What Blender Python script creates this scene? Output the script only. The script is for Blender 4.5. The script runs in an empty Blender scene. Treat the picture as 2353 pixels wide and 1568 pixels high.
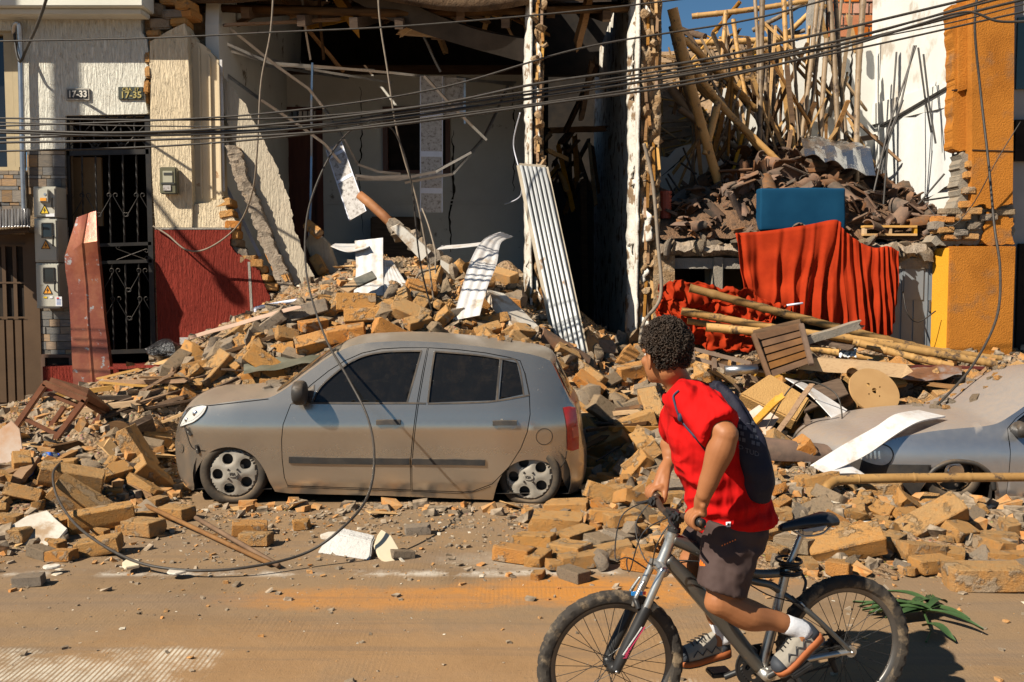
import bpy, bmesh, math, random
import numpy as np
from mathutils import Vector, Matrix, Euler, noise
from mathutils.geometry import delaunay_2d_cdt
random.seed(7); np.random.seed(7)
S = bpy.context.scene
COL = S.collection
R = math.radians
CAMH = 1.85; PITCH = math.atan(149/2288); FPX = 2288.0
cam = bpy.data.cameras.new('camera'); camo = bpy.data.objects.new('camera', cam); COL.objects.link(camo)
cam.sensor_width = 36; cam.lens = 36*FPX/2353; cam.clip_end = 3000; cam.clip_start = 0.05
camo.location = (0, 0, CAMH); camo.rotation_euler = (math.pi/2-PITCH, 0, 0)
S.camera = camo
SUN = Vector((0.40, 0.285, -0.43)).normalized()          # direction the light travels
elev = math.asin(-SUN.z)
W = bpy.data.worlds.new('World'); S.world = W; W.use_nodes = True
nt = W.node_tree; nt.nodes.clear()
sky = nt.nodes.new('ShaderNodeTexSky'); sky.sky_type = 'NISHITA'; sky.sun_disc = False
sky.sun_elevation = elev; sky.sun_rotation = math.atan2(-SUN.x, -SUN.y)
sky.altitude = 800; sky.air_density = 0.7; sky.dust_density = 0.05; sky.ozone_density = 2.2
bg = nt.nodes.new('ShaderNodeBackground'); bg.inputs['Strength'].default_value = 0.05
wo = nt.nodes.new('ShaderNodeOutputWorld')
hsv = nt.nodes.new('ShaderNodeHueSaturation'); hsv.inputs['Saturation'].default_value = 1.12; hsv.inputs['Hue'].default_value = 0.488; nt.links.new(sky.outputs[0], hsv.inputs['Color']); nt.links.new(hsv.outputs[0], bg.inputs[0]); nt.links.new(bg.outputs[0], wo.inputs[0])
sl = bpy.data.lights.new('sun', 'SUN'); sl.energy = 5.0; sl.angle = R(0.5); sl.color = (1.0, 0.92, 0.78)
so = bpy.data.objects.new('sun', sl); COL.objects.link(so); so.location = (-8, -4, 12)
so.rotation_euler = (-SUN).to_track_quat('Z', 'Y').to_euler()
vs = S.view_settings; vs.view_transform = 'Standard'; vs.look = 'None'; vs.exposure = 0.74; vs.gamma = 1.0
try: vs.use_curve_mapping = False
except Exception: pass
S.render.engine = 'CYCLES'
S.cycles.max_bounces = 6; S.cycles.diffuse_bounces = 1; S.cycles.glossy_bounces = 3
S.cycles.transmission_bounces = 4; S.cycles.transparent_max_bounces = 8
cp, sp_ = math.cos(PITCH), math.sin(PITCH)
def ray(u, v):
    a = (u-1176.5)/FPX; b = (784-v)/FPX
    return Vector((a, cp+b*sp_, -sp_+b*cp))
def P(u, v, Y):
    d = ray(u, v); k = Y/d.y
    return Vector((d.x*k, Y, CAMH+d.z*k))
def G(u, v, z=0.0):
    d = ray(u, v); k = (z-CAMH)/d.z
    return Vector((d.x*k, d.y*k, z))
def PL(u, v, p0, n):
    d = ray(u, v); o = Vector((0, 0, CAMH)); k = (p0-o).dot(n)/d.dot(n)
    return o+d*k
class MB:
    def __init__(s): s.v = []; s.f = []; s.m = []
    def add(s, vs_, fs, mi=0):
        o = len(s.v); s.v += [tuple(x) for x in vs_]
        for f in fs: s.f.append(tuple(i+o for i in f)); s.m.append(mi)
        return s
    def box(s, c, size, rot=None, mi=0, taper=1.0):
        hx, hy, hz = size[0]/2, size[1]/2, size[2]/2
        M_ = rot if rot is not None else Matrix.Identity(3)
        if isinstance(rot, (tuple, list)): M_ = Euler(rot).to_matrix()
        c = Vector(c); vv = []
        for z in (-1, 1):
            t = taper if z > 0 else 1
            for x, y in ((-1, -1), (1, -1), (1, 1), (-1, 1)):
                vv.append(c+M_ @ Vector((x*hx*t, y*hy*t, z*hz)))
        return s.add(vv, [(3, 2, 1, 0), (4, 5, 6, 7), (0, 1, 5, 4), (1, 2, 6, 5), (2, 3, 7, 6), (3, 0, 4, 7)], mi)
    def bx(s, x0, x1, y0, y1, z0, z1, mi=0):
        return s.box(((x0+x1)/2, (y0+y1)/2, (z0+z1)/2), (abs(x1-x0), abs(y1-y0), abs(z1-z0)), None, mi)
    def beam(s, a, b, w, h, up=(0, 0, 1), mi=0):
        a = Vector(a); b = Vector(b); d = (b-a); L = d.length; d.normalize()
        up = Vector(up)
        if abs(d.dot(up)) > 0.98: up = Vector((0, 1, 0))
        sx = d.cross(up).normalized(); sz = sx.cross(d).normalized()
        M_ = Matrix((d, sx, sz)).transposed()
        return s.box((a+b)/2, (L, w, h), M_, mi)
    def rings(s, rr, cap=True, mi=0, closed=False):
        n = len(rr[0]); o = len(s.v)
        for r_ in rr: s.v += [tuple(x) for x in r_]
        m = len(rr)
        for i in range(m if closed else m-1):
            a = o+i*n; b = o+((i+1) % m)*n
            for k in range(n):
                k2 = (k+1) % n
                s.f.append((a+k, a+k2, b+k2, b+k)); s.m.append(mi)
        if cap and not closed:
            s.f.append(tuple(o+k for k in range(n))[::-1]); s.m.append(mi)
            s.f.append(tuple(o+(m-1)*n+k for k in range(n))); s.m.append(mi)
        return s
    def tube(s, pts, r, n=8, mi=0, closed=False, cap=True):
        pts = [Vector(p) for p in pts]; m = len(pts)
        if not hasattr(r, '__len__'): r = [r]*m
        rr = []; prev = None
        for i in range(m):
            if closed: t = pts[(i+1) % m]-pts[i-1]
            else: t = pts[min(i+1, m-1)]-pts[max(i-1, 0)]
            t.normalize()
            if prev is None:
                a = Vector((0, 0, 1)) if abs(t.z) < 0.9 else Vector((1, 0, 0))
                x = t.cross(a).normalized()
            else:
                x = (prev-t*prev.dot(t))
                x = x.normalized() if x.length > 1e-6 else t.orthogonal().normalized()
            prev = x; y = t.cross(x)
            rr.append([pts[i]+(x*math.cos(2*math.pi*k/n)+y*math.sin(2*math.pi*k/n))*r[i] for k in range(n)])
        return s.rings(rr, cap, mi, closed)
    def prism(s, poly, d, mi=0):
        """poly: list of 3d points (planar), d: extrusion vector"""
        n = len(poly); d = Vector(d); o = len(s.v)
        s.v += [tuple(Vector(p)) for p in poly]+[tuple(Vector(p)+d) for p in poly]
        s.f.append(tuple(range(o, o+n))); s.f.append(tuple(range(o+2*n-1, o+n-1, -1))); s.m += [mi, mi]
        for k in range(n):
            k2 = (k+1) % n
            s.f.append((o+k2, o+k, o+n+k, o+n+k2)); s.m.append(mi)
        return s
    def grid(s, rows, mi=0, closed_u=False):
        h = len(rows); w = len(rows[0]); o = len(s.v)
        for r_ in rows: s.v += [tuple(x) for x in r_]
        for i in range(h-1):
            for j in range(w if closed_u else w-1):
                j2 = (j+1) % w
                s.f.append((o+i*w+j, o+i*w+j2, o+(i+1)*w+j2, o+(i+1)*w+j)); s.m.append(mi)
        return s
    def mesh(s, name, mats, smooth=False, fix=True, merge=0):
        me = bpy.data.meshes.new(name); me.from_pydata(s.v, [], s.f)
        if not isinstance(mats, (list, tuple)): mats = [mats]
        for m_ in mats: me.materials.append(m_)
        if len(mats) > 1: me.polygons.foreach_set('material_index', s.m)
        if fix or merge:
            bm = bmesh.new(); bm.from_mesh(me)
            if merge: bmesh.ops.remove_doubles(bm, verts=bm.verts, dist=merge)
            bmesh.ops.recalc_face_normals(bm, faces=bm.faces); bm.to_mesh(me); bm.free()
        if smooth: me.polygons.foreach_set('use_smooth', [True]*len(me.polygons))
        me.update(); return me
def tag(o, label=None, cat=None, group=None, kind=None):
    if label: o['label'] = label
    if cat: o['category'] = cat
    if group: o['group'] = group
    if kind: o['kind'] = kind
    return o
def link(name, me, parent=None, world=True):
    o = bpy.data.objects.new(name, me); COL.objects.link(o)
    if parent is not None:
        o.parent = parent
        if world:
            M_ = Matrix.Identity(4); q = parent; 
            mw = Matrix.Identity(4)
            chain = []
            while q is not None: chain.append(q); q = q.parent
            for q in reversed(chain):
                mw = mw @ q.matrix_parent_inverse @ Matrix.LocRotScale(q.location, q.rotation_euler, q.scale)
            o.matrix_parent_inverse = mw.inverted()
    return o
def obj(name, mb, mats, parent=None, smooth=False, world=True, bevel=0, merge=0, auto=None, fix=True):
    me = mb.mesh(name, mats, smooth, fix, merge) if isinstance(mb, MB) else mb
    if bevel:
        bm = bmesh.new(); bm.from_mesh(me)
        es = [e for e in bm.edges if len(e.link_faces) == 2 and e.calc_face_angle(0) > 0.5]
        bmesh.ops.bevel(bm, geom=es, offset=bevel, segments=2, affect='EDGES', clamp_overlap=True)
        bm.to_mesh(me); bm.free()
    o = link(name, me, parent, world)
    if auto is not None: sharp(me, auto)
    return o
def sharp(me, ang):
    me.polygons.foreach_set('use_smooth', [True]*len(me.polygons))
    bm = bmesh.new(); bm.from_mesh(me)
    for e in bm.edges:
        e.smooth = not (len(e.link_faces) != 2 or e.calc_face_angle(0) > ang)
    bm.to_mesh(me); bm.free()
def empty(name, loc, label=None, cat=None, group=None, rot=None):
    o = bpy.data.objects.new(name, None); COL.objects.link(o); o.location = loc
    o.empty_display_size = 0.1
    if rot is not None: o.rotation_euler = rot
    return tag(o, label, cat, group)
def origin(o, c=None):
    """move a top-level mesh object's origin to c (or its lowest centre)"""
    me = o.data; n = len(me.vertices); co = np.empty(n*3); me.vertices.foreach_get('co', co); co = co.reshape(-1, 3)
    if c is None: c = Vector(((co[:, 0].min()+co[:, 0].max())/2, (co[:, 1].min()+co[:, 1].max())/2, co[:, 2].min()))
    c = Vector(c); co -= np.array(c); me.vertices.foreach_set('co', co.ravel()); me.update(); o.location = c
    return o
def thing(name, mb, mats, label, cat, group=None, smooth=False, **k):
    o = obj(name, mb, mats, None, smooth, **k); origin(o); return tag(o, label, cat, group)
def copy_tree(o, parent=None):
    c = o.copy(); COL.objects.link(c); c.parent = parent
    for ch in [x for x in COL.objects if x.parent == o]: copy_tree(ch, c)
    return c
def nz(p, s=1.0, o=4): return noise.fractal(Vector(p)*s, 0.6, 2.0, o)
def catmull(pts, per=8, closed=False):
    pts = [Vector(p) for p in pts]; n = len(pts); out = []
    rng = range(n) if closed else range(n-1)
    for i in rng:
        g = (lambda k: pts[k % n]) if closed else (lambda k: pts[max(0, min(n-1, k))])
        p0, p1, p2, p3 = g(i-1), g(i), g(i+1), g(i+2)
        for k in range(per):
            t = k/per
            out.append(0.5*((2*p1)+(p2-p0)*t+(2*p0-5*p1+4*p2-p3)*t*t+(3*p1-p0-3*p2+p3)*t**3))
    if not closed: out.append(pts[-1].copy())
    return out
def rough_poly(pts, amp, step, seed=0, idx=None):
    """subdivide a closed polygon's edges and jitter them (2d tuples); idx limits the jitter to those edges"""
    rnd = random.Random(seed); out = []
    n = len(pts)
    for i in range(n):
        a = pts[i]; b = pts[(i+1) % n]; out.append(a)
        if idx is not None and i not in idx: continue
        L = math.hypot(b[0]-a[0], b[1]-a[1]); k = int(L/step)
        for t in sorted(rnd.uniform(.02, .98) for j in range(k*2) if k > 1):
            nx, ny = -(b[1]-a[1])/L, (b[0]-a[0])/L; q = amp*2.2*noise.fractal(Vector((t*L/22, i*7.7, seed*3.1)), .6, 2.0, 5)
            out.append((a[0]+(b[0]-a[0])*t+nx*q, a[1]+(b[1]-a[1])*t+ny*q))
    return out
def lin(h):
    h = h.lstrip('#'); c = [int(h[i:i+2], 16)/255 for i in (0, 2, 4)]
    return tuple(x/12.92 if x <= 0.04045 else ((x+0.055)/1.055)**2.4 for x in c)+(1,)
def c3(*c): return tuple(c)+(1,)
class NT:
    def __init__(s, name):
        s.m = bpy.data.materials.new(name); s.m.use_nodes = True; s.t = s.m.node_tree
        s.b = s.t.nodes['Principled BSDF']; s.out = s.t.nodes['Material Output']
    def n(s, typ, **k):
        x = s.t.nodes.new(typ)
        for a, b in k.items(): setattr(x, a, b)
        return x
    def l(s, a, b): s.t.links.new(a, b)
    def val(s, sock, v):
        if hasattr(v, 'is_linked'): s.l(v, sock)
        else: sock.default_value = v
    def math(s, op, a, b=0.0, clamp=False):
        x = s.n('ShaderNodeMath', operation=op, use_clamp=clamp); s.val(x.inputs[0], a); s.val(x.inputs[1], b); return x.outputs[0]
    def mix(s, f, a, b, mode='MIX'):
        x = s.n('ShaderNodeMix', data_type='RGBA', blend_type=mode); s.val(x.inputs[0], f); s.val(x.inputs[6], a); s.val(x.inputs[7], b); return x.outputs[2]
    def coord(s, scale=(1, 1, 1), world=False, rnd=True):
        if world: c = s.n('ShaderNodeNewGeometry').outputs['Position']
        else:
            c = s.n('ShaderNodeTexCoord').outputs['Object']
            if rnd:
                oi = s.n('ShaderNodeObjectInfo'); a = s.n('ShaderNodeVectorMath', operation='ADD')
                mu = s.math('MULTIPLY', oi.outputs['Random'], 61.0)
                s.l(c, a.inputs[0]); s.l(mu, a.inputs[1]); c = a.outputs[0]
        mp = s.n('ShaderNodeMapping'); mp.inputs['Scale'].default_value = scale; s.l(c, mp.inputs[0]); return mp.outputs[0]
    def noise(s, vec, scale, detail=5, rough=0.6, dist=0.0):
        x = s.n('ShaderNodeTexNoise'); s.l(vec, x.inputs['Vector']); x.inputs['Scale'].default_value = scale
        x.inputs['Detail'].default_value = detail; x.inputs['Roughness'].default_value = rough; x.inputs['Distortion'].default_value = dist
        return x.outputs['Fac']
    def ramp(s, f, stops):
        x = s.n('ShaderNodeValToRGB'); e = x.color_ramp.elements
        while len(e) < len(stops): e.new(0.5)
        for i, (p, c) in enumerate(stops): e[i].position = p; e[i].color = c
        s.l(f, x.inputs[0]); return x.outputs['Color']
    def mask(s, f, lo, hi):
        x = s.n('ShaderNodeMapRange', interpolation_type='SMOOTHSTEP'); s.l(f, x.inputs[0])
        x.inputs[1].default_value = lo; x.inputs[2].default_value = hi; return x.outputs[0]
    def bump(s, h, strength, dist, prev=None):
        x = s.n('ShaderNodeBump'); x.inputs['Strength'].default_value = strength; x.inputs['Distance'].default_value = dist
        s.l(h, x.inputs['Height'])
        if prev is not None: s.l(prev, x.inputs['Normal'])
        s.l(x.outputs[0], s.b.inputs['Normal']); return x.outputs[0]
    def upmask(s, lo=0.3, hi=0.9):
        g = s.n('ShaderNodeNewGeometry'); sx = s.n('ShaderNodeSeparateXYZ'); s.l(g.outputs['Normal'], sx.inputs[0])
        return s.mask(sx.outputs['Z'], lo, hi)
MATS = {}
DUST = c3(0.31, 0.205, 0.115)
def mat(name, cols, scale=4, rough=0.8, bump=0.0, bscale=30, bdist=0.01, stretch=(1, 1, 1), bstretch=None, metal=0.0, spec=0.3,
        rand=0.0, dust=None, world=False, coat=0.0, wear=None, detail=6, bdetail=8):
    """cols: list of colours spread over a noise; dust=(colour, amount); wear=(colour, lo, hi, scale)"""
    if name in MATS: return MATS[name]
    k = NT(name); vec = k.coord(stretch, world)
    f = k.noise(vec, scale, detail)
    if len(cols) == 1: col = k.mix(0.0, cols[0], cols[0])
    else:
        n = len(cols); col = k.ramp(f, [(0.3+0.4*i/(n-1), c) for i, c in enumerate(cols)])
    if wear:
        wn = k.noise(vec, wear[3], 7, 0.65); col = k.mix(k.mask(wn, wear[1], wear[2]), col, wear[0])
    if rand:
        oi = k.n('ShaderNodeObjectInfo'); hs = k.n('ShaderNodeHueSaturation')
        k.l(k.math('MULTIPLY_ADD', oi.outputs['Random'], 2*rand), hs.inputs['Value'])
        hs.inputs['Value'].links[0].from_node.inputs[2].default_value = 1-rand
        sat = k.math('FRACT', k.math('MULTIPLY', oi.outputs['Random'], 17.3)); sv = k.math('MULTIPLY_ADD', sat, 0.5)
        sv.node.inputs[2].default_value = 0.72; k.l(sv, hs.inputs['Saturation'])
        k.l(col, hs.inputs['Color']); col = hs.outputs[0]
    if dust:
        dn = k.mask(k.noise(k.coord((1, 1, 1), world), 9, 6, 0.7), 0.35, 0.65)
        up = k.upmask(-0.1, 0.8)
        fac = k.math('MULTIPLY', k.math('MULTIPLY_ADD', up, 0.75), dust[1]); fac.node.inputs[0].links[0].from_node.inputs[2].default_value = 0.25
        fac = k.math('MULTIPLY', fac, dn, True)
        fac = k.math('ADD', fac, k.math('MULTIPLY', up, dust[1]*0.35), True)
        col = k.mix(fac, col, dust[0])
    k.l(col, k.b.inputs['Base Color'])
    k.b.inputs['Roughness'].default_value = rough; k.b.inputs['Metallic'].default_value = metal
    k.b.inputs['Specular IOR Level'].default_value = spec; k.b.inputs['Coat Weight'].default_value = coat
    if bump:
        bv = k.coord(bstretch or stretch, world); k.bump(k.noise(bv, bscale, bdetail, 0.65), bump, bdist)
    MATS[name] = k.m; return k.m
def m_brick(name, c1, c2, c3_, dust=0.6):
    k = NT(name); vec = k.coord()
    oi = k.n('ShaderNodeObjectInfo')
    base = k.ramp(oi.outputs['Random'], [(0.0, c1), (0.35, c2), (0.7, c3_), (1.0, c2)])
    f = k.noise(vec, 7, 8, 0.65); col = k.mix(k.mask(f, 0.35, 0.7), k.mix(.15, base, c3(.20, .10, .04)), k.mix(0.6, base, c3(0.62, 0.27, 0.06)))
    fine = k.noise(vec, 90, 4, 0.7); col = k.mix(k.math('MULTIPLY', k.mask(fine, 0.5, 0.75), 0.4), col, k.mix(0.5, base, c3(0.07, 0.04, 0.02)))
    mort = k.mask(k.noise(vec, 2.6, 9, 0.62), 0.54, 0.62)
    col = k.mix(k.math('MULTIPLY', mort, 0.8), col, c3(0.38, 0.30, 0.215))
    dn = k.mask(k.noise(vec, 11, 7, 0.7), 0.3, 0.62); up = k.upmask(0.0, 0.85)
    col = k.mix(k.math('MULTIPLY', k.math('MULTIPLY', dn, up), dust), col, c3(.50, .31, .14))
    k.l(col, k.b.inputs['Base Color']); k.b.inputs['Roughness'].default_value = 0.95; k.b.inputs['Specular IOR Level'].default_value = 0.1
    h = k.math('ADD', k.noise(vec, 26, 9, 0.75), k.math('MULTIPLY', mort, 0.8)); k.bump(h, 1.0, 0.03)
    MATS[name] = k.m; return k.m
M_BRICK = m_brick('brick_orange', c3(0.60, 0.29, 0.09), c3(0.55, 0.32, 0.13), c3(0.62, 0.23, 0.05), 0.5)
M_BRICK2 = m_brick('brick_tan', c3(0.52, 0.32, 0.15), c3(0.44, 0.27, 0.13), c3(0.58, 0.30, 0.10), 0.7)
M_MORTAR = mat('mortar', [c3(0.15, 0.115, 0.08), c3(0.30, 0.235, 0.17), c3(0.22, 0.165, 0.115)], 9, 0.95, 1.0, 45, 0.02, rand=0.18, dust=(DUST, 0.4), spec=0.1)
M_CONC = mat('concrete', [c3(0.22, 0.20, 0.17), c3(0.33, 0.29, 0.24)], 7, 0.95, 0.8, 60, 0.015, rand=0.12, dust=(DUST, 0.4), spec=0.1)
M_EARTH = mat('earth', [c3(0.20, 0.115, 0.055), c3(0.32, 0.19, 0.09), c3(0.26, 0.155, 0.08)], 5, 0.97, 1.0, 26, 0.05, spec=0.05)
M_WHITE = mat('white_plaster', [c3(0.56, 0.52, 0.45), c3(0.66, 0.62, 0.55)], 3, 0.85, 0.35, 50, 0.006, wear=(c3(0.36, 0.25, 0.16), 0.48, 0.64, 4), spec=0.2, dust=(DUST, 0.3))
M_PVC = mat('pvc_panel', [c3(0.58, 0.57, 0.57), c3(0.68, 0.67, 0.66)], 3, 0.5, 0.25, 30, 0.003, bstretch=(3, 60, 60), wear=(c3(0.40, 0.31, 0.22), 0.52, 0.70, 5), spec=0.4, dust=(DUST, 0.25))
M_WOOD = mat('wood_brown', [c3(0.16, 0.075, 0.03), c3(0.30, 0.16, 0.065), c3(0.22, 0.115, 0.05)], 6, 0.8, 0.6, 25, 0.006, stretch=(0.6, 6, 6), rand=0.3, dust=(DUST, 0.12), spec=0.2)
M_WOODY = mat('wood_yellow', [c3(0.40, 0.20, 0.055), c3(0.54, 0.31, 0.10), c3(0.46, 0.25, 0.08)], 6, 0.8, 0.5, 25, 0.005, stretch=(0.6, 7, 7), rand=0.2, dust=(DUST, 0.2), spec=0.2)
M_WOODD = mat('wood_dark', [c3(0.06, 0.035, 0.02), c3(0.13, 0.075, 0.04)], 6, 0.85, 0.6, 25, 0.006, stretch=(0.6, 6, 6), rand=0.3, spec=0.2)
M_BLACK = mat('black_metal', [c3(0.016, 0.016, 0.018), c3(0.03, 0.028, 0.026)], 8, 0.45, 0.2, 80, 0.002, metal=0.3, dust=(DUST, 0.12))
M_STEEL = mat('galvanised', [c3(0.36, 0.36, 0.37), c3(0.50, 0.50, 0.51)], 9, 0.34, 0.15, 60, 0.002, metal=0.95, dust=(DUST, 0.08))
M_DARK = mat('dark_void', [c3(0.012, 0.010, 0.009), c3(0.03, 0.022, 0.016)], 5, 0.95, 0.3, 20, 0.01)  # near-black colour paints in the shade of unlit rooms; also cracks and seams
M_CABLE = mat('cable_rubber', [c3(0.025, 0.022, 0.02), c3(0.05, 0.045, 0.04)], 30, 0.5, dust=(DUST, 0.06))
M_GLASS = None
def solid(name, col, rough=0.5, metal=0.0, spec=0.5, coat=0.0):
    if name in MATS: return MATS[name]
    return mat(name, [tuple(c*0.9 for c in col[:3])+(1,), col], 12, rough, metal=metal, spec=spec, coat=coat)
S.cycles.use_denoising = True
def m_road():
    k = NT('road_concrete'); pos = k.coord((1, 1, 1), True)
    n1 = k.noise(pos, 0.9, 8, 0.6); n2 = k.noise(pos, 14, 7, 0.7); n3 = k.noise(pos, 120, 3, 0.7)
    col = k.ramp(n1, [(0.30, c3(0.165, 0.106, 0.058)), (0.5, c3(0.25, 0.16, 0.086)), (0.7, c3(0.195, 0.138, 0.086))])
    col = k.mix(k.math('MULTIPLY', k.mask(n2, 0.45, 0.8), 0.5), col, c3(0.24, 0.16, 0.095))
    stz = k.coord((0.35, 2.2, 1), True)
    col = k.mix(k.math('MULTIPLY', k.mask(k.noise(stz, 1.1, 6, 0.6), 0.45, 0.66), 0.5), col, c3(0.215, 0.15, 0.10))
    sx = k.n('ShaderNodeSeparateXYZ'); k.l(pos, sx.inputs[0]); X, Y = sx.outputs[0], sx.outputs[1]
    def blob(cx, cy, rx, ry, c, amt, col):
        a = k.math('POWER', k.math('DIVIDE', k.math('SUBTRACT', X, cx), rx), 2); b = k.math('POWER', k.math('DIVIDE', k.math('SUBTRACT', Y, cy), ry), 2)
        d = k.math('ADD', k.math('ADD', a, b), k.math('MULTIPLY', k.math('SUBTRACT', n1, 0.5), 3.0))
        d = k.math('ADD', d, k.math('MULTIPLY', k.math('SUBTRACT', n2, 0.5), 1.6))
        return k.mix(k.math('MULTIPLY', k.mask(d, 1.3, -0.1), amt), col, c)
    OR = c3(0.50, 0.20, 0.035)
    col = blob(0.5, 5.75, 0.8, 0.32, OR, 0.85, col); col = blob(-0.75, 5.62, 0.9, 0.25, OR, 0.6, col); col = blob(1.3, 6.05, 0.5, 0.3, OR, 0.7, col)
    col = blob(-0.2, 4.7, 2.4, 0.7, c3(0.36, 0.195, 0.08), 0.4, col)
    col = blob(0.9, 6.4, 1.2, 0.35, c3(0.46, 0.40, 0.32), 0.5, col)
    w = k.n('ShaderNodeTexWave', wave_type='BANDS', bands_direction='X'); k.l(k.coord((1, 0.06, 1), True), w.inputs['Vector'])
    w.inputs['Scale'].default_value = 12.5; w.inputs['Distortion'].default_value = 1.6; w.inputs['Detail'].default_value = 2; w.inputs['Detail Scale'].default_value = 3
    gv = k.mask(w.outputs['Fac'], 0.25, 0.55)
    vis = k.mask(k.noise(pos, 1.1, 6, 0.65), 0.47, 0.60)
    gd = k.math('MULTIPLY', k.math('SUBTRACT', 1.0, gv), vis)
    col = k.mix(k.math('MULTIPLY', gd, 0.15), col, c3(0.17, 0.115, 0.07))
    def rect(x0, x1, y0, y1, e):
        a = k.math('MULTIPLY', k.mask(X, x0-e, x0+e), k.mask(X, x1+e, x1-e)); b = k.math('MULTIPLY', k.mask(Y, y0-e, y0+e), k.mask(Y, y1+e, y1-e))
        return k.math('MULTIPLY', a, b)
    jit = k.noise(pos, 5, 5, 0.6)
    pm = k.math('MAXIMUM', rect(-3.6, -1.42, 4.08, 4.86, 0.12), k.math('MULTIPLY', rect(0.25, 0.95, 3.9, 4.5, 0.2), 0.6))
    pm = k.math('MULTIPLY', k.mask(k.math('ADD', pm, k.math('SUBTRACT', jit, 0.5)), 0.35, 0.75), k.math('MULTIPLY_ADD', gv, 0.8))
    pm.node.inputs[1].links[0].from_node.inputs[2].default_value = 0.1
    pm = k.math('MULTIPLY', pm, k.mask(k.noise(pos, 3.2, 8, 0.75), 0.40, 0.62))
    col = k.mix(k.math('MULTIPLY', pm, 0.85), col, c3(0.60, 0.54, 0.44))
    em = k.math('MULTIPLY', rect(-3.2, 1.6, 6.05, 6.17, 0.05), k.mask(k.noise(pos, 3.5, 6, 0.7), 0.45, 0.62))
    col = k.mix(k.math('MULTIPLY', em, 0.7), col, c3(0.58, 0.52, 0.44))
    tr_ = k.mask(k.noise(k.coord((0.12, 3.2, 1), True), 1.6, 7, 0.7), 0.50, 0.62); col = k.mix(k.math('MULTIPLY', tr_, 0.35), col, c3(0.16, 0.115, 0.08))
    gr = k.math('MULTIPLY', k.mask(k.noise(pos, 38, 6, 0.8), 0.54, 0.68), k.mask(k.noise(pos, 1.7, 5, 0.6), 0.4, 0.6)); col = k.mix(k.math('MULTIPLY', gr, 0.6), col, c3(0.13, 0.09, 0.06))
    col = k.mix(k.math('MULTIPLY', k.mask(n3, 0.55, 0.75), 0.35), col, c3(0.14, 0.095, 0.06))
    k.l(col, k.b.inputs['Base Color']); k.b.inputs['Roughness'].default_value = 0.93; k.b.inputs['Specular IOR Level'].default_value = 0.15
    b = k.bump(k.math('ADD', n2, k.math('MULTIPLY', n3, 0.5)), 0.55, 0.012)
    k.bump(k.math('MULTIPLY', gv, vis), 0.14, 0.006, b)
    return k.m
M_ROAD = m_road()
mb = MB(); mb.grid([[(x, y, 0) for x in (-400, -60, -12, 0, 12, 60, 400)] for y in (-400, -40, 0, 6, 12, 60, 900)])
tag(obj('ground', mb, M_ROAD), kind='structure')
mb = MB(); mb.bx(-14, 14, 10.4, 24, -0.05, 0.28)
for x in np.arange(-14, 14, 1.0): mb.bx(x+0.006, x+0.994, 10.22, 10.398, -0.05, 0.285)
tag(obj('pavement', mb, M_CONC, bevel=0.012), kind='structure')
CTRL = []
def cpx(*l):
    for u, v, Y in l: CTRL.append(tuple(P(u, v, Y)))
def cw(*l):
    for p in l: CTRL.append(p)
cpx((150, 965, 9.6), (40, 1000, 9.2), (300, 865, 11), (180, 900, 11.3), (430, 835, 10.6), (500, 775, 10.7), (600, 730, 10.8), (700, 695, 10.9),
    (850, 685, 10.9), (1000, 705, 10.7), (1100, 725, 10.7), (1200, 765, 10.6), (1290, 810, 10.4),
    (620, 800, 10.0), (800, 790, 9.95), (1000, 785, 9.95), (1180, 800, 9.95), (480, 880, 9.9), (400, 910, 9.6), (330, 960, 9.2), (330, 1030, 8.5),
    (880, 600, 13.2), (960, 590, 13.2), (720, 660, 12.6), (1020, 630, 12.7), (1180, 590, 13.2), (1250, 720, 12), (1330, 790, 12), (620, 700, 12.2),
    (1400, 810, 12), (1400, 905, 10.5), (1420, 1000, 9.3), (1400, 1100, 8.2), (1390, 1150, 7.5), (1500, 880, 10.8), (1480, 1050, 8.6), (1480, 1150, 7.5),
    (1620, 835, 11.5), (1800, 815, 11.4), (2000, 815, 11.4), (2200, 835, 11.2), (2330, 830, 10.8), (1700, 955, 9.8), (1820, 905, 10.3), (2000, 930, 10.0), (2150, 920, 10.0), (2300, 900, 10.0),
    (1750, 1010, 8.8), (1830, 1090, 7.9), (1960, 1140, 7.5), (2150, 1185, 7.05), (2300, 1190, 7.0), (1700, 1130, 7.6))
cw((-4.4, 8.2, 0.36), (-3.6, 8.0, 0.30), (-3.1, 8.5, 0.25), (-4.2, 7.2, 0.14), (-3.4, 7.1, 0.10), (-5.5, 8, 0.3), (-5.5, 7, 0.15), (-3.0, 7.6, 0.05), (-2.2, 7.4, 0))
for x in np.arange(-2.8, 0.9, 0.4): cw((x, 7.75, 0), (x, 8.3, 0.0), (x, 9.0, 0.0), (x, 9.45, 0.05))
for x in np.arange(2.9, 7.5, 0.6): cw((x, 7.7, 0.04), (x, 8.5, 0.0), (x, 9.3, 0.0), (x, 9.5, 0.12))
for x in np.arange(-7.5, 9.5, 1.0): cw((x, 4.6, -0.03), (x, 5.4, -0.03), (x, 6.0, -0.025 if x < 1 else -0.01), (x, 13.9, 0.9 if x > -3 else 0.3))
for x in (-3.2, -2.4, -1.6, -0.8, 0): cw((x, 7.1, -0.01), (x, 6.5, -0.012))
cw((0.6, 7.0, 0.03), (1.2, 6.6, 0.06), (1.9, 6.5, 0.07), (2.6, 6.4, 0.07), (3.4, 6.4, 0.06), (-6.5, 10, 0.29), (-6.5, 11.8, 0.29), (-5.6, 11.8, 0.30), (-6.5, 9, 0.2), (-6.5, 7.5, 0.1),
   (7.5, 8, 0.3), (8.5, 10, 0.7), (8.5, 7, 0.1), (5.2, 11.2, 0.95), (6.2, 11.2, 0.8))
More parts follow.
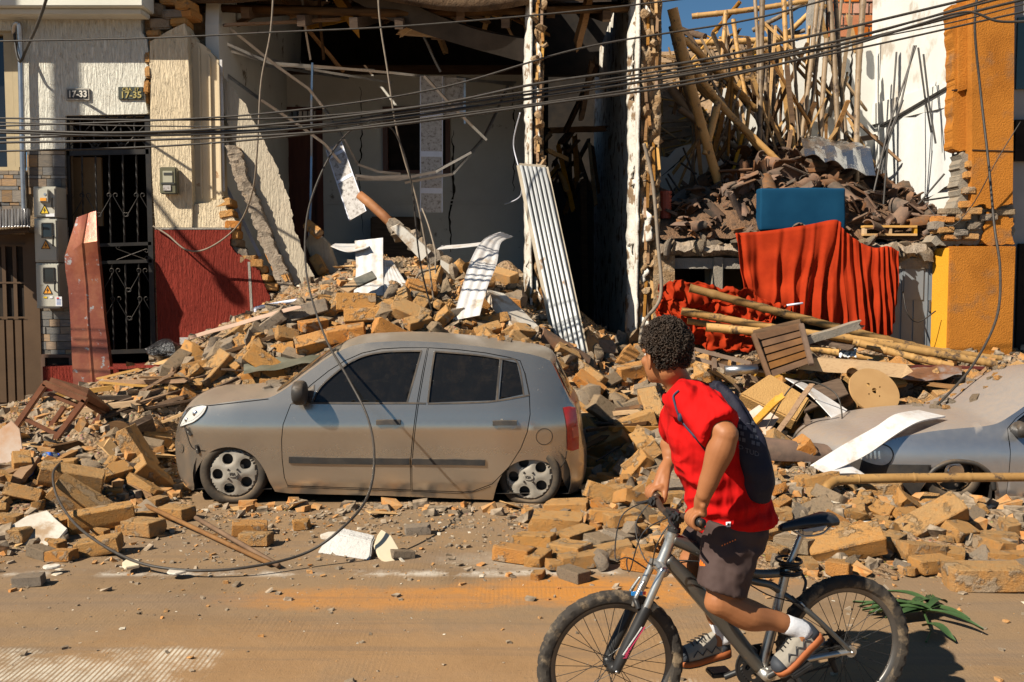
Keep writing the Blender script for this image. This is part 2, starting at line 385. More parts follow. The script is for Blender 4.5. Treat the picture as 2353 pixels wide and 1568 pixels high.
CT = np.array(CTRL); _d = np.linalg.norm(CT[:, None, :2]-CT[None, :, :2], axis=2)
_w = np.linalg.solve(_d+np.eye(len(CT))*-0.05, CT[:, 2])
def HS(x, y):
    """smooth height of the rubble (numpy arrays)"""
    x = np.asarray(x, float); y = np.asarray(y, float); sh = x.shape
    q = np.stack([x.ravel(), y.ravel()], 1)
    out = np.zeros(len(q))
    for i in range(0, len(q), 20000):
        dd = np.linalg.norm(q[i:i+20000, None, :]-CT[None, :, :2], axis=2); out[i:i+20000] = dd @ _w
    return out.reshape(sh)
GX0, GX1, GY0, GY1, GS = -7.0, 8.4, 5.3, 13.6, 0.05
gx = np.arange(GX0, GX1+1e-6, GS); gy = np.arange(GY0, GY1+1e-6, GS)
XX, YY = np.meshgrid(gx, gy); ZZ = HS(XX, YY)
NZ = np.array([[noise.fractal(Vector((x*2.3, y*2.3, 0)), 0.7, 2.0, 5)+0.6*noise.noise(Vector((x*7.5, y*7.5, 3))) for x in gx] for y in gy])
amp = np.clip((ZZ+0.02)*0.35, 0.0, 0.10)
ZZ = np.where(ZZ < -0.004, -0.03, ZZ+NZ*amp)
def HZ(x, y):
    fx = (x-GX0)/GS; fy = (y-GY0)/GS
    if fx < 0 or fy < 0 or fx >= len(gx)-1 or fy >= len(gy)-1: return 0.0
    i = int(fx); j = int(fy); a = fx-i; b = fy-j
    return float((ZZ[j, i]*(1-a)+ZZ[j, i+1]*a)*(1-b)+(ZZ[j+1, i]*(1-a)+ZZ[j+1, i+1]*a)*b)
def HIT(u, v, ymin=3.6, ymax=13.4):
    d = ray(u, v); o = Vector((0, 0, CAMH)); t = ymin/d.y
    while t*d.y < ymax:
        p = o+d*t
        if p.z <= max(HZ(p.x, p.y), 0.0): return p
        t += 0.03/d.y
    return None
def NRM(x, y):
    e = 0.12
    return Vector((HZ(x-e, y)-HZ(x+e, y), HZ(x, y-e)-HZ(x, y+e), 2*e)).normalized()
mb = MB(); nx_, ny_ = len(gx), len(gy)
mb.v = [(float(x), float(y), float(z)) for x, y, z in zip(XX.ravel(), YY.ravel(), ZZ.ravel())]
for j in range(ny_-1):
    for i in range(nx_-1):
        if max(ZZ[j, i], ZZ[j, i+1], ZZ[j+1, i], ZZ[j+1, i+1]) > -0.02:
            a = j*nx_+i; mb.f.append((a, a+1, a+1+nx_, a+nx_)); mb.m.append(0)
def m_mound():
    k = NT('rubble_soil'); pos = k.coord((1, 1, 1), True)
    a = k.noise(pos, 2.2, 8, 0.65); b = k.noise(pos, 18, 7, 0.7)
    col = k.ramp(a, [(0.3, c3(0.20, 0.125, 0.07)), (0.48, c3(0.36, 0.235, 0.135)), (0.6, c3(0.30, 0.215, 0.14)), (0.75, c3(0.46, 0.235, 0.085))])
    col = k.mix(k.math('MULTIPLY', k.mask(b, 0.5, 0.7), 0.6), col, c3(0.40, 0.31, 0.22))
    vo = k.n('ShaderNodeTexVoronoi'); vo.inputs['Scale'].default_value = 26; k.l(pos, vo.inputs['Vector'])
    col = k.mix(k.mask(vo.outputs['Distance'], 0.35, 0.1), col, k.mix(0.65, col, vo.outputs['Color'], 'SOFT_LIGHT'))
    k.l(col, k.b.inputs['Base Color']); k.b.inputs['Roughness'].default_value = 0.97; k.b.inputs['Specular IOR Level'].default_value = 0.05
    h = k.math('ADD', k.math('MULTIPLY', k.math('SUBTRACT', 1.0, vo.outputs['Distance']), 0.9), b); k.bump(h, 1.0, 0.05)
    return k.m
M_MOUND = m_mound()
tag(obj('rubble_mound', mb, M_MOUND, smooth=True, fix=False), 'long mound of crushed brick, mortar and earth spilled from the houses onto the street', 'rubble', kind='stuff')
def FP(pts, Y): return [P(u, v, Y) for u, v in pts]
def wallp(name, pts, Y, th, m, parent=None, **k):
    mb = MB(); mb.prism(FP(pts, Y), (0, th, 0)); return obj(name, mb, m, parent, **k)
def pbox(mb, u0, v0, u1, v1, Y, th, mi=0):
    a = P(u0, v1, Y); b = P(u1, v0, Y); mb.bx(a.x, b.x, Y, Y+th, a.z, b.z, mi); return mb
def combed(name, cols, s=1.0, wear=None):
    k = NT(name); vec = k.coord((1, 1, 1), True)
    col = k.ramp(k.noise(vec, 1.6, 7, 0.6), [(0.3, cols[0]), (0.7, cols[1])])
    g = k.noise(k.coord((42, 42, 5.5), True), 1.0, 6, 0.65, 0.6); pits = k.noise(k.coord((24, 24, 10), True), 1.0, 5, 0.7)
    grime = k.mask(k.noise(vec, 3.2, 8, 0.7), 0.52, 0.75); col = k.mix(k.math('MULTIPLY', grime, 0.35), col, cols[2])
    if wear: col = k.mix(k.mask(k.noise(vec, wear[1], 9, 0.7), wear[2], wear[2]+0.05), col, wear[0])
    k.l(col, k.b.inputs['Base Color']); k.b.inputs['Roughness'].default_value = 0.9; k.b.inputs['Specular IOR Level'].default_value = 0.15
    b = k.bump(k.mask(g, 0.3, 0.62), 0.75*s, 0.022); k.bump(k.mask(pits, 0.30, 0.46), 0.5*s, 0.03, b)
    MATS[name] = k.m; return k.m
M_OFFW = combed('offwhite_render', [c3(0.68, 0.65, 0.56), c3(0.77, 0.74, 0.64), c3(0.44, 0.38, 0.30)])
M_CREAM = combed('cream_render', [c3(0.68, 0.55, 0.37), c3(0.76, 0.63, 0.44), c3(0.46, 0.33, 0.20)])
M_RED = combed('red_render', [c3(0.17, 0.024, 0.016), c3(0.24, 0.034, 0.021), c3(0.10, 0.024, 0.016)])
M_OFFS = mat('offwhite_smooth', [c3(0.62, 0.60, 0.52), c3(0.70, 0.68, 0.60)], 2, 0.9, 0.3, 60, 0.006, world=True)
M_CREAMS = mat('cream_smooth', [c3(0.58, 0.46, 0.30), c3(0.66, 0.54, 0.37)], 2.5, 0.9, 0.35, 50, 0.008, world=True, wear=(c3(0.36, 0.20, 0.10), 0.62, 0.68, 5))
YF = 12.0
lh = empty('left_house', P(170, 935, YF), 'off-white rendered house with stone cladding, balcony slab and black iron gate', 'house')
edge = [(322, 0), (325, 73), (337, 91), (341, 117), (340, 164), (331, 188), (333, 232), (340, 258)]
wallp('wall', [(-320, -240), (322, -240)]+edge+[(338, 262), (150, 266), (149, 346), (45, 346), (45, 70), (-320, 70)], YF, 0.22, M_OFFW, lh)
a = P(-330, 14, 11.62); b = P(324, -140, 11.62)
mb = MB(); mb.bx(a.x, b.x, 11.62, YF-0.003, a.z, b.z); mb.bx(a.x, b.x-0.05, 11.72, YF-0.003, a.z-0.06, a.z)
obj('balcony_slab', mb, M_OFFS, lh, bevel=0.01)
mb = MB()
wn = obj('window', pbox(MB(), -150, 70, 44, 392, YF+0.16, 0.03), solid('window_dark_glass', c3(0.012, 0.013, 0.015), 0.08, 0, 0.6), lh)
M_BEIGE = solid('beige_metal', c3(0.42, 0.33, 0.19), 0.5)
for r_ in ((-150, 72, 44, 80), (-150, 384, 44, 392), (36, 80, 44, 384), (17, 80, 26, 384), (-60, 80, -50, 384)):
    obj('window_frame', pbox(MB(), *r_, YF+0.06, 0.08), M_BEIGE, wn)
wallp('wall_base', [(-320, 392), (62, 392), (62, 347), (150, 347), (168, 960), (-320, 960)], YF+0.03, 0.20, M_MORTAR, lh)
M_STONE = []
for i, (c, d) in enumerate(((c3(0.20, 0.16, 0.12), c3(0.11, 0.10, 0.09)), (c3(0.30, 0.20, 0.12), c3(0.17, 0.13, 0.10)), (c3(0.13, 0.125, 0.12), c3(0.20, 0.18, 0.155)))):
    M_STONE.append(mat('slate_%d' % i, [d, c, d], 5, 0.8, 0.6, 22, 0.008, rand=0.25, stretch=(1, 1, 3), spec=0.3))
rs = random.Random(3)
def cladding(u0f, u1f, v0, v1, skip=None):
    v = v0
    while v < v1:
        h = rs.choice((8, 9, 17, 19, 28)); ve = min(v+h, v1)
        if v1-ve < 6: ve = v1
        u0, u1 = u0f(v), u1f(v); u = u0
        while u < u1-2:
            w = rs.choice((22, 30, 38, 50)) if h < 15 else rs.choice((24, 34, 42))
            ue = min(u+w, u1)
            if u1-ue < 10: ue = u1
            if not (skip and skip((u+ue)/2, (v+ve)/2)):
                y = YF-rs.uniform(0.004, 0.016)
                obj('stone_tile', pbox(MB(), u+0.7, v+0.7, ue-0.7, ve-0.7, y, 0.04), rs.choice(M_STONE), lh)
            u = ue
        v = ve
cladding(lambda v: 62+(v-347)*0.045, lambda v: 149+(v-347)*0.034, 347, 868, lambda u, v: 84 < u < 138 and 440 < v < 700)
cladding(lambda v: -30, lambda v: 60, 393, 484)
cd = [P(33, 78, 11.94), P(34, 60, 11.90), P(40, 54, 11.88), P(45, 64, 11.89), P(47, 130, 11.92), P(50, 260, 11.92), P(53, 400, 11.92), P(57, 520, 11.92)]
thing('conduit_pipe', MB().tube(catmull(cd, 6), 0.032, 10), M_STEEL, 'galvanised conduit pipe with a hooked top climbing the off-white house wall', 'pipe', smooth=True)
thing('drop_cable', MB().tube(catmull([P(33, 78, 11.9), P(38, 120, 11.85), P(47, 142, 11.8), P(62, 110, 11.6), P(85, 60, 11.0), P(106, 0, 10.5), P(120, -60, 10)], 8), 0.016, 6), M_CABLE,
      'thick black cable dropping into the hooked conduit top', 'cable', smooth=True)
def text(name, s, loc, h, m, parent=None, depth=0.003, rotz=0.0, bold=0.0, sx=1.0, mirror=False, ry=None, world=True, rot=None):
    cu = bpy.data.curves.new(name, 'FONT'); cu.body = s; cu.size = h; cu.extrude = depth; cu.align_x = 'CENTER'; cu.align_y = 'CENTER'; cu.offset = bold
    to = bpy.data.objects.new(name, cu); COL.objects.link(to); bpy.context.view_layer.update()
    me = bpy.data.meshes.new_from_object(to.evaluated_get(bpy.context.evaluated_depsgraph_get()))
    COL.objects.unlink(to); bpy.data.objects.remove(to)
    M_ = Matrix.Translation(loc) @ (rot if rot is not None else Euler((math.pi/2, ry or 0, rotz)).to_matrix().to_4x4()) @ Matrix.Diagonal((sx*(-1 if mirror else 1), 1, 1, 1))
    me.transform(M_); me.materials.clear(); me.materials.append(m); me.name = name
    return obj(name, me, m, parent, world=world)
M_LETW = solid('letter_white', c3(0.62, 0.58, 0.50), 0.6); M_LETY = solid('letter_gold', c3(0.40, 0.32, 0.10), 0.5)
M_PLATE = solid('plate_dark', c3(0.030, 0.032, 0.028), 0.5); M_PLFR = solid('plate_frame', c3(0.40, 0.36, 0.30), 0.6)
np_ = empty('number_plate', P(178, 231, YF), 'dark house number plate reading 17-33 in a grey frame', 'sign')
obj('frame', pbox(MB(), 151, 203, 205, 231, YF-0.025, 0.022), M_PLFR, np_, bevel=0.004)
obj('plate', pbox(MB(), 155, 206, 201, 227, YF-0.030, 0.008), M_PLATE, np_)
text('digits', '17-33', P(178, 217, YF-0.034), 0.105, M_LETW, np_, bold=0.003, sx=0.95)
np_ = empty('number_plate', P(300, 230, YF), 'dark green house number plate reading CRA 17 above 17-35', 'sign')
obj('plate', pbox(MB(), 272, 200, 328, 229, YF-0.022, 0.02), solid('plate_green', c3(0.035, 0.042, 0.028), 0.5), np_, bevel=0.004)
text('digits', 'CRA  17', P(300, 206, YF-0.027), 0.055, M_LETY, np_, bold=0.001)
text('digits', '17-35', P(301, 219, YF-0.027), 0.105, M_LETY, np_, bold=0.002, sx=1.05)
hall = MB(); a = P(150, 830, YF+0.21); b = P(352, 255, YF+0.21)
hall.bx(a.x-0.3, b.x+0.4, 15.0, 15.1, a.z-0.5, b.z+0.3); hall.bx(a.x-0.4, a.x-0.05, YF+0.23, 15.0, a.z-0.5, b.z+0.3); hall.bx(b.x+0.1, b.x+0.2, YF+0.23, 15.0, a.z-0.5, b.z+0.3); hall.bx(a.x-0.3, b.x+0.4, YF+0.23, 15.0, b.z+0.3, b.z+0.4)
obj('hall', hall, M_DARK, lh)  # hall walls coloured near black so the inside looks unlit
obj('inner_door', pbox(MB(), 164, 362, 232, 520, YF+0.35, 0.04), solid('inner_door_tan', c3(0.20, 0.13, 0.06), 0.7), lh)
obj('step', MB().bx(a.x-0.05, b.x+0.05, YF-0.28, YF+0.3, 0.2, P(250, 838, YF).z), M_RED, lh)
gt = obj('security_gate', None or MB(), M_BLACK, lh)
GYY = YF+0.06
def gbeam(pts, w, t=0.04, name='gate_frame'):
    for (u0, v0), (u1, v1) in zip(pts[:-1], pts[1:]):
        obj(name, MB().beam(P(u0, v0, GYY), P(u1, v1, GYY), t, w, (1, 0, 0) if abs(u1-u0) < abs(v1-v0) else (0, 0, 1)), M_BLACK, gt)
gbeam([(153, 264), (172, 815)], 0.05); gbeam([(339, 264), (354, 812)], 0.06); gbeam([(150, 267), (340, 262)], 0.05)
gbeam([(156, 353), (343, 349)], 0.06); gbeam([(170, 812), (354, 806)], 0.05); gbeam([(160, 566), (349, 560)], 0.04); gbeam([(163, 606), (350, 600)], 0.04)
def twist_bar(u0, v0, u1, v1, name='bar'):
    a, b = P(u0, v0, GYY), P(u1, v1, GYY); rr = []
    n = max(8, int((a-b).length/0.02))
    for i in range(n+1):
        t = i/n; c = a.lerp(b, t); an = t*(a-b).length*14 if 0.12 < t < 0.9 else 0
        rr.append([c+Vector((math.cos(an+k*math.pi/2), math.sin(an+k*math.pi/2), 0))*0.0115 for k in range(4)])
    obj(name, MB().rings(rr), M_BLACK, gt)
for i in range(1, 6):
    t = i/6; twist_bar(153+186*t, 266, 155+187*t, 350)
for i in range(1, 6):
    t = i/6; twist_bar(157+187*t, 352, 161+188*t, 562)
    twist_bar(164+186*t, 604, 170+184*t, 808)
def scroll(u0, v0, u1, v1, curl=1, r=0.035, name='scroll'):
    a, b = P(u0, v0, GYY-0.012), P(u1, v1, GYY-0.012); d = (b-a).normalized(); nrm = Vector((-d.z, 0, d.x))*curl
    pts = []
    for e, s_ in ((a, 1), (b, -1)):
        arc = []
        for i in range(12):
            th = i/11*1.6*math.pi; rad = r*(1-0.45*i/11)
            arc.append(e+nrm*r+(-nrm*math.cos(th)-d*s_*math.sin(th))*rad)
        pts = arc[::-1]+pts if s_ == 1 else pts+arc
    obj(name, MB().tube(pts, 0.0065, 5), M_BLACK, gt, smooth=True)
W6 = 31.2
for i in range(0, 5, 2):
    u = 158+W6*i; scroll(u, 280, u+W6*2-4, 340, 1); scroll(u+W6*2-4, 280, u, 340, -1)
for (v0, v1) in ((452, 492), (690, 735), (625, 665)):
    sh = (v0-350)*0.035
    for i in range(0, 6, 2):
        u = 161+W6*i+sh; scroll(u+3, v0+44, u+W6-3, v0, 1, 0.03); scroll(u+W6*2-3, v0+44, u+W6+3, v0, -1, 0.03)
scroll(270, 573, 335, 597, 1, 0.025); scroll(270, 597, 335, 573, -1, 0.025)
M_BROWN = mat('brown_door', [c3(0.075, 0.043, 0.022), c3(0.10, 0.058, 0.03)], 3, 0.55, 0.2, 30, 0.004, world=True)
fd = obj('garage_door', pbox(MB(), -150, 540, 82, 935, YF+0.02, 0.05), M_BROWN, lh)
for u in range(-140, 80, 20): obj('door_rib', pbox(MB(), u, 735, u+9, 925, YF-0.01, 0.028), M_BROWN, fd)
obj('grille_opening', pbox(MB(), -60, 568, 70, 728, YF+0.012, 0.006), M_DARK, fd)
for u in (-20, 8, 33, 57): obj('grille_bar', pbox(MB(), u, 566, u+3.2, 730, YF-0.02, 0.02), M_BROWN, fd)
for v in (562, 648, 728): obj('grille_bar', pbox(MB(), -60, v, 72, v+4, YF-0.024, 0.02), M_BROWN, fd)
obj('door_frame', pbox(MB(), 70, 535, 86, 935, YF-0.03, 0.05), M_BROWN, fd)
mb = MB(); mb.grid([[P(u, 488-6*math.sin((u+40)/60)+(0 if k == 0 else 40), 11.9-0.45*k) + Vector((0, 0, 0.012*math.sin(u*0.9))) for u in range(-100, 72, 2)] for k in (0, 0.33, 0.66, 1)])
o = obj('awning_sheet', mb, M_STEEL, lh, smooth=True); sd = o.modifiers.new('thick', 'SOLIDIFY'); sd.thickness = 0.012
obj('awning_rail', MB().beam(P(-100, 546, 11.5), P(66, 528, 11.6), 0.04, 0.05), M_WOODD, lh)
vb = empty('vent_box', P(132, 890, YF), 'low brown metal box with dark mesh set in stone cladding', 'vent')
M_BROWN2 = solid('vent_brown', c3(0.10, 0.05, 0.028), 0.6)
for r_ in ((95, 815, 168, 822), (95, 884, 168, 891), (95, 822, 103, 884), (160, 822, 168, 884)): obj('frame', pbox(MB(), *r_, YF-0.07, 0.08), M_BROWN2, vb)
obj('mesh', pbox(MB(), 103, 822, 160, 884, YF-0.02, 0.02), M_DARK, vb)
M_CAB = mat('cabinet_grey', [c3(0.40, 0.38, 0.32), c3(0.47, 0.45, 0.38)], 4, 0.5, wear=(c3(0.30, 0.25, 0.18), 0.62, 0.7, 6), world=True)
M_YEL = solid('sign_yellow', c3(0.75, 0.50, 0.02), 0.5); M_ORS = solid('sign_orange', c3(0.75, 0.30, 0.02), 0.5); M_INK = solid('ink_black', c3(0.01, 0.01, 0.01), 0.6)
M_PAPER = solid('paper_white', c3(0.72, 0.72, 0.74), 0.7)
mc = empty('meter_cabinet', P(108, 710, YF-0.2), 'tall grey electricity cabinet of three boxes with yellow warning triangles', 'cabinet')
def cabinet(du, v0, v1, kind):
    bxo = obj('cabinet_box', pbox(MB(), 78+du, v0, 128+du, v1, 11.72, 0.27), M_CAB, mc, bevel=0.006)
    obj('door_panel', pbox(MB(), 81+du, v0+4, 125+du, v1-4, 11.704, 0.02), M_CAB, bxo, bevel=0.004)
    Y = 11.70; um = 102+du
    if kind == 0:
        obj('lock_box', pbox(MB(), 88+du, v0+6, 110+du, v0+36, 11.66, 0.045), M_CAB, bxo, bevel=0.008)
        c = P(103+du, v0+18, 11.655); obj('lock', MB().tube([c, c+Vector((0, 0.02, 0))], 0.016, 10), M_STEEL, bxo)
        obj('sign', pbox(MB(), 92+du, v0+26, 106+du, v0+33, 11.655, 0.004), M_ORS, bxo)
        obj('sticker', pbox(MB(), 105+du, v0+62, 125+du, v0+69, Y, 0.003), M_PAPER, bxo)
        ty = v0+42
    else:
        obj('meter_window', pbox(MB(), 94+du, v0+13, 116+du, v0+42, 11.697, 0.006), MATS['window_dark_glass'], bxo)
        for r_ in ((92, 10, 118, 13), (92, 42, 118, 45), (92, 13, 94.5, 42), (115.5, 13, 118, 42)):
            obj('window_rim', pbox(MB(), r_[0]+du, v0+r_[1], r_[2]+du, v0+r_[3], 11.692, 0.012), M_BLACK, bxo)
        ty = v0+50
    m_ = M_YEL if kind == 0 else M_ORS
    obj('sign', MB().prism(FP([(um-10, ty+20), (um+10, ty+20), (um, ty)], Y-0.001), (0, 0.003, 0)), m_, bxo)
    for a_, b_ in (((um-10, ty+20), (um+10, ty+20)), ((um+10, ty+20), (um, ty)), ((um, ty), (um-10, ty+20))):
        obj('sign_border', MB().beam(P(*a_, Y-0.003), P(*b_, Y-0.003), 0.002, 0.006), M_INK, bxo)
    obj('sign_bolt', MB().prism(FP([(um+1, ty+6), (um-3, ty+13), (um, ty+13), (um-1, ty+18), (um+3, ty+11), (um, ty+11)], Y-0.004), (0, 0.002, 0)), M_INK, bxo)
    hx = 119+du; obj('handle', MB().tube([P(hx, v0+26 if kind == 0 else v0+40, 11.71), P(hx, v0+27 if kind == 0 else v0+41, 11.66), P(hx, v0+46 if kind == 0 else v0+62, 11.66), P(hx, v0+47 if kind == 0 else v0+63, 11.71)], 0.009, 6), M_BLACK, bxo)
    return bxo
cabinet(0, 429, 500, 0); cabinet(3, 502, 603, 1); q = cabinet(7, 605, 709, 1)
obj('sticker', pbox(MB(), 128, 682, 142, 704, 11.699, 0.003), M_PAPER, q)
for i in range(5): obj('sticker_line', pbox(MB(), 130, 688+i*3, 140, 689.2+i*3, 11.697, 0.002), solid('sticker_blue', c3(0.05, 0.12, 0.35), 0.7), q)
obj('sticker_mark', pbox(MB(), 130, 684, 135, 687, 11.696, 0.002), solid('sticker_red', c3(0.6, 0.03, 0.02), 0.7), q)
obj('sticker', pbox(MB(), 114, 681, 121, 686, 11.699, 0.003), M_PAPER, q)
obj('sticker', pbox(MB(), 100, 682, 108, 686, 11.699, 0.003), M_YEL, q)
M_REDSH = mat('red_rusty_sheet', [c3(0.14, 0.035, 0.022), c3(0.22, 0.062, 0.035), c3(0.30, 0.11, 0.055)], 3, 0.38, 0.35, 14, 0.01, world=True, metal=0.35, wear=(c3(0.30, 0.30, 0.30), 0.60, 0.66, 9), coat=0.2)
Yb, Yt = 11.35, 11.75
L_ = [(178, 501, 11.62), (150, 590, 11.5), (152, 625, 11.5), (158, 663, 11.48), (163, 740, 11.44), (166, 820, 11.4), (170, 897, 11.36)]
M2 = [(203, 492, 11.60), (190, 560, 11.42), (194, 600, 11.46), (200, 660, 11.46), (204, 740, 11.43), (210, 820, 11.40), (216, 896, 11.36)]
R_ = [(219, 486, 11.55), (222, 555, 11.40), (226, 600, 11.44), (232, 660, 11.44), (239, 740, 11.42), (249, 820, 11.40), (256, 894, 11.36)]
E_ = [(221, 487, 11.75), (226, 556, 11.60), (231, 601, 11.60), (237, 661, 11.60), (244, 741, 11.58), (255, 821, 11.56), (261, 892, 11.52)]
mb = MB(); cols_ = [[P(*q) for q in c] for c in (L_, M2, R_, E_)]
rows = []
for i in range(7):
    l, m_, r_, e = [c[i] for c in cols_]
    rows.append([l, l.lerp(m_, 0.45), l.lerp(m_, 0.9), m_+Vector((0, -0.015, 0)), m_.lerp(r_, 0.1), m_.lerp(r_, 0.55), r_, e])
mb.grid(rows)
o = thing('metal_door_leaf', mb, M_REDSH, 'bent rusty red metal door leaf leaning against the black iron gate', 'metal sheet', auto=0.5)
sd = o.modifiers.new('thick', 'SOLIDIFY'); sd.thickness = 0.012
ch = empty('collapsed_house', P(620, 800, YF), 'collapsed cream and red house torn open, with ruined rooms and sagging roof timbers', 'house')
M_ROOM = mat('room_plaster', [c3(0.56, 0.53, 0.47), c3(0.64, 0.61, 0.55)], 2, 0.9, 0.3, 40, 0.006, world=True, wear=(c3(0.18, 0.14, 0.10), 0.62, 0.7, 3))
M_MUD = mat('mud_wall', [c3(0.20, 0.12, 0.06), c3(0.34, 0.22, 0.12), c3(0.42, 0.33, 0.23)], 7, 0.97, 1.0, 24, 0.04, world=True, spec=0.05)
cream = [(345, 96), (352, 92), (382, 74), (405, 62), (424, 54), (430, 78), (434, 160), (437, 260), (441, 420), (442, 470), (441, 523), (357, 523), (350, 420), (345, 262), (347, 180), (343, 150)]
wallp('wall_pier', cream, YF-0.02, 0.32, M_CREAM, ch)
rec = rough_poly([(426, 62), (446, 84), (480, 118), (502, 138), (508, 300), (512, 440), (516, 455), (500, 462), (470, 470), (442, 466), (440, 420), (436, 200)], 3, 8, 4, {0, 1, 2, 5, 6, 7})
wallp('wall_recess', rec, YF+0.12, 0.2, M_CREAMS, ch)
for u0, u1, d in ((455, 459, 0.10), (478, 482, 0.09), (499, 503, 0.08)):
    wallp('moulding', [(u0, 104+(u0-455)*0.9), (u1, 108+(u1-455)*0.9), (u1+6, 456), (u0+6, 456)], YF+d, 0.05, M_CREAMS, ch)
low = rough_poly([(441, 470), (480, 466), (512, 452), (523, 485), (541, 511), (534, 523), (440, 523)], 3, 7, 8, {1, 2, 3, 4})
wallp('wall_return', low, YF+0.02, 0.3, M_CREAM, ch)
red = [(355, 528), (531, 528)]+rough_poly([(531, 528), (529, 564), (546, 587), (576, 600), (594, 620), (609, 653), (619, 682), (612, 725), (640, 860)], 2.5, 6, 5, set(range(8)))+[(365, 860)]
wallp('wall_dado', red, YF-0.05, 0.30, M_RED, ch)
obj('dado_line', pbox(MB(), 356, 523.5, 531, 527.5, YF-0.055, 0.12), M_CONC, ch)
obj('pilaster_line', MB().beam(P(572, 602, YF-0.052), P(580, 750, YF-0.052), 0.03, 0.006, (0, 1, 0)), M_CONC, ch)
rb = random.Random(11)
core = [(535, 540), (537, 560), (545, 575), (552, 588), (572, 596), (590, 606), (600, 622), (612, 640), (618, 660), (624, 680), (622, 700), (618, 720), (628, 745), (520, 470), (526, 495), (536, 520)]
for i, (u, v) in enumerate(core):
    c = P(u, v, YF+0.10+rb.uniform(-0.02, 0.05))
    obj('brick', MB().box(c, (rb.uniform(0.14, 0.24), 0.26, rb.uniform(0.08, 0.11)), (rb.uniform(-.1, .1), rb.uniform(-.25, .25), rb.uniform(-.3, .3))), rb.choice((M_BRICK, M_BRICK2, M_MORTAR)), ch, bevel=0.012)
for i, (u, v, w, h, m_) in enumerate(((372, 62, 46, 26, M_MORTAR), (405, 40, 52, 22, M_MORTAR), (362, 30, 40, 30, M_MORTAR), (430, 18, 34, 24, M_BRICK), (400, 8, 46, 20, M_BRICK2), (440, 38, 30, 20, M_BRICK), (418, 58, 40, 18, M_BRICK2),
        (352, 110, 16, 26, M_BRICK2), (349, 140, 16, 28, M_BRICK), (348, 172, 15, 26, M_BRICK2), (340, 205, 13, 30, M_BRICK2), (365, 82, 36, 16, M_BRICK2), (385, -14, 60, 24, M_BRICK), (350, -20, 40, 30, M_MORTAR), (345, 230, 12, 30, M_BRICK2))):
    c = P(u, v, YF+0.14+rb.uniform(-0.04, 0.04)); pp = 190.7
    obj('brick', MB().box(c, (w/pp, 0.28, h/pp), (rb.uniform(-.1, .1), rb.uniform(-.12, .12), rb.uniform(-.25, .25))), m_, ch, bevel=0.018)
wallp('wall_cheek', [(330, -60), (346, -60), (346, 260), (338, 262)], YF+0.1, 0.3, M_MUD, ch)
mb = MB(); mb.beam(P(508, 138, YF+0.14), P(514, 440, YF+0.14), 0.025, 0.03, (1, 0, 0)); obj('edge_strip', mb, M_PVC, ch)
xl = P(505, 300, YF+0.3).x; z0 = 0.25
mb = MB(); mb.prism([(xl, YF+0.33, z0), (xl, 16.0, z0), (xl, 17.3, 6.6), (xl, 12.4, 5.3), (xl, YF+0.33, 4.9)], (-0.16, 0, 0)); obj('wall_side', mb, M_ROOM, ch)
xr = 1.75
bw = [(560, 600), (560, 175), (1215, 175), (1215, 600)]
def hole_wall(name, outer, holes, Y, th, m, parent):
    """rectangular wall with rectangular holes in pixel space"""
    us = sorted({outer[0], outer[2]} | {h[0] for h in holes} | {h[2] for h in holes}); vs_ = sorted({outer[1], outer[3]} | {h[1] for h in holes} | {h[3] for h in holes})
    pts = {}; faces = []; mb = MB()
    def vid(u, v):
        if (u, v) not in pts: pts[(u, v)] = len(mb.v); mb.v.append(tuple(P(u, v, Y)))
        return pts[(u, v)]
    for i in range(len(us)-1):
        for j in range(len(vs_)-1):
            cu, cv = (us[i]+us[i+1])/2, (vs_[j]+vs_[j+1])/2
            if any(h[0] < cu < h[2] and h[1] < cv < h[3] for h in holes): continue
            mb.f.append((vid(us[i], vs_[j+1]), vid(us[i+1], vs_[j+1]), vid(us[i+1], vs_[j]), vid(us[i], vs_[j]))); mb.m.append(0)
    me = mb.mesh(name, m, fix=False); bm = bmesh.new(); bm.from_mesh(me)
    r_ = bmesh.ops.extrude_face_region(bm, geom=bm.faces[:]); bmesh.ops.translate(bm, verts=[g for g in r_['geom'] if isinstance(g, bmesh.types.BMVert)], vec=(0, th, 0))
    bmesh.ops.recalc_face_normals(bm, faces=bm.faces); bm.to_mesh(me); bm.free()
    return obj(name, me, m, parent)
hole_wall('wall_back', (540, 172, 1215, 700), [(610, 250, 734, 700), (884, 249, 1030, 395)], 16.0, 0.2, M_ROOM, ch)
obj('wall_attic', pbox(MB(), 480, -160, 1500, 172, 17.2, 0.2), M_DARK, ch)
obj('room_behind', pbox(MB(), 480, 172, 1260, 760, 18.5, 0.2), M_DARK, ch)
obj('wall_ledge', pbox(MB(), 540, 150, 1215, 171, 16.0, 1.2), M_WOODD, ch)
dr = obj('door', pbox(MB(), 611, 285, 733, 700, 16.06, 0.05), mat('red_brown_door', [c3(0.075, 0.022, 0.012), c3(0.12, 0.036, 0.018)], 4, 0.5, stretch=(4, 4, 0.5), world=True), ch)
for r_ in ((622, 360, 668, 420), (676, 360, 722, 420), (622, 430, 668, 540), (676, 430, 722, 540)): obj('door_panel', pbox(MB(), *r_, 16.04, 0.03), MATS['red_brown_door'], dr, bevel=0.012)
for r_ in ((604, 246, 612, 700), (732, 246, 740, 700), (604, 246, 740, 253), (612, 280, 732, 287)): obj('door_frame', pbox(MB(), *r_, 15.97, 0.12), MATS['red_brown_door'], dr)
for u in range(622, 732, 12): obj('fanlight_bar', pbox(MB(), u, 254, u+2, 280, 16.05, 0.02), M_BLACK, dr)
wf = obj('window', pbox(MB(), 888, 253, 1026, 391, 16.19, 0.01), M_DARK, ch)
M_WFR = solid('window_wood', c3(0.11, 0.04, 0.018), 0.5)
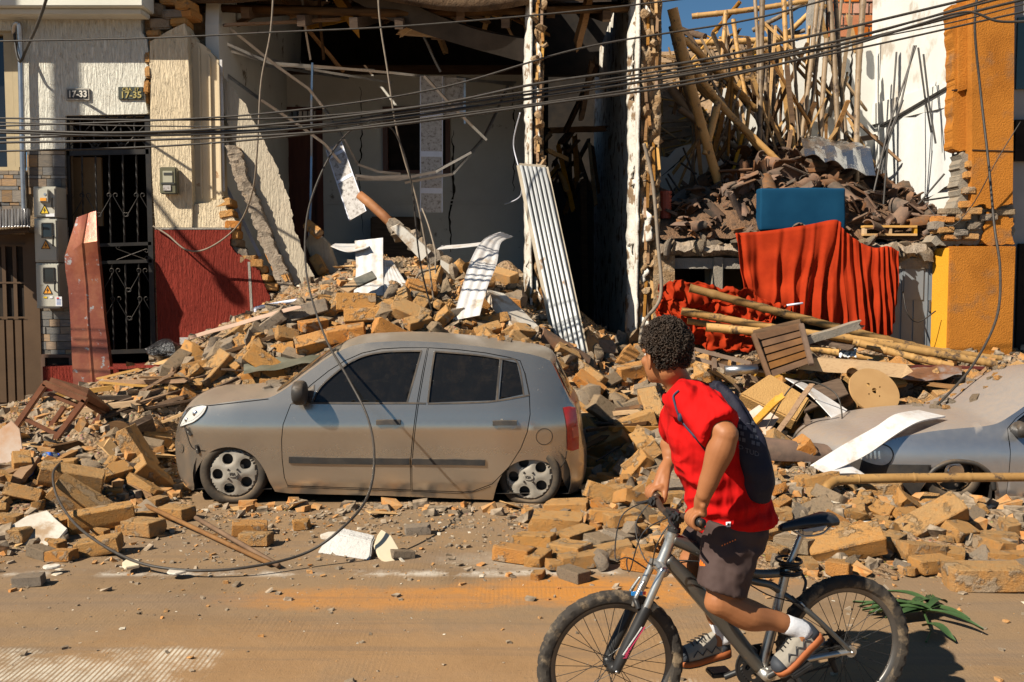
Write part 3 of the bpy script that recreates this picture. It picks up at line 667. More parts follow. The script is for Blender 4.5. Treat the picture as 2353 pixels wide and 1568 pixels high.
for r_ in ((880, 245, 890, 399), (1024, 245, 1034, 399), (890, 245, 1024, 252), (890, 391, 1024, 399)): obj('window_frame', pbox(MB(), *r_, 15.95, 0.16), M_WFR, wf)
obj('chair_rail', pbox(MB(), 742, 459, 1205, 462, 15.985, 0.02), M_ROOM, ch); obj('chair_rail', pbox(MB(), 742, 468, 1205, 470, 15.985, 0.02), M_ROOM, ch)
def crack(pts, Y, w=0.016, seed=0, parent=None, m=None):
    rnd = random.Random(seed); q = []
    for (a, b) in zip(pts[:-1], pts[1:]):
        n = max(2, int(math.hypot(b[0]-a[0], b[1]-a[1])/9))
        for i in range(n): q.append((a[0]+(b[0]-a[0])*i/n+rnd.uniform(-2.5, 2.5), a[1]+(b[1]-a[1])*i/n))
    q.append(pts[-1]); mb = MB(); rows = []
    for i, (u, v) in enumerate(q):
        ww = w*rnd.uniform(0.3, 1.0)*(0.3+0.7*math.sin(math.pi*(i+0.5)/len(q))); p = P(u, v, Y)
        rows.append([p-Vector((ww/2, 0, 0)), p+Vector((ww/2, 0, 0))])
    mb.grid(rows); return obj('crack', mb, m or M_DARK, parent)
crack([(828, 200), (832, 300), (826, 400), (830, 470), (836, 540)], 15.996, 0.03, 1, ch); crack([(1040, 300), (1042, 430), (1034, 500), (1036, 580)], 15.996, 0.05, 2, ch)
crack([(1178, 190), (1182, 300), (1180, 440)], 15.996, 0.03, 3, ch)
thing('dark_cupboard', pbox(MB(), 852, 498, 960, 640, 15.5, 0.4), M_WOODD, 'dark cupboard against the back wall under the hanging panels', 'cupboard', bevel=0.02)
M_THATCH = mat('roof_underside', [c3(0.05, 0.03, 0.016), c3(0.11, 0.065, 0.035), c3(0.075, 0.05, 0.03)], 5, 0.95, 1.0, 20, 0.04, stretch=(1, 1, 1), world=True)
rt = random.Random(21)
xa, xb = -4.3, 1.55
rows = []
for y in np.linspace(12.15, 17.4, 16):
    z = 5.15+(y-12.1)*0.30
    rows.append([Vector((x, y, z+0.06*math.sin(x*2.1+y)-0.10*math.exp(-((x+0.5)/1.2)**2))) for x in np.linspace(xa, xb, 34)])
mb = MB(); mb.grid(rows)
keep = [];
for f in mb.f:
    c = sum((Vector(mb.v[i]) for i in f), Vector())/4
    hole = any(((c.x-hx)/rx)**2+((c.y-hy)/ry)**2 < 1 for hx, hy, rx, ry in ((-3.35, 15.2, 0.16, 0.3), (-3.0, 15.0, 0.13, 0.2), (1.2, 15.6, 0.35, 0.9), (0.9, 16.6, 0.5, 0.6)))
    if not hole: keep.append(f)
mb.f = keep; mb.m = [0]*len(keep)
o = obj('roof', mb, M_THATCH, ch, smooth=True); sd = o.modifiers.new('thick', 'SOLIDIFY'); sd.thickness = 0.16; sd.offset = 1
for i, x in enumerate(np.arange(-3.8, 1.6, 0.62)):
    obj('rafter', MB().beam((x+rt.uniform(-.1, .1), 12.3, 5.02+rt.uniform(-.12, .05)), (x+rt.uniform(-.15, .15), 17.2, 6.42+rt.uniform(-.12, .05)), 0.10, 0.13), M_WOODD, ch)
for i, y in enumerate(np.arange(12.5, 16.8, 0.7)):
    z = 5.03+(y-12.1)*0.30
    obj('purlin', MB().tube([(-3.9, y, z), (-1.2, y+rt.uniform(-.1, .1), z-0.09), (1.5, y+rt.uniform(-.1, .1), z-0.03)], 0.05, 8), M_WOODD, ch, smooth=True)
def timber(a, b, w, h, m, label, group=None, name='wood_spar', roll=0.0, jag=True, seed=0):
    a, b = Vector(a), Vector(b); d = (b-a); L = d.length
    rnd = random.Random(seed+int(L*1000)); rr = []; n = max(4, int(L/0.15))
    d.normalize(); up = Vector((0, 0, 1)) if abs(d.z) < 0.9 else Vector((0, 1, 0))
    sx = d.cross(up).normalized(); sz = sx.cross(d)
    sx2 = sx*math.cos(roll)+sz*math.sin(roll); sz2 = sz*math.cos(roll)-sx*math.sin(roll)
    for i in range(n+1):
        c = a.lerp(b, i/n)+Vector((rnd.uniform(-1, 1), rnd.uniform(-1, 1), rnd.uniform(-1, 1)))*0.004
        ring_ = []
        for (x, z) in ((-1, -1), (-.2, -1), (1, -1), (1, 0.1), (1, 1), (0.2, 1), (-1, 1), (-1, -.1)):
            q = c+sx2*x*w/2*rnd.uniform(.93, 1.05)+sz2*z*h/2*rnd.uniform(.93, 1.05)
            if jag and i in (0, n): q += d*rnd.uniform(-1, 1)*min(w, h)*0.9
            ring_.append(q)
        rr.append(ring_)
    return thing(name, MB().rings(rr), m, label, 'timber', group, auto=0.6)
tg = 'broken timbers in the roof void'
tl = 'splintered timber hanging in the dark roof void above the ruined room'
for (u0, v0, Y0, u1, v1, Y1, w, h, m_) in ((770, -20, 13.2, 825, 70, 13.0, 0.13, 0.12, M_WOODY), (925, 72, 13.4, 1050, 80, 13.6, 0.12, 0.09, M_WOODY), (1010, 25, 13.0, 1190, -8, 13.6, 0.12, 0.10, M_WOOD),
        (1080, 10, 13.0, 1205, 12, 13.4, 0.13, 0.13, M_WOOD), (980, 30, 12.8, 1040, -25, 12.6, 0.11, 0.11, M_WOOD), (600, 6, 13.4, 760, 14, 14, 0.08, 0.10, M_WOOD), (1000, 84, 14, 1080, 84, 14, 0.1, 0.08, M_WOOD),
        (700, 30, 14.6, 900, 22, 15, 0.07, 0.09, M_WOOD), (880, 40, 14.6, 960, -10, 14.2, 0.08, 0.08, M_WOODD)):
    timber(P(u0, v0, Y0), P(u1, v1, Y1), w, h, m_, tl, tg)
M_TILE = mat('clay_tile', [c3(0.20, 0.095, 0.05), c3(0.13, 0.075, 0.05), c3(0.30, 0.13, 0.055)], 6, 0.9, 0.5, 40, 0.008, rand=0.3, wear=(c3(0.055, 0.045, 0.038), 0.45, 0.62, 3), dust=(DUST, 0.15), spec=0.15)
def tile_mesh(seed=0, broken=False):
    rnd = random.Random(seed); rr = []; L = 0.40 if not broken else rnd.uniform(0.16, 0.28); n = 9
    for t in np.linspace(0, 1, 5):
        r_ = 0.105-0.025*t; row = []
        for k in range(n):
            a = math.pi*(k/(n-1)); jx = (rnd.uniform(-.05, .05) if broken and t in (0, 1) else 0)
            row.append((t*L-L/2+jx, r_*math.cos(a), r_*math.sin(a)*0.75))
        rr.append(row)
    mb = MB(); mb.grid(rr); me = mb.mesh('roof_tile', M_TILE, smooth=True)
    bm = bmesh.new(); bm.from_mesh(me); bmesh.ops.solidify(bm, geom=bm.faces[:], thickness=0.016); bm.to_mesh(me); bm.free(); sharp(me, 0.7); return me
TILES = [tile_mesh(i, i > 2) for i in range(9)]
def put_tile(p, rot, label, group, sc=1.0, seed=None):
    o = bpy.data.objects.new('clay_tile', TILES[(seed if seed is not None else random.randrange(9)) % 9]); COL.objects.link(o); o.location = p; o.rotation_euler = rot; o.scale = (sc, sc, sc)
    return tag(o, label, 'roof tile', group)
for (u, v) in ((1005, -2), (985, 8), (1022, 6)): put_tile(P(u, v, 12.4), (rt.uniform(-.5, .5), 0.3, 1.4), 'clay roof tile caught among timbers at the eaves of the ruined room', 'tiles at the eaves', 1.3, 0)
mb = MB(); A = P(820, -25, 12.5); B = P(1222, 118, 12.45); d = (B-A).normalized(); up = Vector((0, -0.35, 1)).normalized(); sx = d.cross(up).normalized(); up = sx.cross(d)
prof = [(-0.10, 0.13), (0.10, 0.13), (0.10, -0.13), (-0.10, -0.13)]
mb.rings([[c+sx*x*(1-0.25*abs(math.sin(t*9)))*1.0+up*z*(1+0.12*math.sin(t*7)) for x, z in prof] for t in np.linspace(0, 1, 14) for c in (A.lerp(B, t)+Vector((0, 0, -0.10*math.sin(t*math.pi))),)])
thing('steel_channel', mb, mat('dark_steel', [c3(0.03, 0.026, 0.023), c3(0.06, 0.05, 0.042)], 4, 0.4, 0.2, 30, 0.004, metal=0.5, world=True), 'long buckled dark steel channel sloping down across the open roof', 'steel beam', auto=0.5)
ms = 'galvanised ceiling stud dangling bent across the torn-open room'
studs = [[(500, 92, 12.6), (620, 145, 13.2), (720, 152, 13.6), (905, 168, 14), (1060, 185, 14.4), (1185, 190, 15)], [(512, 112, 12.8), (640, 150, 13.4), (860, 162, 14.2)],
         [(515, 168, 12.7), (600, 230, 12.7), (690, 290, 12.9), (745, 330, 13), (800, 395, 13.2), (820, 412, 13.3), (920, 412, 13.4), (1000, 395, 13.4), (1082, 350, 13.6), (1110, 320, 13.8)],
         [(528, 65, 12.8), (640, 155, 13), (710, 205, 13.2), (745, 250, 13.3), (790, 320, 13.3), (822, 378, 13.4), (870, 395, 13.5), (920, 400, 13.6)],
         [(694, -10, 13.4), (704, 80, 13.5), (714, 138, 13.6)], [(718, 145, 13.4), (716, 230, 13.4), (716, 360, 13.5)], [(716, 360, 13.3), (714, 470, 13.2), (710, 560, 13.0)],
         [(975, 85, 14), (1000, 140, 14), (1013, 165, 14)], [(975, 175, 13.2), (1040, 245, 13.2), (1085, 290, 13.3), (1118, 322, 13.4)], [(1110, 320, 13.5), (1140, 260, 13.8), (1168, 195, 14.2)],
         [(1068, 180, 14), (1068, 285, 14)], [(930, 420, 13.5), (1040, 400, 13.5), (1090, 345, 13.7)], [(560, 122, 13.2), (700, 158, 14.5), (900, 190, 15.2)], [(600, 150, 13.6), (800, 180, 15)], [(940, 405, 13.0), (860, 408, 13.1), (800, 402, 13.1)], [(1050, 178, 14.6), (1180, 196, 15.2)]]
for q in studs:
    mb = MB(); pts = [P(*a) for a in q]
    for a, b in zip(pts[:-1], pts[1:]): mb.beam(a, b, 0.026, 0.034, (0, -0.3, 1))
    me = mb.mesh('ceiling_stud', M_STEEL); o = link('ceiling_stud', me); origin(o); tag(o, ms, 'metal stud', 'metal studs of the fallen ceiling')
M_PVCP = mat('pvc_print', [c3(0.36, 0.33, 0.31), c3(0.52, 0.49, 0.47)], 30, 0.5, world=True, wear=(c3(0.22, 0.19, 0.17), 0.5, 0.62, 22)); M_PVCW = solid('pvc_white', c3(0.66, 0.68, 0.78), 0.4)
def panel(pts, label, bands=True, bd=((0.27,), (0.55,), (0.82,)), th=0.012):
    a, b, c, d = [P(*q) for q in pts]; n = (b-a).cross(d-a).normalized(); n = -n if n.y > 0 else n
    o = empty('pvc_panel', (c+d)/2, label, 'panel', 'fallen pvc ceiling panels')
    obj('sheet', MB().prism([a, b, c, d], -n*th), M_PVCP, o)
    if bands:
        for (t,) in bd:
            t2 = t+0.04; obj('white_band', MB().prism([a.lerp(d, t), b.lerp(c, t), b.lerp(c, t2), a.lerp(d, t2)], n*0.004), M_PVCW, o)
        for e0, e1 in ((0, 0.05), (0.96, 1.0)): obj('white_edge', MB().prism([a.lerp(b, e0), a.lerp(b, e1), d.lerp(c, e1), d.lerp(c, e0)], n*0.003), M_PVCW, o)
    return o
panel([(965, 175, 14.0), (1018, 175, 14.0), (1017, 489, 14.0), (965, 488, 14.0)], 'long narrow printed pvc panel hanging straight down before the window')
panel([(1019, 178, 14.1), (1068, 180, 14.1), (1066, 262, 14.1), (1019, 262, 14.1)], 'short printed pvc panel hanging beside the long one before the window', True, ((0.9,),))
panel([(748, 345, 13.2), (785, 325, 13.2), (842, 485, 12.9), (802, 508, 12.9)], 'tilted printed pvc panel hanging in front of the room wall', True, ((0.1,), (0.45,)))
fc = [(510, 172), (545, 215), (560, 235), (600, 310), (630, 372), (644, 402), (663, 459), (676, 523), (698, 580), (733, 672), (760, 760), (712, 760), (685, 681), (644, 580), (609, 491), (580, 434), (545, 340), (513, 255)]
fc = rough_poly(fc, 2.0, 8, 9)
M_SLAB = combed('grey_combed', [c3(0.46, 0.39, 0.29), c3(0.54, 0.46, 0.35), c3(0.34, 0.26, 0.18)], 0.7)
ls = empty('leaning_wall_slab', P(730, 690, 12.5), 'tall grey plastered wall slab leaning to the right with brick edge exposed', 'wall slab')
mb = MB(); q = [P(u, v, 12.24-(v-170)*0.0003) for u, v in fc]; mb.prism(q, (-0.10, 0.14, -0.03)); obj('plaster_face', mb, M_SLAB, ls)
rb = random.Random(5)
L0 = [(528, 360), (542, 402), (569, 465), (590, 542), (628, 630), (657, 688), (680, 740)]; L1 = [(556, 365), (574, 418), (605, 487), (640, 577), (682, 678), (702, 725)]
cl = catmull([P(u, v, 12.22-(v-170)*0.0003) for u, v in [(540, 340), (558, 408), (587, 470), (614, 548), (650, 630), (676, 690), (700, 745)]], 3)
eb = []
for i, c in enumerate(catmull(cl, 4)):
    eb.append([c+Vector((x*(.065+.03*rb.random()), y*(.10+.02*rb.random()), .02*rb.uniform(-1, 1)))+Vector((.02*noise.noise(c*14), 0, 0)) for x, y in ((-1, -1), (-.3, -1.1), (.4, -1), (1, -.9), (1, 1), (-1, 1))])
obj('brick_edge', MB().rings(eb), M_MORTAR, ls, auto=.1)
for i in (4, 7, 9, 10, 11, 12, 13, 14, 15, 16, 17):
    if i >= len(cl)-1: continue
    a, b = cl[i], cl[i+1]; w = 0.125+rb.uniform(-.03, .03)
    of = Vector((rb.uniform(-.02, .02), rb.uniform(-.03, .03), 0)); bm_ = MB().beam(a-(b-a)*.02+of, b+(b-a)*rb.uniform(-.03, .05)+of, 0.20, w, (0.9, rb.uniform(-.2, .2), 0.4)); obj('brick', bm_, (M_BRICK if i % 3 else M_BRICK2) if i > 8 else M_MORTAR, ls, bevel=0.02)
mb = MB(); mb.prism(FP([(715, 525), (752, 560), (790, 672), (762, 690), (735, 640), (700, 560)], 12.55), (0.02, 0.15, 0)); thing('wall_fragment', mb, M_SLAB, 'small tan plastered wall fragment beside the big leaning slab', 'wall fragment', bevel=0.01)
for i, (u0, v0, u1, v1) in enumerate(((722, 590, 745, 630), (745, 632, 768, 664), (705, 515, 735, 540))):
    thing('brick', MB().beam(P(u0, v0, 12.45), P(u1, v1, 12.4), 0.16, 0.13, (1, 0, 0.5)), M_BRICK, 'brick broken from the edge of the small tan wall fragment', 'brick', 'bricks at the small wall fragment', bevel=0.015)
thing('edge_strip', MB().beam(P(515, 420, 12.6), P(598, 590, 12.4), 0.02, 0.04, (1, 0, 0)), M_PVCW, 'thin white pvc strip leaning behind the broken red wall', 'strip')
M_WPART = mat('partition_white', [c3(0.50, 0.46, 0.40), c3(0.64, 0.60, 0.54)], 2.5, 0.9, 0.6, 14, 0.03, world=True, wear=(c3(0.20, 0.13, 0.075), 0.53, 0.60, 4.5))
def partition(name, x0, x1, y0, y1, ztop, seed, parent):
    rnd = random.Random(seed)
    mb = MB(); rows = []
    zs = np.linspace(0.2, ztop, 60)
    for z in zs:
        e = 0.06*noise.noise(Vector((seed, 0, z*2.2)))+0.07*noise.noise(Vector((seed, 3, z*7)))
        ys = np.concatenate([[y0+e], np.linspace(y0+0.25, y1, 22)])
        rows.append([Vector((x0+0.02*noise.noise(Vector((y*1.5, z*1.5, seed))), y, z)) for y in ys])
    mb.grid(rows); o = obj('partition_wall', mb, M_WPART, parent, smooth=True); sd = o.modifiers.new('t', 'SOLIDIFY'); sd.thickness = 0.03; sd.offset = -1
    mb = MB(); mb.grid([[Vector((x1+0.02*noise.noise(Vector((y*1.5, z*1.5, seed+9))), y, z)) for y in np.linspace(y0+0.22, y1, 16)] for z in zs]); obj('partition_wall', mb, M_WPART, parent, smooth=True)
    mb = MB(); rows = []
    for z in np.linspace(0.2, ztop, 150):
        row = []
        for k in range(9):
            t = k/8; x = x0+0.02+(x1-x0-0.04)*t
            y = y0+0.06+0.09*noise.fractal(Vector((x*9, z*5, seed)), .7, 2, 4)+0.03*noise.noise(Vector((x*30, z*30, seed)))
            row.append(Vector((x, y, z)))
        rows.append([Vector((x0+0.02, y0+0.5, z))]+row+[Vector((x1-0.02, y0+0.5, z))])
    mb.grid(rows); obj('mud_core', mb, M_MUD, parent, smooth=True)
    for i in range(int((ztop-0.5)/0.16)):
        z = 0.6+i*0.16+rnd.uniform(-.05, .05); x = rnd.uniform(x0+0.04, x1-0.02); L = rnd.uniform(0.15, 0.5)
        obj('lath', MB().beam((x, y0-0.01, z), (x+rnd.uniform(-.03, .03), y0+0.05, z+L), 0.03, 0.035, (0, 1, 0)), rnd.choice((M_WOOD, M_WOODY, M_WOOD)), parent)
        if rnd.random() < 0.6:
            obj('mud_lump', chunk_mesh(rnd, 0.07, M_MUD), None, parent).location = (0, 0, 0)
            o = COL.objects[-1]; o.location = (rnd.uniform(x0+.02, x1-.02), y0+rnd.uniform(0, .05), z)
            o.rotation_euler = (rnd.uniform(0, 6), rnd.uniform(0, 6), 0)
def chunk_mesh(rnd, r, m, squash=1.0, n=14, sub=1, name='chunk'):
    bm = bmesh.new()
    for i in range(n):
        v = Vector((rnd.gauss(0, 1), rnd.gauss(0, 1), rnd.gauss(0, 1))).normalized()*r*rnd.uniform(0.75, 1.1); v.z *= squash; bm.verts.new(v)
    r_ = bmesh.ops.convex_hull(bm, input=bm.verts[:])
    bmesh.ops.delete(bm, geom=[g for g in r_['geom_interior'] if isinstance(g, bmesh.types.BMVert)], context='VERTS')
    if sub:
        bmesh.ops.subdivide_edges(bm, edges=bm.edges[:], cuts=sub, use_grid_fill=True)
        bmesh.ops.triangulate(bm, faces=bm.faces[:])
        for v in bm.verts: v.co *= 1+0.14*noise.fractal(v.co*(2.2/r)+Vector((rnd.random()*0, 0, 0)), .7, 2, 3)
    bmesh.ops.recalc_face_normals(bm, faces=bm.faces)
    me = bpy.data.meshes.new(name); bm.to_mesh(me); bm.free(); me.materials.append(m); sharp(me, 0.55); return me
def flap(xa_, ya_, xb_, yb__, zt, seed):
    rows = []; fr_ = random.Random(seed); zb = [.3]; vb_ = [.6]
    while zb[-1] < zt+.5:
        zb.append(zb[-1]+fr_.choice((.02, .03, .08, .15, .3))); vb_.append(fr_.choice((.08, .25, .5, .8, 1.0, .9)))
    for z in np.linspace(0.4, zt, 260):
        a_ = 0.16*noise.noise(Vector((seed, z*1.1, 0)))+0.05*noise.noise(Vector((seed, z*9, 2))); c_ = float(np.interp(z, zb, vb_))+.12*noise.noise(Vector((seed, z*17, 5))); c_ = max(a_+.06, min(1.05, c_))
        A3 = Vector((xa_, ya_, z)); B3 = Vector((xb_, yb__, z)); rows.append([A3.lerp(B3, a_+(c_-a_)*t)+Vector((.012*noise.noise(Vector((z*9, t*4, seed))), -.02*math.sin(t*3), 0)) for t in np.linspace(0, 1, 6)])
    o = obj('torn_plaster', MB().grid(rows), M_WPART, ch, smooth=True); o.modifiers.new('t', 'SOLIDIFY').thickness = .02
flap(.17, 12.35, .35, 11.97, 5.4, 2.5); flap(1.44, 12.4, 1.66, 11.93, 5.3, 6.5)
for i in range(34):
    u = rt.uniform(520, 1215); a = P(u, rt.uniform(-30, 55), rt.uniform(12.6, 15)); an = rt.gauss(0, .5)+(1.57 if i % 4 == 0 else 0); L = rt.uniform(.4, 1.6); d = Vector((math.cos(an), rt.uniform(-.5, .5), -abs(math.sin(an)) if i % 4 == 0 else math.sin(an)*.5))
    timber(a-d*L/2, a+d*L/2, rt.uniform(.03, .09), rt.uniform(.03, .08), rt.choice((M_WOOD, M_WOODD, M_WOOD, M_WOODY)), tl, tg, seed=i)
partition('partition', 0.245, 0.40, 12.0, 16.0, 5.5, 3, ch)
obj('upper_wall', MB().bx(P(335, 0, 12.5).x, xl-.17, 12.5, 12.7, .3, 7.5), M_MUD, ch)
partition('partition', 1.52, 1.80, 12.0, 18.2, 5.7, 8, ch)
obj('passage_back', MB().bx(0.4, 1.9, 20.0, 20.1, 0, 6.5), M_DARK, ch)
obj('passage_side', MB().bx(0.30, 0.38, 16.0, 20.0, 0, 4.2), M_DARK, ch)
rp = random.Random(8)
for i in range(26):
    u = rp.uniform(1262, 1378); v = rp.uniform(290, 400); a = P(u, v, rp.uniform(16.2, 18)); ang = rp.uniform(-1.3, 1.3); L = rp.uniform(0.3, 1.2)
    timber(a, a+Vector((math.sin(ang)*L*0.5, rp.uniform(-.3, .3), -abs(math.cos(ang))*L)), rp.uniform(.03, .09), rp.uniform(.03, .06), rp.choice((M_WOODY, M_WOOD, M_WOODD, M_WOODD)), 'splintered board heaped in the dark passage between the two partition walls', 'boards in the passage', 'board', seed=i)
for (u0, v0, Y0, u1, v1, Y1, w, m_) in ((1355, -10, 12.6, 1325, 108, 12.9, 0.08, M_WOOD), (1362, 140, 14, 1335, 270, 14.6, 0.07, M_WOOD), (1372, 150, 14, 1300, 300, 15, 0.06, M_WOODD), (1262, 300, 15.5, 1390, 296, 15.5, 0.07, M_WOOD), (1255, 345, 14.5, 1300, 365, 14.7, 0.05, M_WOODY), (1288, 500, 17, 1292, 780, 17, 0.08, M_WOODD), (1340, 420, 16, 1345, 760, 16, 0.1, M_WOODD)):
    timber(P(u0, v0, Y0), P(u1, v1, Y1), w, w*1.2, m_, 'loose pole hanging down inside the dark passage between partition walls', 'poles in the passage', 'pole')
bb = empty('broken_wall_beam', P(1060, 650, 12.0), 'broken wall beam of mortar with white plaster, a round brown log sticking out', 'broken beam')
obj('log', MB().tube([P(826, 448, 12.4), P(850, 468, 12.35), P(880, 495, 12.3), P(915, 530, 12.2)], [0.055, 0.06, 0.06, 0.06], 12), mat('log_brown', [c3(0.20, 0.075, 0.03), c3(0.34, 0.15, 0.06)], 5, 0.6, 0.4, 20, 0.006, world=True), bb, smooth=True)
mb = MB(); rr = []
for i, (u, v, w) in enumerate(((905, 522, .17), (935, 548, .20), (965, 570, .21), (1000, 595, .22), (1030, 625, .22), (1058, 652, .18))):
    c = P(u, v, 12.2-0.04*i); rr.append([c+Vector((x*w*(1+rb.uniform(-.15, .15)), y*w, z*w*(1+rb.uniform(-.15, .15)))) for x, y, z in ((-.7, -.5, -.7), (0.1, -.6, -.9), (.75, -.4, .1), (.9, .4, .8), (0, .6, .9), (-.8, .4, .2))])
for i, (u, v) in enumerate(((905, 522), (922, 538), (940, 552), (958, 566), (978, 580), (998, 594), (1016, 610), (1034, 628), (1050, 646), (1064, 662))):
    o = obj('mortar_lump', chunk_mesh(rb, .13+.03*rb.random(), M_MORTAR, .8, 16, 1), None, bb); o.location = P(u+4, v-2, 12.2-.02*i); o.rotation_euler = (rb.uniform(0, 6), rb.uniform(0, 6), 0)
for pts in ([(897, 524), (918, 515), (990, 578), (968, 600)], [(1012, 598), (1040, 612), (1030, 636), (1012, 628)]):
    obj('plaster', MB().prism(FP(pts, 11.98), (0.0, 0.03, 0.01)), M_WHITE, bb)
mb = MB(); rows = []
A0, A1, B0, B1 = P(1193, 381, 11.75), P(1254, 386, 11.75), P(1278, 800, 11.1), P(1352, 838, 10.9)
n = 40
for j in range(14):
    t = j/13; l, r_ = A0.lerp(B0, t), A1.lerp(B1, t); row = []
    for i in range(n+1):
        s_ = i/n; ph = (s_*6) % 1.0; h = 0.030*(1 if 0.25 < ph < 0.75 else -1)*min(1, abs(((s_*12) % 1)-0.5)*8+0.2) if 0.04 < t < 0.99 else 0
        row.append(l.lerp(r_, s_)+Vector((0, -h, 0)))
    rows.append(row)
mb.grid(rows); cs = empty('corrugated_door', (B0+B1)/2, 'tall grey corrugated metal door leaning crooked at the dark passage', 'metal door')
M_CORR = mat('corrugated_grey', [c3(0.36, 0.37, 0.37), c3(0.46, 0.46, 0.45)], 3, 0.45, 0.2, 30, 0.004, world=True, metal=0.4, wear=(c3(0.20, 0.13, 0.08), 0.60, 0.70, 4))
o = obj('sheet', mb, M_CORR, cs, auto=0.4); sd = o.modifiers.new('t', 'SOLIDIFY'); sd.thickness = 0.01
for a, b in ((A0, A1), (A1, B1), (B1, B0), (B0, A0)): obj('frame', MB().beam(a+Vector((0, .03, 0)), b+Vector((0, .03, 0)), 0.06, 0.05, (0, 1, 0)), mat('door_edge', [c3(0.34, 0.28, 0.20), c3(0.44, 0.38, 0.30)], 6, 0.7, world=True), cs)
rh = empty('orange_house', P(2240, 815, 11.6), 'orange rendered house whose upper room has lost its front and roof', 'house')
M_ORG = combed('orange_render', [c3(0.55, 0.24, 0.035), c3(0.66, 0.31, 0.05), c3(0.34, 0.14, 0.03)], 0.7)
M_ORG2 = mat('orange_stucco', [c3(0.33, 0.115, 0.013), c3(0.44, 0.16, 0.02), c3(0.38, 0.135, 0.017)], 1.6, 0.85, 0.8, 55, 0.018, world=True, wear=(c3(0.24, 0.12, 0.05), 0.54, 0.72, 2.2), spec=0.2)
M_WLIT = mat('room_white', [c3(0.62, 0.60, 0.55), c3(0.70, 0.68, 0.63)], 2, 0.88, 0.25, 40, 0.006, world=True, wear=(c3(0.44, 0.38, 0.31), 0.52, 0.66, 1.8))
XR = P(2215, 400, 12.0).x
Z1 = 2.24
def poly3(name, pts, d, m, parent): return obj(name, MB().prism([Vector(p) for p in pts], d), m, parent)
zt = lambda x: 0
rr_ = random.Random(4)
yb = 15.0
side = [(XR, 12.0, 0.3), (XR, yb+0.2, 0.3), (XR, yb+0.2, 6.6), (XR, 12.0, 6.6)]
poly3('wall_side', side, (0.2, 0, 0), M_WLIT, rh)
obj('wall_band', MB().beam((XR-0.02, 12.0, 4.05), (XR-0.02, yb, 4.25), 0.05, 0.30, (0, 0, 1)), M_WLIT, rh)
back = [(1.74, yb, Z1), (XR, yb, Z1), (XR, yb, 5.45)]
x = XR
top = []
for i in range(30):
    xx = XR-(XR-1.74)*(i+1)/31; base = 5.35 if xx > 4.0 else (4.6 if xx > 3.0 else 3.9); top.append((xx, yb, base+rr_.uniform(-.06, .06)+(-(3.0-xx)*0.35 if xx < 3 else 0)))
poly3('wall_back', back+top+[(1.74, yb, 3.1)], (0, 0.18, 0), M_WLIT, rh)
crack([(1520, 405), (1560, 370), (1590, 345), (1615, 330)], 14.996, 0.05, 5, rh); crack([(1960, 100), (1955, 200), (1962, 330), (1950, 440)], 14.996, 0.06, 7, rh); crack([(1690, 430), (1740, 390), (1790, 400)], 14.996, 0.03, 9, rh); crack([(1870, 330), (1900, 400), (1890, 430)], 14.996, 0.03, 12, rh)
M_CANE = mat('cane_mat', [c3(0.10, 0.06, 0.03), c3(0.26, 0.15, 0.06), c3(0.18, 0.105, 0.05)], 5, 0.95, 0.8, 30, 0.03, rand=0.35)
obj('wall_rear', MB().bx(1.6, 5.0, 17.6, 17.8, 0.3, 5.2), M_MUD, rh)
cm = random.Random(31); CHK0 = [chunk_mesh(random.Random(70+i), 1.0, M_MORTAR, .8, 13, 1, 'lump') for i in range(4)]
mt = obj('cane_mat', MB(), M_CANE, rh)
mb = MB(); mb.grid([[Vector((1.9+2.9*s_, 15.3+1.6*t+0.05*math.sin(9*s_), 4.55-0.95*(1-t)+1.15*t-0.10*math.sin(s_*7))) for s_ in np.linspace(0, 1, 30)] for t in np.linspace(0, 1, 12)])
obj('mat_backing', mb, M_CANE, mt, smooth=True)
for i in range(210):
    s_ = cm.random(); t = cm.random(); p = Vector((1.9+2.9*s_, 15.22+1.6*t, 4.55-0.95*(1-t)+1.15*t-0.10*math.sin(s_*7)+0.04)); L = cm.uniform(0.2, 0.9); an = cm.gauss(0, 0.25)
    if i % 3 == 0: d = Vector((cm.uniform(-.2, .2), 0.55, 0.72))
    else: d = Vector((math.cos(an), cm.uniform(-.15, .15), math.sin(an)))
    obj('cane', MB().beam(p-d*L/2, p+d*L/2, cm.uniform(.02, .05), 0.02), M_CANE if i % 4 else M_WOODY, mt)
bwk = empty('block_wall', P(1950, 90, 15.6), 'unplastered hollow clay block wall rising behind the roofless room', 'wall')
M_BLK = mat('clay_block', [c3(0.42, 0.13, 0.05), c3(0.52, 0.19, 0.075)], 3, 0.85, 0.5, 60, 0.006, rand=0.15, bstretch=(0.3, 1, 14))
obj('mortar', pbox(MB(), 1902, -150, 2020, 130, 15.52, 0.14), M_CONC, bwk)
for j in range(8):
    for i in range(4):
        u = 1898+i*38+(j % 2)*17-12; v = 62-j*27
        if u > 1898 or True: obj('clay_block', pbox(MB(), max(u, 1903), v, min(u+34, 2019), v+23, 15.5-cm.uniform(0, .008), 0.1), M_BLK, bwk, bevel=0.004)
obj('column', pbox(MB(), 1862, -150, 1901, 92, 15.45, 0.25), M_CONC, bwk)
mb = MB(); rows = []
for t in np.linspace(0, 1, 200):
    xx = 1.74+(XR-1.74)*t; row = []
    e = 0.05*noise.fractal(Vector((xx*2.5, 1, 0)), .6, 2, 5)
    for (y, z) in ((15.0, Z1+.02), (12.05, Z1+.02), (11.93, Z1-.02), (11.90, Z1-.09), (12.0, Z1-.15), (12.4, Z1-.17), (15.0, Z1-.17)):
        row.append(Vector((xx, y+(e if y < 12.3 else 0), z+(0.04*noise.fractal(Vector((xx*4, y*4, z*4)), .6, 2, 5) if y < 12.3 else 0))))
    rows.append(row)
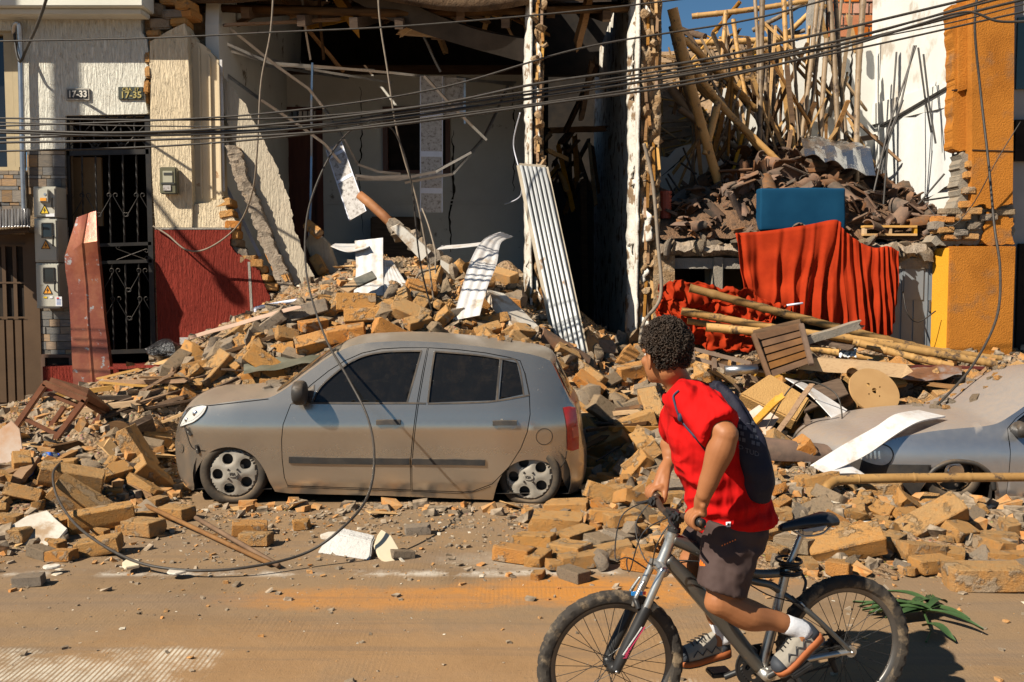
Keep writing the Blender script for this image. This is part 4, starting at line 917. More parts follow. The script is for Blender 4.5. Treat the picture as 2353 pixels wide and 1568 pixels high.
mb.grid(rows); obj('floor_slab', mb, M_MORTAR, rh, auto=0.7)
for i in range(46):
    o = obj('mortar_lump', CHK0[i % 4], None, rh); s_ = cm.uniform(.05, .12); o.location = (cm.uniform(1.8, XR-.05), cm.uniform(11.9, 12.02), Z1+cm.uniform(-.14, .03)); o.scale = (s_*1.4, s_, s_*.8); o.rotation_euler = (cm.uniform(0, 6), cm.uniform(0, 6), cm.uniform(0, 6))
obj('lintel', MB().bx(1.75, XR-.1, 12.03, 12.3, Z1-.3, Z1-.172), M_CONC, rh)
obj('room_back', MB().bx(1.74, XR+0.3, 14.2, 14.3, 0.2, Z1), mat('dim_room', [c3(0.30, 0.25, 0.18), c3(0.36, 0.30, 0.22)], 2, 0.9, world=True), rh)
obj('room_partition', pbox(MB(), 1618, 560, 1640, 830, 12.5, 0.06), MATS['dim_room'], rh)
a = P(1652, 560, 12.0); mb = MB(); mb.bx(a.x-.06, a.x+.06, 12.0, 12.25, 0.5, Z1-.16); obj('concrete_post', mb, M_CONC, rh, bevel=0.01)
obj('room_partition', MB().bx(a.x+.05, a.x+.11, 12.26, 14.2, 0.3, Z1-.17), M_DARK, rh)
obj('wall_end', MB().bx(1.70, 1.95, 11.96, 12.3, 0.4, 2.1), M_MUD, rh)
XL = P(2181, 700, 11.62).x; XE = P(2331, 700, 11.62).x
zc = P(2200, 566, 11.62).z
mb = MB(); mb.bx(XL, XE, 11.62, 11.98, 0.25, zc); obj('wall_front', mb, M_ORG2, rh, bevel=0.01)
a = P(2150, 700, 12.0); mb = MB(); mb.prism([(XL-0.002, 11.66, 0.3), (XL-0.05, 11.99, 0.3), (XL-0.05, 11.99, zc-.02), (XL-0.002, 11.66, zc-.02)], (0.2, 0.12, 0)); obj('wall_splay', mb, mat('orange_sunlit', [c3(0.60, 0.27, 0.015), c3(0.66, 0.31, 0.02)], 2, 0.85, 0.6, 60, 0.012, world=True), rh)  # same orange wall; brighter colour paints in the sun on this side face
up0 = rough_poly([(2233, -160), (2332, -160), (2330, 200), (2327, 470), (2290, 482), (2250, 470), (2233, 478), (2234, 300)], 3, 8, 6, {3, 4, 5})
wallp('wall_pier', up0, 11.62, 0.4, M_ORG2, rh)
up1 = rough_poly([(2186, 12), (2232, 2), (2232, 345), (2205, 348), (2189, 342), (2192, 180)], 1.3, 9, 3, {2, 3, 4, 5})
wallp('wall_strip', up1, 11.78, 0.22, M_ORG2, rh)
wallp('wall_flute', [(2203, 14), (2222, 12), (2222, 205), (2203, 210)], 11.74, 0.05, M_ORG2, rh)
obj('joint', MB().beam(P(2187, 208, 11.775), P(2232, 203, 11.775), 0.01, 0.014), M_DARK, rh); obj('joint', MB().beam(P(2234, 345, 11.615), P(2328, 348, 11.615), 0.01, 0.012), M_DARK, rh)
rw = random.Random(12)
obj('masonry', wallp('masonry', rough_poly([(2140, 545), (2180, 500), (2205, 430), (2212, 350), (2236, 350), (2240, 470), (2328, 468), (2328, 568), (2150, 568)], 4, 8, 5), 11.72, 0.28, M_CONC, rh).data, None, rh) if False else wallp('masonry', rough_poly([(2140, 556), (2180, 510), (2205, 430), (2212, 350), (2236, 350), (2240, 470), (2328, 468), (2328, 566), (2150, 566)], 4, 8, 5), 11.72, 0.28, M_CONC, rh)
for (u, v, w, h, m_) in ((2165, 505, 44, 15, M_BRICK), (2205, 500, 34, 16, M_BRICK), (2230, 520, 30, 18, M_MORTAR), (2165, 530, 38, 14, M_BRICK2), (2200, 535, 32, 14, M_MORTAR), (2225, 545, 36, 14, M_BRICK2), (2235, 485, 30, 16, M_BRICK2), (2210, 470, 26, 16, M_BRICK), (2222, 440, 26, 16, M_BRICK2), (2220, 405, 24, 16, M_BRICK), (2226, 380, 22, 16, M_BRICK2),
        (2180, 548, 40, 12, M_BRICK), (2300, 488, 48, 16, M_MORTAR), (2265, 500, 40, 16, M_MORTAR), (2150, 520, 24, 20, M_MORTAR), (2180, 486, 36, 14, M_MORTAR)):
    c = P(u, v, 11.74+rw.uniform(-.03, .03)); obj('brick', MB().box(c, (w/195, 0.22, h/195), (rw.uniform(-.1, .1), rw.uniform(-.08, .08), rw.uniform(-.12, .12))), m_, rh, bevel=0.012)
wallp('wall_patch', rough_poly([(2262, 520), (2272, 486), (2300, 496), (2328, 500), (2328, 562), (2252, 562)], 3, 8, 2), 11.68, 0.1, M_ORG2, rh)
M_GREY = mat('grey_door', [c3(0.17, 0.19, 0.21), c3(0.21, 0.23, 0.25)], 3, 0.5, world=True, dust=(DUST, 0.2))
gd = obj('door', pbox(MB(), 2040, 578, 2148, 810, 12.06, 0.05), M_GREY, rh)
for r_ in ((2150, 574, 2158, 812), (2036, 572, 2158, 580)): obj('door_frame', pbox(MB(), *r_, 11.99, 0.10), M_GREY, gd)
for u in (2072, 2100, 2128): obj('door_rib', pbox(MB(), u, 582, u+3, 806, 12.05, 0.012), M_GREY, gd)
obj('door_panel', pbox(MB(), 2076, 610, 2124, 690, 12.045, 0.016), M_GREY, gd, bevel=0.005); obj('handle', pbox(MB(), 2136, 690, 2140, 716, 12.01, 0.05), M_STEEL, gd)
mb = MB(); rows = []
for j in range(16):
    t = j/15; y = 12.25+2.55*t
    rows.append([Vector((XR-0.03-0.015*math.sin(t*23)-0.02*s_*math.sin(t*11+2), y, (4.02+0.10*t)*(1-s_)+(2.62+0.35*(1-t)-0.0*t)*s_)) for s_ in np.linspace(0, 1, 12)])
mb.grid(rows); thing('white_cloth', mb, solid('cloth_white', c3(0.68, 0.68, 0.66), 0.8), 'large white cloth stretched on the side wall of the roofless room', 'cloth', smooth=True)
mb = MB().beam((XR-0.06, 12.05, 4.18), (XR-0.06, 14.6, 4.02), 0.03, 0.03); thing('curtain_rail', mb, M_BLACK, 'dark rail above the white cloth on the side wall', 'rail')
for i, (q) in enumerate(([(2100, 105, 12.6), (2070, 240, 12.5), (2010, 395, 12.5)], [(2105, 105, 12.6), (2040, 300, 12.5), (2008, 440, 12.4)], [(2110, 110, 12.5), (2125, 220, 12.4), (2140, 305, 12.4)], [(2122, 125, 12.5), (2135, 240, 12.4), (2150, 330, 12.3)], [(2060, 120, 12.7), (2050, 260, 12.6), (2025, 400, 12.5)], [(2075, 230, 12.5), (2040, 330, 12.5), (2030, 470, 12.4)], [(2170, 400, 12.2), (2110, 470, 12.2)], [(2200, 450, 12.1), (2120, 462, 12.2)])):
    thing('metal_rod', MB().tube([P(*a) for a in q], 0.012, 6), M_BLACK, 'thin black rod dangling in front of the white cloth wall', 'rod', 'black rods at the white cloth wall')
nh = empty('neighbour_house', P(2400, 830, 12.4), 'shaded pale house beyond the orange pier', 'house')
obj('wall', MB().bx(XE+0.02, 14, 12.5, 12.8, 0.2, 8), mat('neighbour_wall', [c3(0.34, 0.33, 0.32), c3(0.42, 0.40, 0.38)], 2, 0.9, world=True), nh)
obj('window', pbox(MB(), 2335, 40, 2440, 205, 12.45, 0.03), solid('teal_glass', c3(0.05, 0.10, 0.11), 0.1), nh); obj('shutter', pbox(MB(), 2332, 275, 2440, 370, 12.4, 0.06), M_DARK, nh); obj('door', pbox(MB(), 2334, 560, 2440, 820, 12.42, 0.05), M_DARK, nh)
UC = np.array([tuple(P(*q)) for q in ((1530, 505, 12.15), (1620, 500, 12.2), (1700, 480, 12.2), (1850, 520, 12.15), (2000, 515, 12.15), (2120, 520, 12.1), (2060, 470, 12.7), (1990, 440, 12.9), (1930, 410, 13.2), (1850, 375, 13.3), (1770, 335, 13.6), (1700, 365, 13.5), (1640, 430, 13.2), (1560, 470, 13.0), (2130, 470, 12.8), (1600, 480, 14.5), (1800, 330, 14.5), (1950, 420, 14.5), (2100, 480, 14), (1750, 420, 12.5), (1850, 430, 12.5), (1950, 460, 12.4), (2050, 500, 12.3))]+[(x, y, Z1+.02) for x in np.arange(1.8, 5.6, .5) for y in (11.95, 15.3)])
_ud = np.linalg.norm(UC[:, None, :2]-UC[None, :, :2], axis=2); _uw = np.linalg.solve(_ud-np.eye(len(UC))*.05, UC[:, 2])
def UH(x, y): return float(np.linalg.norm(UC[:, :2]-np.array([x, y]), axis=1) @ _uw)
ux = np.arange(1.78, XR, .07); uy = np.arange(12.0, 15.0, .07)
mb = MB(); mb.grid([[Vector((x, y, max(UH(x, y), Z1+.01)-.05+.05*noise.fractal(Vector((x*4, y*4, 1)), .7, 2, 4))) for x in ux] for y in uy])
M_TSOIL = mat('tile_debris', [c3(0.075, 0.05, 0.035), c3(0.20, 0.11, 0.06), c3(0.13, 0.085, 0.055)], 8, 0.96, 1.0, 30, 0.05, world=True)
tag(obj('tile_rubble', mb, M_TSOIL, smooth=True), 'heap of crushed roof tiles and earth on the upper floor slab', 'rubble', kind='stuff')
rtl = random.Random(77); placed = []
while len(placed) < 200:
    x = rtl.uniform(1.95, XR-.1); y = rtl.uniform(12.02, 14.4)**1.0; z = max(UH(x, y), Z1)
    if any((x-a)**2+(y-b)**2 < .0085 for a, b in placed): placed.append((99, 99)) if rtl.random() < .02 else None; continue
    placed.append((x, y)); o = put_tile((x, y, z+rtl.uniform(-.02, .08)), (rtl.gauss(0, .9), rtl.gauss(0, .5), rtl.uniform(0, 6.28)), 'dark clay roof tile lying in the heap on the upper floor', 'roof tiles heaped on the upper floor', rtl.uniform(.85, 1.15), rtl.randrange(9))
for i in range(85):
    x = rtl.uniform(1.9, XR-.1); y = rtl.uniform(11.95, 12.9); put_tile((x, y, max(UH(x, y), Z1)+.03), (rtl.gauss(0, 1), rtl.gauss(0, .6), rtl.uniform(0, 6.28)), 'small clay tile shard near the edge of the upper floor slab', 'tile shards on the slab edge', rtl.uniform(.4, .75), rtl.randrange(3, 9))
def m_bamboo(name, a, b, c):
    k = NT(name); vec = k.coord((1, 1, 1)); col = k.ramp(k.noise(vec, 3, 6, .65), [(.3, a), (.55, b), (.75, c)])
    oi = k.n('ShaderNodeObjectInfo'); hs = k.n('ShaderNodeHueSaturation'); v = k.math('MULTIPLY_ADD', oi.outputs['Random'], .6); v.node.inputs[2].default_value = .65; k.l(v, hs.inputs['Value']); k.l(col, hs.inputs['Color']); col = hs.outputs[0]
    col = k.mix(k.mask(k.noise(vec, 6, 8, .75), .52, .64), col, c3(.07, .045, .03))
    k.l(col, k.b.inputs['Base Color']); k.b.inputs['Roughness'].default_value = .55; k.b.inputs['Specular IOR Level'].default_value = .35; k.bump(k.noise(vec, 40, 5, .6), .3, .006); return k.m
M_BAM = m_bamboo('bamboo_gold', c3(.33, .17, .05), c3(.44, .25, .085), c3(.36, .20, .07)); M_BAMO = m_bamboo('bamboo_old', c3(.15, .10, .06), c3(.25, .175, .105), c3(.19, .14, .095))
def bamboo(pts, r, m, label, group, node=0.3, r1=None, bend=True, hollow=True):
    pts = [Vector(p) for p in pts]
    if len(pts) == 2 and bend:
        d = pts[1]-pts[0]; mid = (pts[0]+pts[1])/2+Vector((random.uniform(-.012, .012), random.uniform(-.01, .01), random.uniform(-.02, .005)))*d.length; pts = [pts[0], mid, pts[1]]
    c = catmull(pts, 40); L = sum((c[i+1]-c[i]).length for i in range(len(c)-1)); out = []; rad = []; s_ = 0; r1 = r1 or r*.85; nxt = random.uniform(.05, node)
    for i, p in enumerate(c):
        if i: s_ += (p-c[i-1]).length
        t = s_/L; ph = (s_-nxt) % node; bumpr = 1.13 if min(ph, node-ph) < L/len(c)*.6 else 1.0
        out.append(p); rad.append((r+(r1-r)*t)*bumpr)
    mb = MB(); mb.tube(out, rad, 10, cap=not hollow)
    if hollow:
        for e, q in ((0, 1), (-1, -2)):
            d = (out[q]-out[e]).normalized(); mb.tube([out[e], out[e]+d*.06], [rad[e]*.72]*2, 10); 
            x = d.orthogonal().normalized(); y = d.cross(x)
            mb.grid([[out[e]+(x*math.cos(a)+y*math.sin(a))*rad[e]*k_ for a in np.linspace(0, 2*math.pi, 11)] for k_ in (1.0, .72)])
    o = thing('bamboo_pole', mb, m, label, 'bamboo pole', group, smooth=True, fix=True); return o
bl = 'weathered bamboo pole standing up from the tile heap in the roofless room'; bgp = 'bamboo poles standing in the roofless room'
for (u0, v0, Y0, u1, v1, Y1, r, m_) in ((1668, 25, 14, 1640, 440, 13.6, .040, M_BAM), (1662, 40, 14.2, 1690, 300, 13.8, .035, M_BAMO), (1685, 45, 14, 1720, 250, 13.8, .042, M_BAM), (1722, 240, 13.8, 1705, 400, 13.5, .038, M_BAM), (1752, -20, 13.6, 1745, 330, 13.3, .050, M_BAMO), (1735, 0, 14, 1742, 250, 13.8, .035, M_BAMO),
        (1770, 60, 14.2, 1785, 340, 13.8, .060, M_BAMO), (1800, -20, 13.8, 1830, 400, 13.3, .045, M_BAM), (1815, -10, 14, 1842, 430, 13.5, .035, M_BAMO), (1880, -10, 13.8, 1838, 345, 13.5, .045, M_BAMO), (1892, -10, 14, 1855, 350, 13.5, .04, M_BAMO), (1900, 90, 13.8, 1885, 345, 13.6, .05, M_BAMO), (1905, -20, 14, 1928, 380, 13.6, .052, M_BAMO), (1920, 0, 14.1, 1952, 400, 13.6, .045, M_BAMO),
        (1985, -20, 13.6, 1968, 430, 13.3, .055, M_BAMO), (1972, 95, 13.8, 1962, 430, 13.5, .045, M_BAMO), (1758, 150, 13.8, 1762, 330, 13.6, .04, M_BAMO), (1735, 260, 13.4, 1795, 430, 13.2, .035, M_BAMO), (1690, 230, 14, 1708, 420, 13.6, .045, M_BAM), (1935, -20, 14.4, 1918, 200, 14.2, .03, M_BAMO), (1860, 60, 14.3, 1850, 250, 14.1, .03, M_BAM), (1955, -20, 14.4, 1950, 60, 14.4, .02, M_BAMO)):
    bamboo([P(u0, v0, Y0), P(u1, v1, Y1)], r*.74, m_, bl, bgp)
for i in range(85):
    u = rtl.uniform(1555, 1970); a = P(u, rtl.uniform(30, 330), rtl.uniform(13.2, 14.8)); an = rtl.uniform(-2.6, -.5); L = rtl.uniform(.5, 1.8); timber(a, a+Vector((math.cos(an)*L*.6, rtl.uniform(-.2, .3), math.sin(an)*L)), rtl.uniform(.025, .06), rtl.uniform(.02, .05), rtl.choice((M_WOOD, M_WOODD, M_BAMO, M_BAM, M_WOODY)), 'broken cane hanging among the bamboo poles of the roofless room', 'broken canes in the roofless room', 'cane_piece', seed=i)
bl2 = 'thick bamboo rafter fallen slantwise from the partition wall into the tile heap'; bg2 = 'fallen bamboo rafters'
for (u0, v0, Y0, u1, v1, Y1, r, m_) in ((1545, 20, 12.6, 1655, 435, 13, .075, M_BAM), (1555, 115, 12.8, 1760, 360, 13.4, .05, M_BAM), (1570, 160, 13.2, 1840, 420, 12.9, .05, M_BAM), (1575, 90, 13.4, 1790, 300, 14, .055, M_BAM), (1540, 200, 13.6, 1680, 380, 13.8, .07, M_BAMO), (1545, 60, 13.2, 1610, 330, 13.8, .06, M_BAMO), (1560, 250, 13.5, 1830, 430, 14, .045, M_BAMO), (1560, 80, 12.9, 1720, 230, 13.8, .045, M_BAM), (1650, 235, 13, 1620, 355, 12.9, .055, M_BAM)):
    bamboo([P(u0, v0, Y0), P(u1, v1, Y1)], r*.9, m_, bl2, bg2)
bl3 = 'bamboo purlin left against the sky above the roofless room'; bg3 = 'bamboo purlins against the sky'
for (u0, v0, Y0, u1, v1, Y1, r, m_) in ((1590, 38, 16, 1880, -2, 15.6, .045, M_BAM), (1640, 75, 16.5, 1700, 5, 16, .04, M_WOOD), (1730, 70, 16.5, 1860, 0, 16, .04, M_BAMO), (1790, 95, 16, 1860, 30, 16, .05, M_BAM), (1850, 5, 15.8, 1895, 15, 15.4, .045, M_BAM), (1770, 90, 16.2, 1850, 70, 16, .04, M_BAMO), (1560, 70, 16, 1620, 85, 15.6, .06, M_WOODD), (1560, 100, 15.6, 1860, 85, 15.4, .05, M_BAM)):
    bamboo([P(u0, v0, Y0), P(u1, v1, Y1)], r, m_, bl3, bg3)
timber(P(1840, 240+100, 14.6), P(2010, 255+60, 14.4), .08, .07, M_WOOD, 'dark wooden batten lying level across the standing bamboo poles')
timber(P(1720, 370, 14.2), P(2005, 315, 14.4), .07, .06, M_WOODD, 'long thin batten rising behind the standing bamboo poles')
M_BLUE = mat('blue_foam', [c3(.002, .036, .082), c3(.005, .05, .105)], 3, .9, .3, 120, .004, world=True, spec=.15)
a, b = P(1746, 529, 11.98), P(1944, 432, 11.98); me = MB().bx(a.x, b.x, 11.98, 12.2, a.z, b.z).mesh('blue_cushion', M_BLUE)
bm = bmesh.new(); bm.from_mesh(me); bmesh.ops.subdivide_edges(bm, edges=bm.edges[:], cuts=7, use_grid_fill=True)
for v in bm.verts: v.co += Vector((.012*noise.noise(v.co*3), .02*noise.noise(v.co*2.5+Vector((5, 0, 0))), .012*noise.noise(v.co*3.3+Vector((0, 9, 0)))))
bm.to_mesh(me); bm.free(); o = obj('blue_cushion', me, M_BLUE, None); me.polygons.foreach_set('use_smooth', [True]*len(me.polygons)); bv = o.modifiers.new('b', 'BEVEL'); bv.width = .03; bv.segments = 3; bv.limit_method = 'ANGLE'; origin(o)
tag(o, 'blue foam cushion standing upright on the edge of the upper floor', 'cushion')
M_FOIL = mat('silver_sheet', [c3(.40, .41, .43), c3(.55, .56, .58)], 3, .16, .3, 5, .05, world=True, metal=.95)
mb = MB(); rows = []
for j in range(22):
    t = j/21
    l = P(1836, 302, 13.6).lerp(P(1985, 330, 13.3), t); r_ = P(1850, 352, 12.7).lerp(P(2012, 405, 12.4), t); row = []
    for i in range(14):
        s_ = i/13; p = l.lerp(r_, s_)+Vector((0, 0, .13*math.sin(s_*3.0)*(0.5+t*.6)))
        p += Vector((.03*noise.noise(Vector((t*4, s_*4, 9))), .04*noise.noise(Vector((t*5, s_*3, 0))), .10*abs(noise.noise(Vector((t*3.5, s_*3, 5))))-.05)); row.append(p)
    rows.append(row)
mb.grid(rows); o = thing('metal_sheet', mb, M_FOIL, 'crumpled shiny silver metal sheet on top of the tile heap', 'metal sheet', auto=.12)
o.modifiers.new('t', 'SOLIDIFY').thickness = .006
for i, q in enumerate(([(1530, 410), (1570, 490)], [(1570, 340), (1610, 440)], [(1535, 400), (1590, 480)], [(1560, 470), (1640, 400)], [(1595, 395), (1600, 470)], [(1565, 375), (1600, 400)])):
    thing('chair_frame_tube', MB().tube([P(*q[0], 13.4), P(*q[1], 13.2)], .014, 6), M_BLACK, 'black metal tube of a crushed chair beside the partition wall', 'metal tube', 'black tubes of a crushed chair')
mb = MB(); mb.grid([[P(1518+8*t+80*s_, 478-50*t*s_+10*s_, 12.5+.9*s_)+Vector((0, 0, .12*math.sin(s_*3)*t)) for s_ in np.linspace(0, 1, 9)] for t in np.linspace(0, 1, 5)])
thing('grey_sheet', mb, mat('grey_felt', [c3(.10, .11, .12), c3(.16, .17, .17)], 4, .6, .3, 20, .01, world=True), 'grey bent sheet lying on the slab beside the partition wall', 'sheet', smooth=True)
for i in range(7):
    c = P(1528, 440+i*9, 12.4)
    if i == 0: mbp = MB()
    mbp.tube([c, c-Vector((0, 0, .035))], .085-.002*i, 14)
    mbp.tube([c-Vector((0, 0, .035)), c-Vector((0, 0, .047))], .072, 14)
thing('clay_pots', mbp, solid('red_clay', c3(.28, .05, .025), .6), 'stack of red clay pots beside the partition wall', 'pots')
pl = empty('wooden_pallet', P(2050, 540, 12.0), 'small pale wooden pallet on the slab edge under roof tiles', 'pallet')
for v in (518, 537): obj('plank', pbox(MB(), 1986, v, 2108, v+5, 11.97, .12), M_WOODY, pl)
for u in (1986, 2044, 2102): obj('block', pbox(MB(), u, 523, u+6, 537, 11.98, .10), M_WOODY, pl)
M_CURT = mat('red_curtain', [c3(.25, .019, .004), c3(.35, .030, .006)], 5, .9, .25, 200, .002, world=True, spec=.1)
def curtain(T, B, Y, n, label, nf, a, seed, vs2=20, crumple=0.0, drop=None):
    T = catmull([P(u, v, Y) for u, v in T], 30); B = catmull([P(u, v, Y-.10) for u, v in B], 30); rows = []
    def samp(c, s_):
        x = s_*(len(c)-1); i = min(int(x), len(c)-2); return c[i].lerp(c[i+1], x-i)
    for j in range(vs2+1):
        t = j/vs2; row = []
        for i in range(n+1):
            s_ = i/n; p = samp(T, s_).lerp(samp(B, s_), t)
            sw = s_+.05*noise.noise(Vector((s_*6, t*.8, seed)))+.03*noise.noise(Vector((s_*15, t*1.5, seed+2))); ph = sw*nf*2*math.pi+2.0*noise.noise(Vector((s_*4, t*1.4, seed))); am = max(.12, .6+1.1*noise.noise(Vector((s_*5, t*1.6, seed+11)))); f = am*math.sin(ph)+.3*math.sin(ph*2.3+seed+3*t)*am+.5*noise.noise(Vector((s_*9+t*3, t*3, seed+5)))
            p = p+Vector((.02*math.cos(ph)*t, -a*f*(.35+.65*t)-.06*noise.noise(Vector((s_*5, t*3, seed+4))), 0))
            if crumple: p += Vector((crumple*.7*noise.fractal(Vector((s_*7, t*5, seed)), .7, 2, 3), -crumple*1.6*noise.fractal(Vector((s_*6, t*6, seed+7)), .7, 2, 3), crumple*noise.fractal(Vector((s_*8, t*6, seed+3)), .7, 2, 3)))
            row.append(p)
        rows.append(row)
    mb = MB(); mb.grid(rows); o = thing('red_curtain', mb, M_CURT, label, 'curtain', smooth=True); o.modifiers.new('t', 'SOLIDIFY').thickness = .006; return o
curtain([(1690, 536), (1760, 531), (1850, 518), (1922, 506), (1938, 530), (1975, 556), (2010, 570), (2040, 566), (2066, 578)], [(1716, 694), (1760, 706), (1830, 728), (1900, 750), (1950, 772), (1985, 776), (2020, 776), (2045, 772), (2060, 700)], 11.80, 220, 'big red curtain draped from the upper slab over the ground floor opening', 15, .075, 3)
curtain([(1518, 655), (1560, 648), (1640, 656), (1700, 662), (1760, 690), (1812, 704)], [(1500, 740), (1545, 775), (1600, 800), (1680, 806), (1740, 800), (1760, 735)], 11.65, 160, 'crumpled red curtain fallen behind the bamboo poles', 9, .05, 8, 26, .065)
thing('curtain_rod', MB().tube([P(1808, 702, 11.5), P(1845, 697, 11.48)], .012, 8), M_PVCW, 'white curtain rod end poking out of the crumpled red curtain', 'rod', smooth=True)
def m_paint(name, c, dust=0.5):
    k = NT(name); pos = k.coord((1, 1, 1), rnd=False)
    n = k.noise(pos, 2.5, 8, .65); f = k.noise(pos, 18, 7, .7)
    up = k.upmask(.35, .9)
    sx = k.n('ShaderNodeSeparateXYZ'); k.l(pos, sx.inputs[0])
    lowm = k.mask(sx.outputs[2], .75, .15)
    d = k.math('MULTIPLY', k.math('ADD', k.math('MULTIPLY', up, 1.3), k.math('MULTIPLY_ADD', lowm, .42)), k.math('MULTIPLY_ADD', k.mask(f, .3, .75), .3)); 
    d.node.inputs[1].links[0].from_node.inputs[2].default_value = .62; d.node.inputs[0].links[0].from_node.inputs[1].links[0].from_node.inputs[2].default_value = .10
    d = k.math('MULTIPLY', d, dust, True)
    spots = k.math('MULTIPLY', k.mask(f, .66, .72), .5); d = k.math('MAXIMUM', d, k.math('MULTIPLY', spots, dust))
    col = k.mix(d, c, c3(.30, .195, .11)); k.l(col, k.b.inputs['Base Color'])
    k.l(k.math('SUBTRACT', .92, k.math('MULTIPLY', d, .9), True), k.b.inputs['Metallic'])
    k.l(k.math('MULTIPLY_ADD', d, .5), k.b.inputs['Roughness']); k.b.inputs['Roughness'].links[0].from_node.inputs[2].default_value = .23
    k.b.inputs['Coat Weight'].default_value = .25; k.b.inputs['Coat Roughness'].default_value = .18
    k.bump(f, .08, .004); return k.m
M_SILV = m_paint('paint_silver_tan', c3(.50, .44, .365), .36); M_SILV2 = m_paint('paint_silver_blue', c3(.46, .47, .49), .55)
def m_glass(name, tint=.012, tr=.25):
    k = NT(name); k.b.inputs['Base Color'].default_value = c3(tint, tint, tint*1.05); k.b.inputs['Roughness'].default_value = .06; k.b.inputs['Specular IOR Level'].default_value = .55
    n = k.mask(k.noise(k.coord((1, 1, 1), rnd=False), 6, 8, .75), .45, .8)
    col = k.mix(k.math('MULTIPLY', n, .07), c3(tint, tint, tint), c3(.25, .17, .10)); k.l(col, k.b.inputs['Base Color']); k.l(k.math('MULTIPLY_ADD', n, .15), k.b.inputs['Roughness']); k.b.inputs['Roughness'].links[0].from_node.inputs[2].default_value = .05
    t = k.n('ShaderNodeBsdfTransparent'); t.inputs[0].default_value = (.35, .36, .36, 1); mx = k.n('ShaderNodeMixShader'); mx.inputs[0].default_value = tr
    k.l(k.b.outputs[0], mx.inputs[1]); k.l(t.outputs[0], mx.inputs[2]); k.l(mx.outputs[0], k.out.inputs[0]); return k.m
M_TINT = m_glass('tinted_glass', .012, .3)
M_RUB = mat('tyre_rubber', [c3(.022, .020, .018), c3(.06, .048, .036)], 6, .85, .3, 60, .004, dust=(DUST, .35))
M_RIM = mat('wheel_cover', [c3(.27, .24, .20), c3(.35, .32, .27)], 5, .5, metal=.2, dust=(DUST, .3))
M_PLAS = mat('black_plastic', [c3(.022, .022, .023), c3(.04, .038, .036)], 7, .5, .2, 90, .003, dust=(DUST, .22))
M_LAMP = mat('lamp_clear', [c3(.50, .48, .44), c3(.66, .64, .60)], 9, .22, .4, 30, .01, metal=.1, spec=.7, coat=.8)
M_RLAMP = mat('lamp_red', [c3(.38, .008, .008), c3(.55, .02, .015)], 14, .15, .3, 40, .006, coat=.8, dust=(DUST, .25))
M_CHROME = mat('chrome', [c3(.6, .6, .6), c3(.7, .7, .7)], 5, .2, metal=1.0, dust=(DUST, .2))
class Car:
    def __init__(s, Y, w, stn, plan):
        s.Y = Y; s.vp = stn; s.pl = plan
    def wid(s, x, z):
        zz = np.array([q[0] for q in s.vp]); ww = np.array([q[1] for q in s.vp]); px = np.array([q[0] for q in s.pl]); pw = np.array([q[1] for q in s.pl])
        f = lambda v: np.interp(v, zz, ww); g = lambda v: np.interp(v, px, pw)
        a = sum(f(z+d) for d in (-.03, 0, .03))/3; b = sum(g(x+d) for d in (-.06, 0, .06))/3
        return float(a+b)
def pip(p, poly):
    x, y = p; c = False; n = len(poly)
    for i in range(n):
        x0, y0 = poly[i]; x1, y1 = poly[(i+1) % n]
        if (y0 > y) != (y1 > y) and x < (x1-x0)*(y-y0)/(y1-y0)+x0: c = not c
    return c
def dens(poly, step):
    out = []; n = len(poly)
    for i in range(n):
        a = poly[i]; b = poly[(i+1) % n]; k = max(1, int(math.hypot(b[0]-a[0], b[1]-a[1])/step))
        for j in range(k): out.append((a[0]+(b[0]-a[0])*j/k, a[1]+(b[1]-a[1])*j/k))
    return out
def smooth_poly(pts, per=5): return [(p.x, p.y) for p in catmull([Vector((a, b, 0)) for a, b in pts], per, True)]
def inset(poly, d):
    n = len(poly); area = sum(poly[i][0]*poly[(i+1) % n][1]-poly[(i+1) % n][0]*poly[i][1] for i in range(n)); sgn = 1 if area > 0 else -1; out = []
    for i in range(n):
        a = Vector(poly[i-1]); b = Vector(poly[i]); c = Vector(poly[(i+1) % n]); t = (c-a)
        if t.length < 1e-9: out.append(poly[i]); continue
        t.normalize(); nrm = Vector((-t.y, t.x))*sgn; q = b+nrm*d; out.append((q.x, q.y))
    return out
def patch(outer, holes, step=.05):
    """triangulate polygon with holes in (x, z); returns points, triangles"""
    pts = []; edges = []
    for poly in [outer]+holes:
        d = dens(poly, step); o = len(pts); pts += d; edges += [(o+i, o+(i+1) % len(d)) for i in range(len(d))]
    bxs = np.array(pts); x0, z0 = bxs.min(0); x1, z1 = bxs.max(0); bp = bxs.copy()
    for i, x in enumerate(np.arange(x0+step*.5, x1, step)):
        for z in np.arange(z0+step*(.5 if i % 2 else .9), z1, step):
            if pip((x, z), outer) and not any(pip((x, z), h) for h in holes) and np.min(np.abs(bp-np.array([x, z])).sum(1)) > step*.45: pts.append((x, z))
    r_ = delaunay_2d_cdt([Vector(p) for p in pts], edges, [], 0, 1e-6); V, F = r_[0], r_[2]; out = []
    for f in F:
        c = sum((V[i] for i in f), Vector((0, 0)))/len(f)
        if pip(c, outer) and not any(pip(c, h) for h in holes): out.append(tuple(f))
    return [(v.x, v.y) for v in V], out
def sidemesh(car, outer, holes, off=0.0, both=False, step=.05, thick=0):
    V, F = patch(outer, holes, step); mb = MB(); vs_ = [(x, -(car.wid(x, z)+off), z) for x, z in V]; mb.add(vs_, F)
    if both: mb.add([(x, -y, z) for x, y, z in vs_], [f[::-1] for f in F])
    return mb
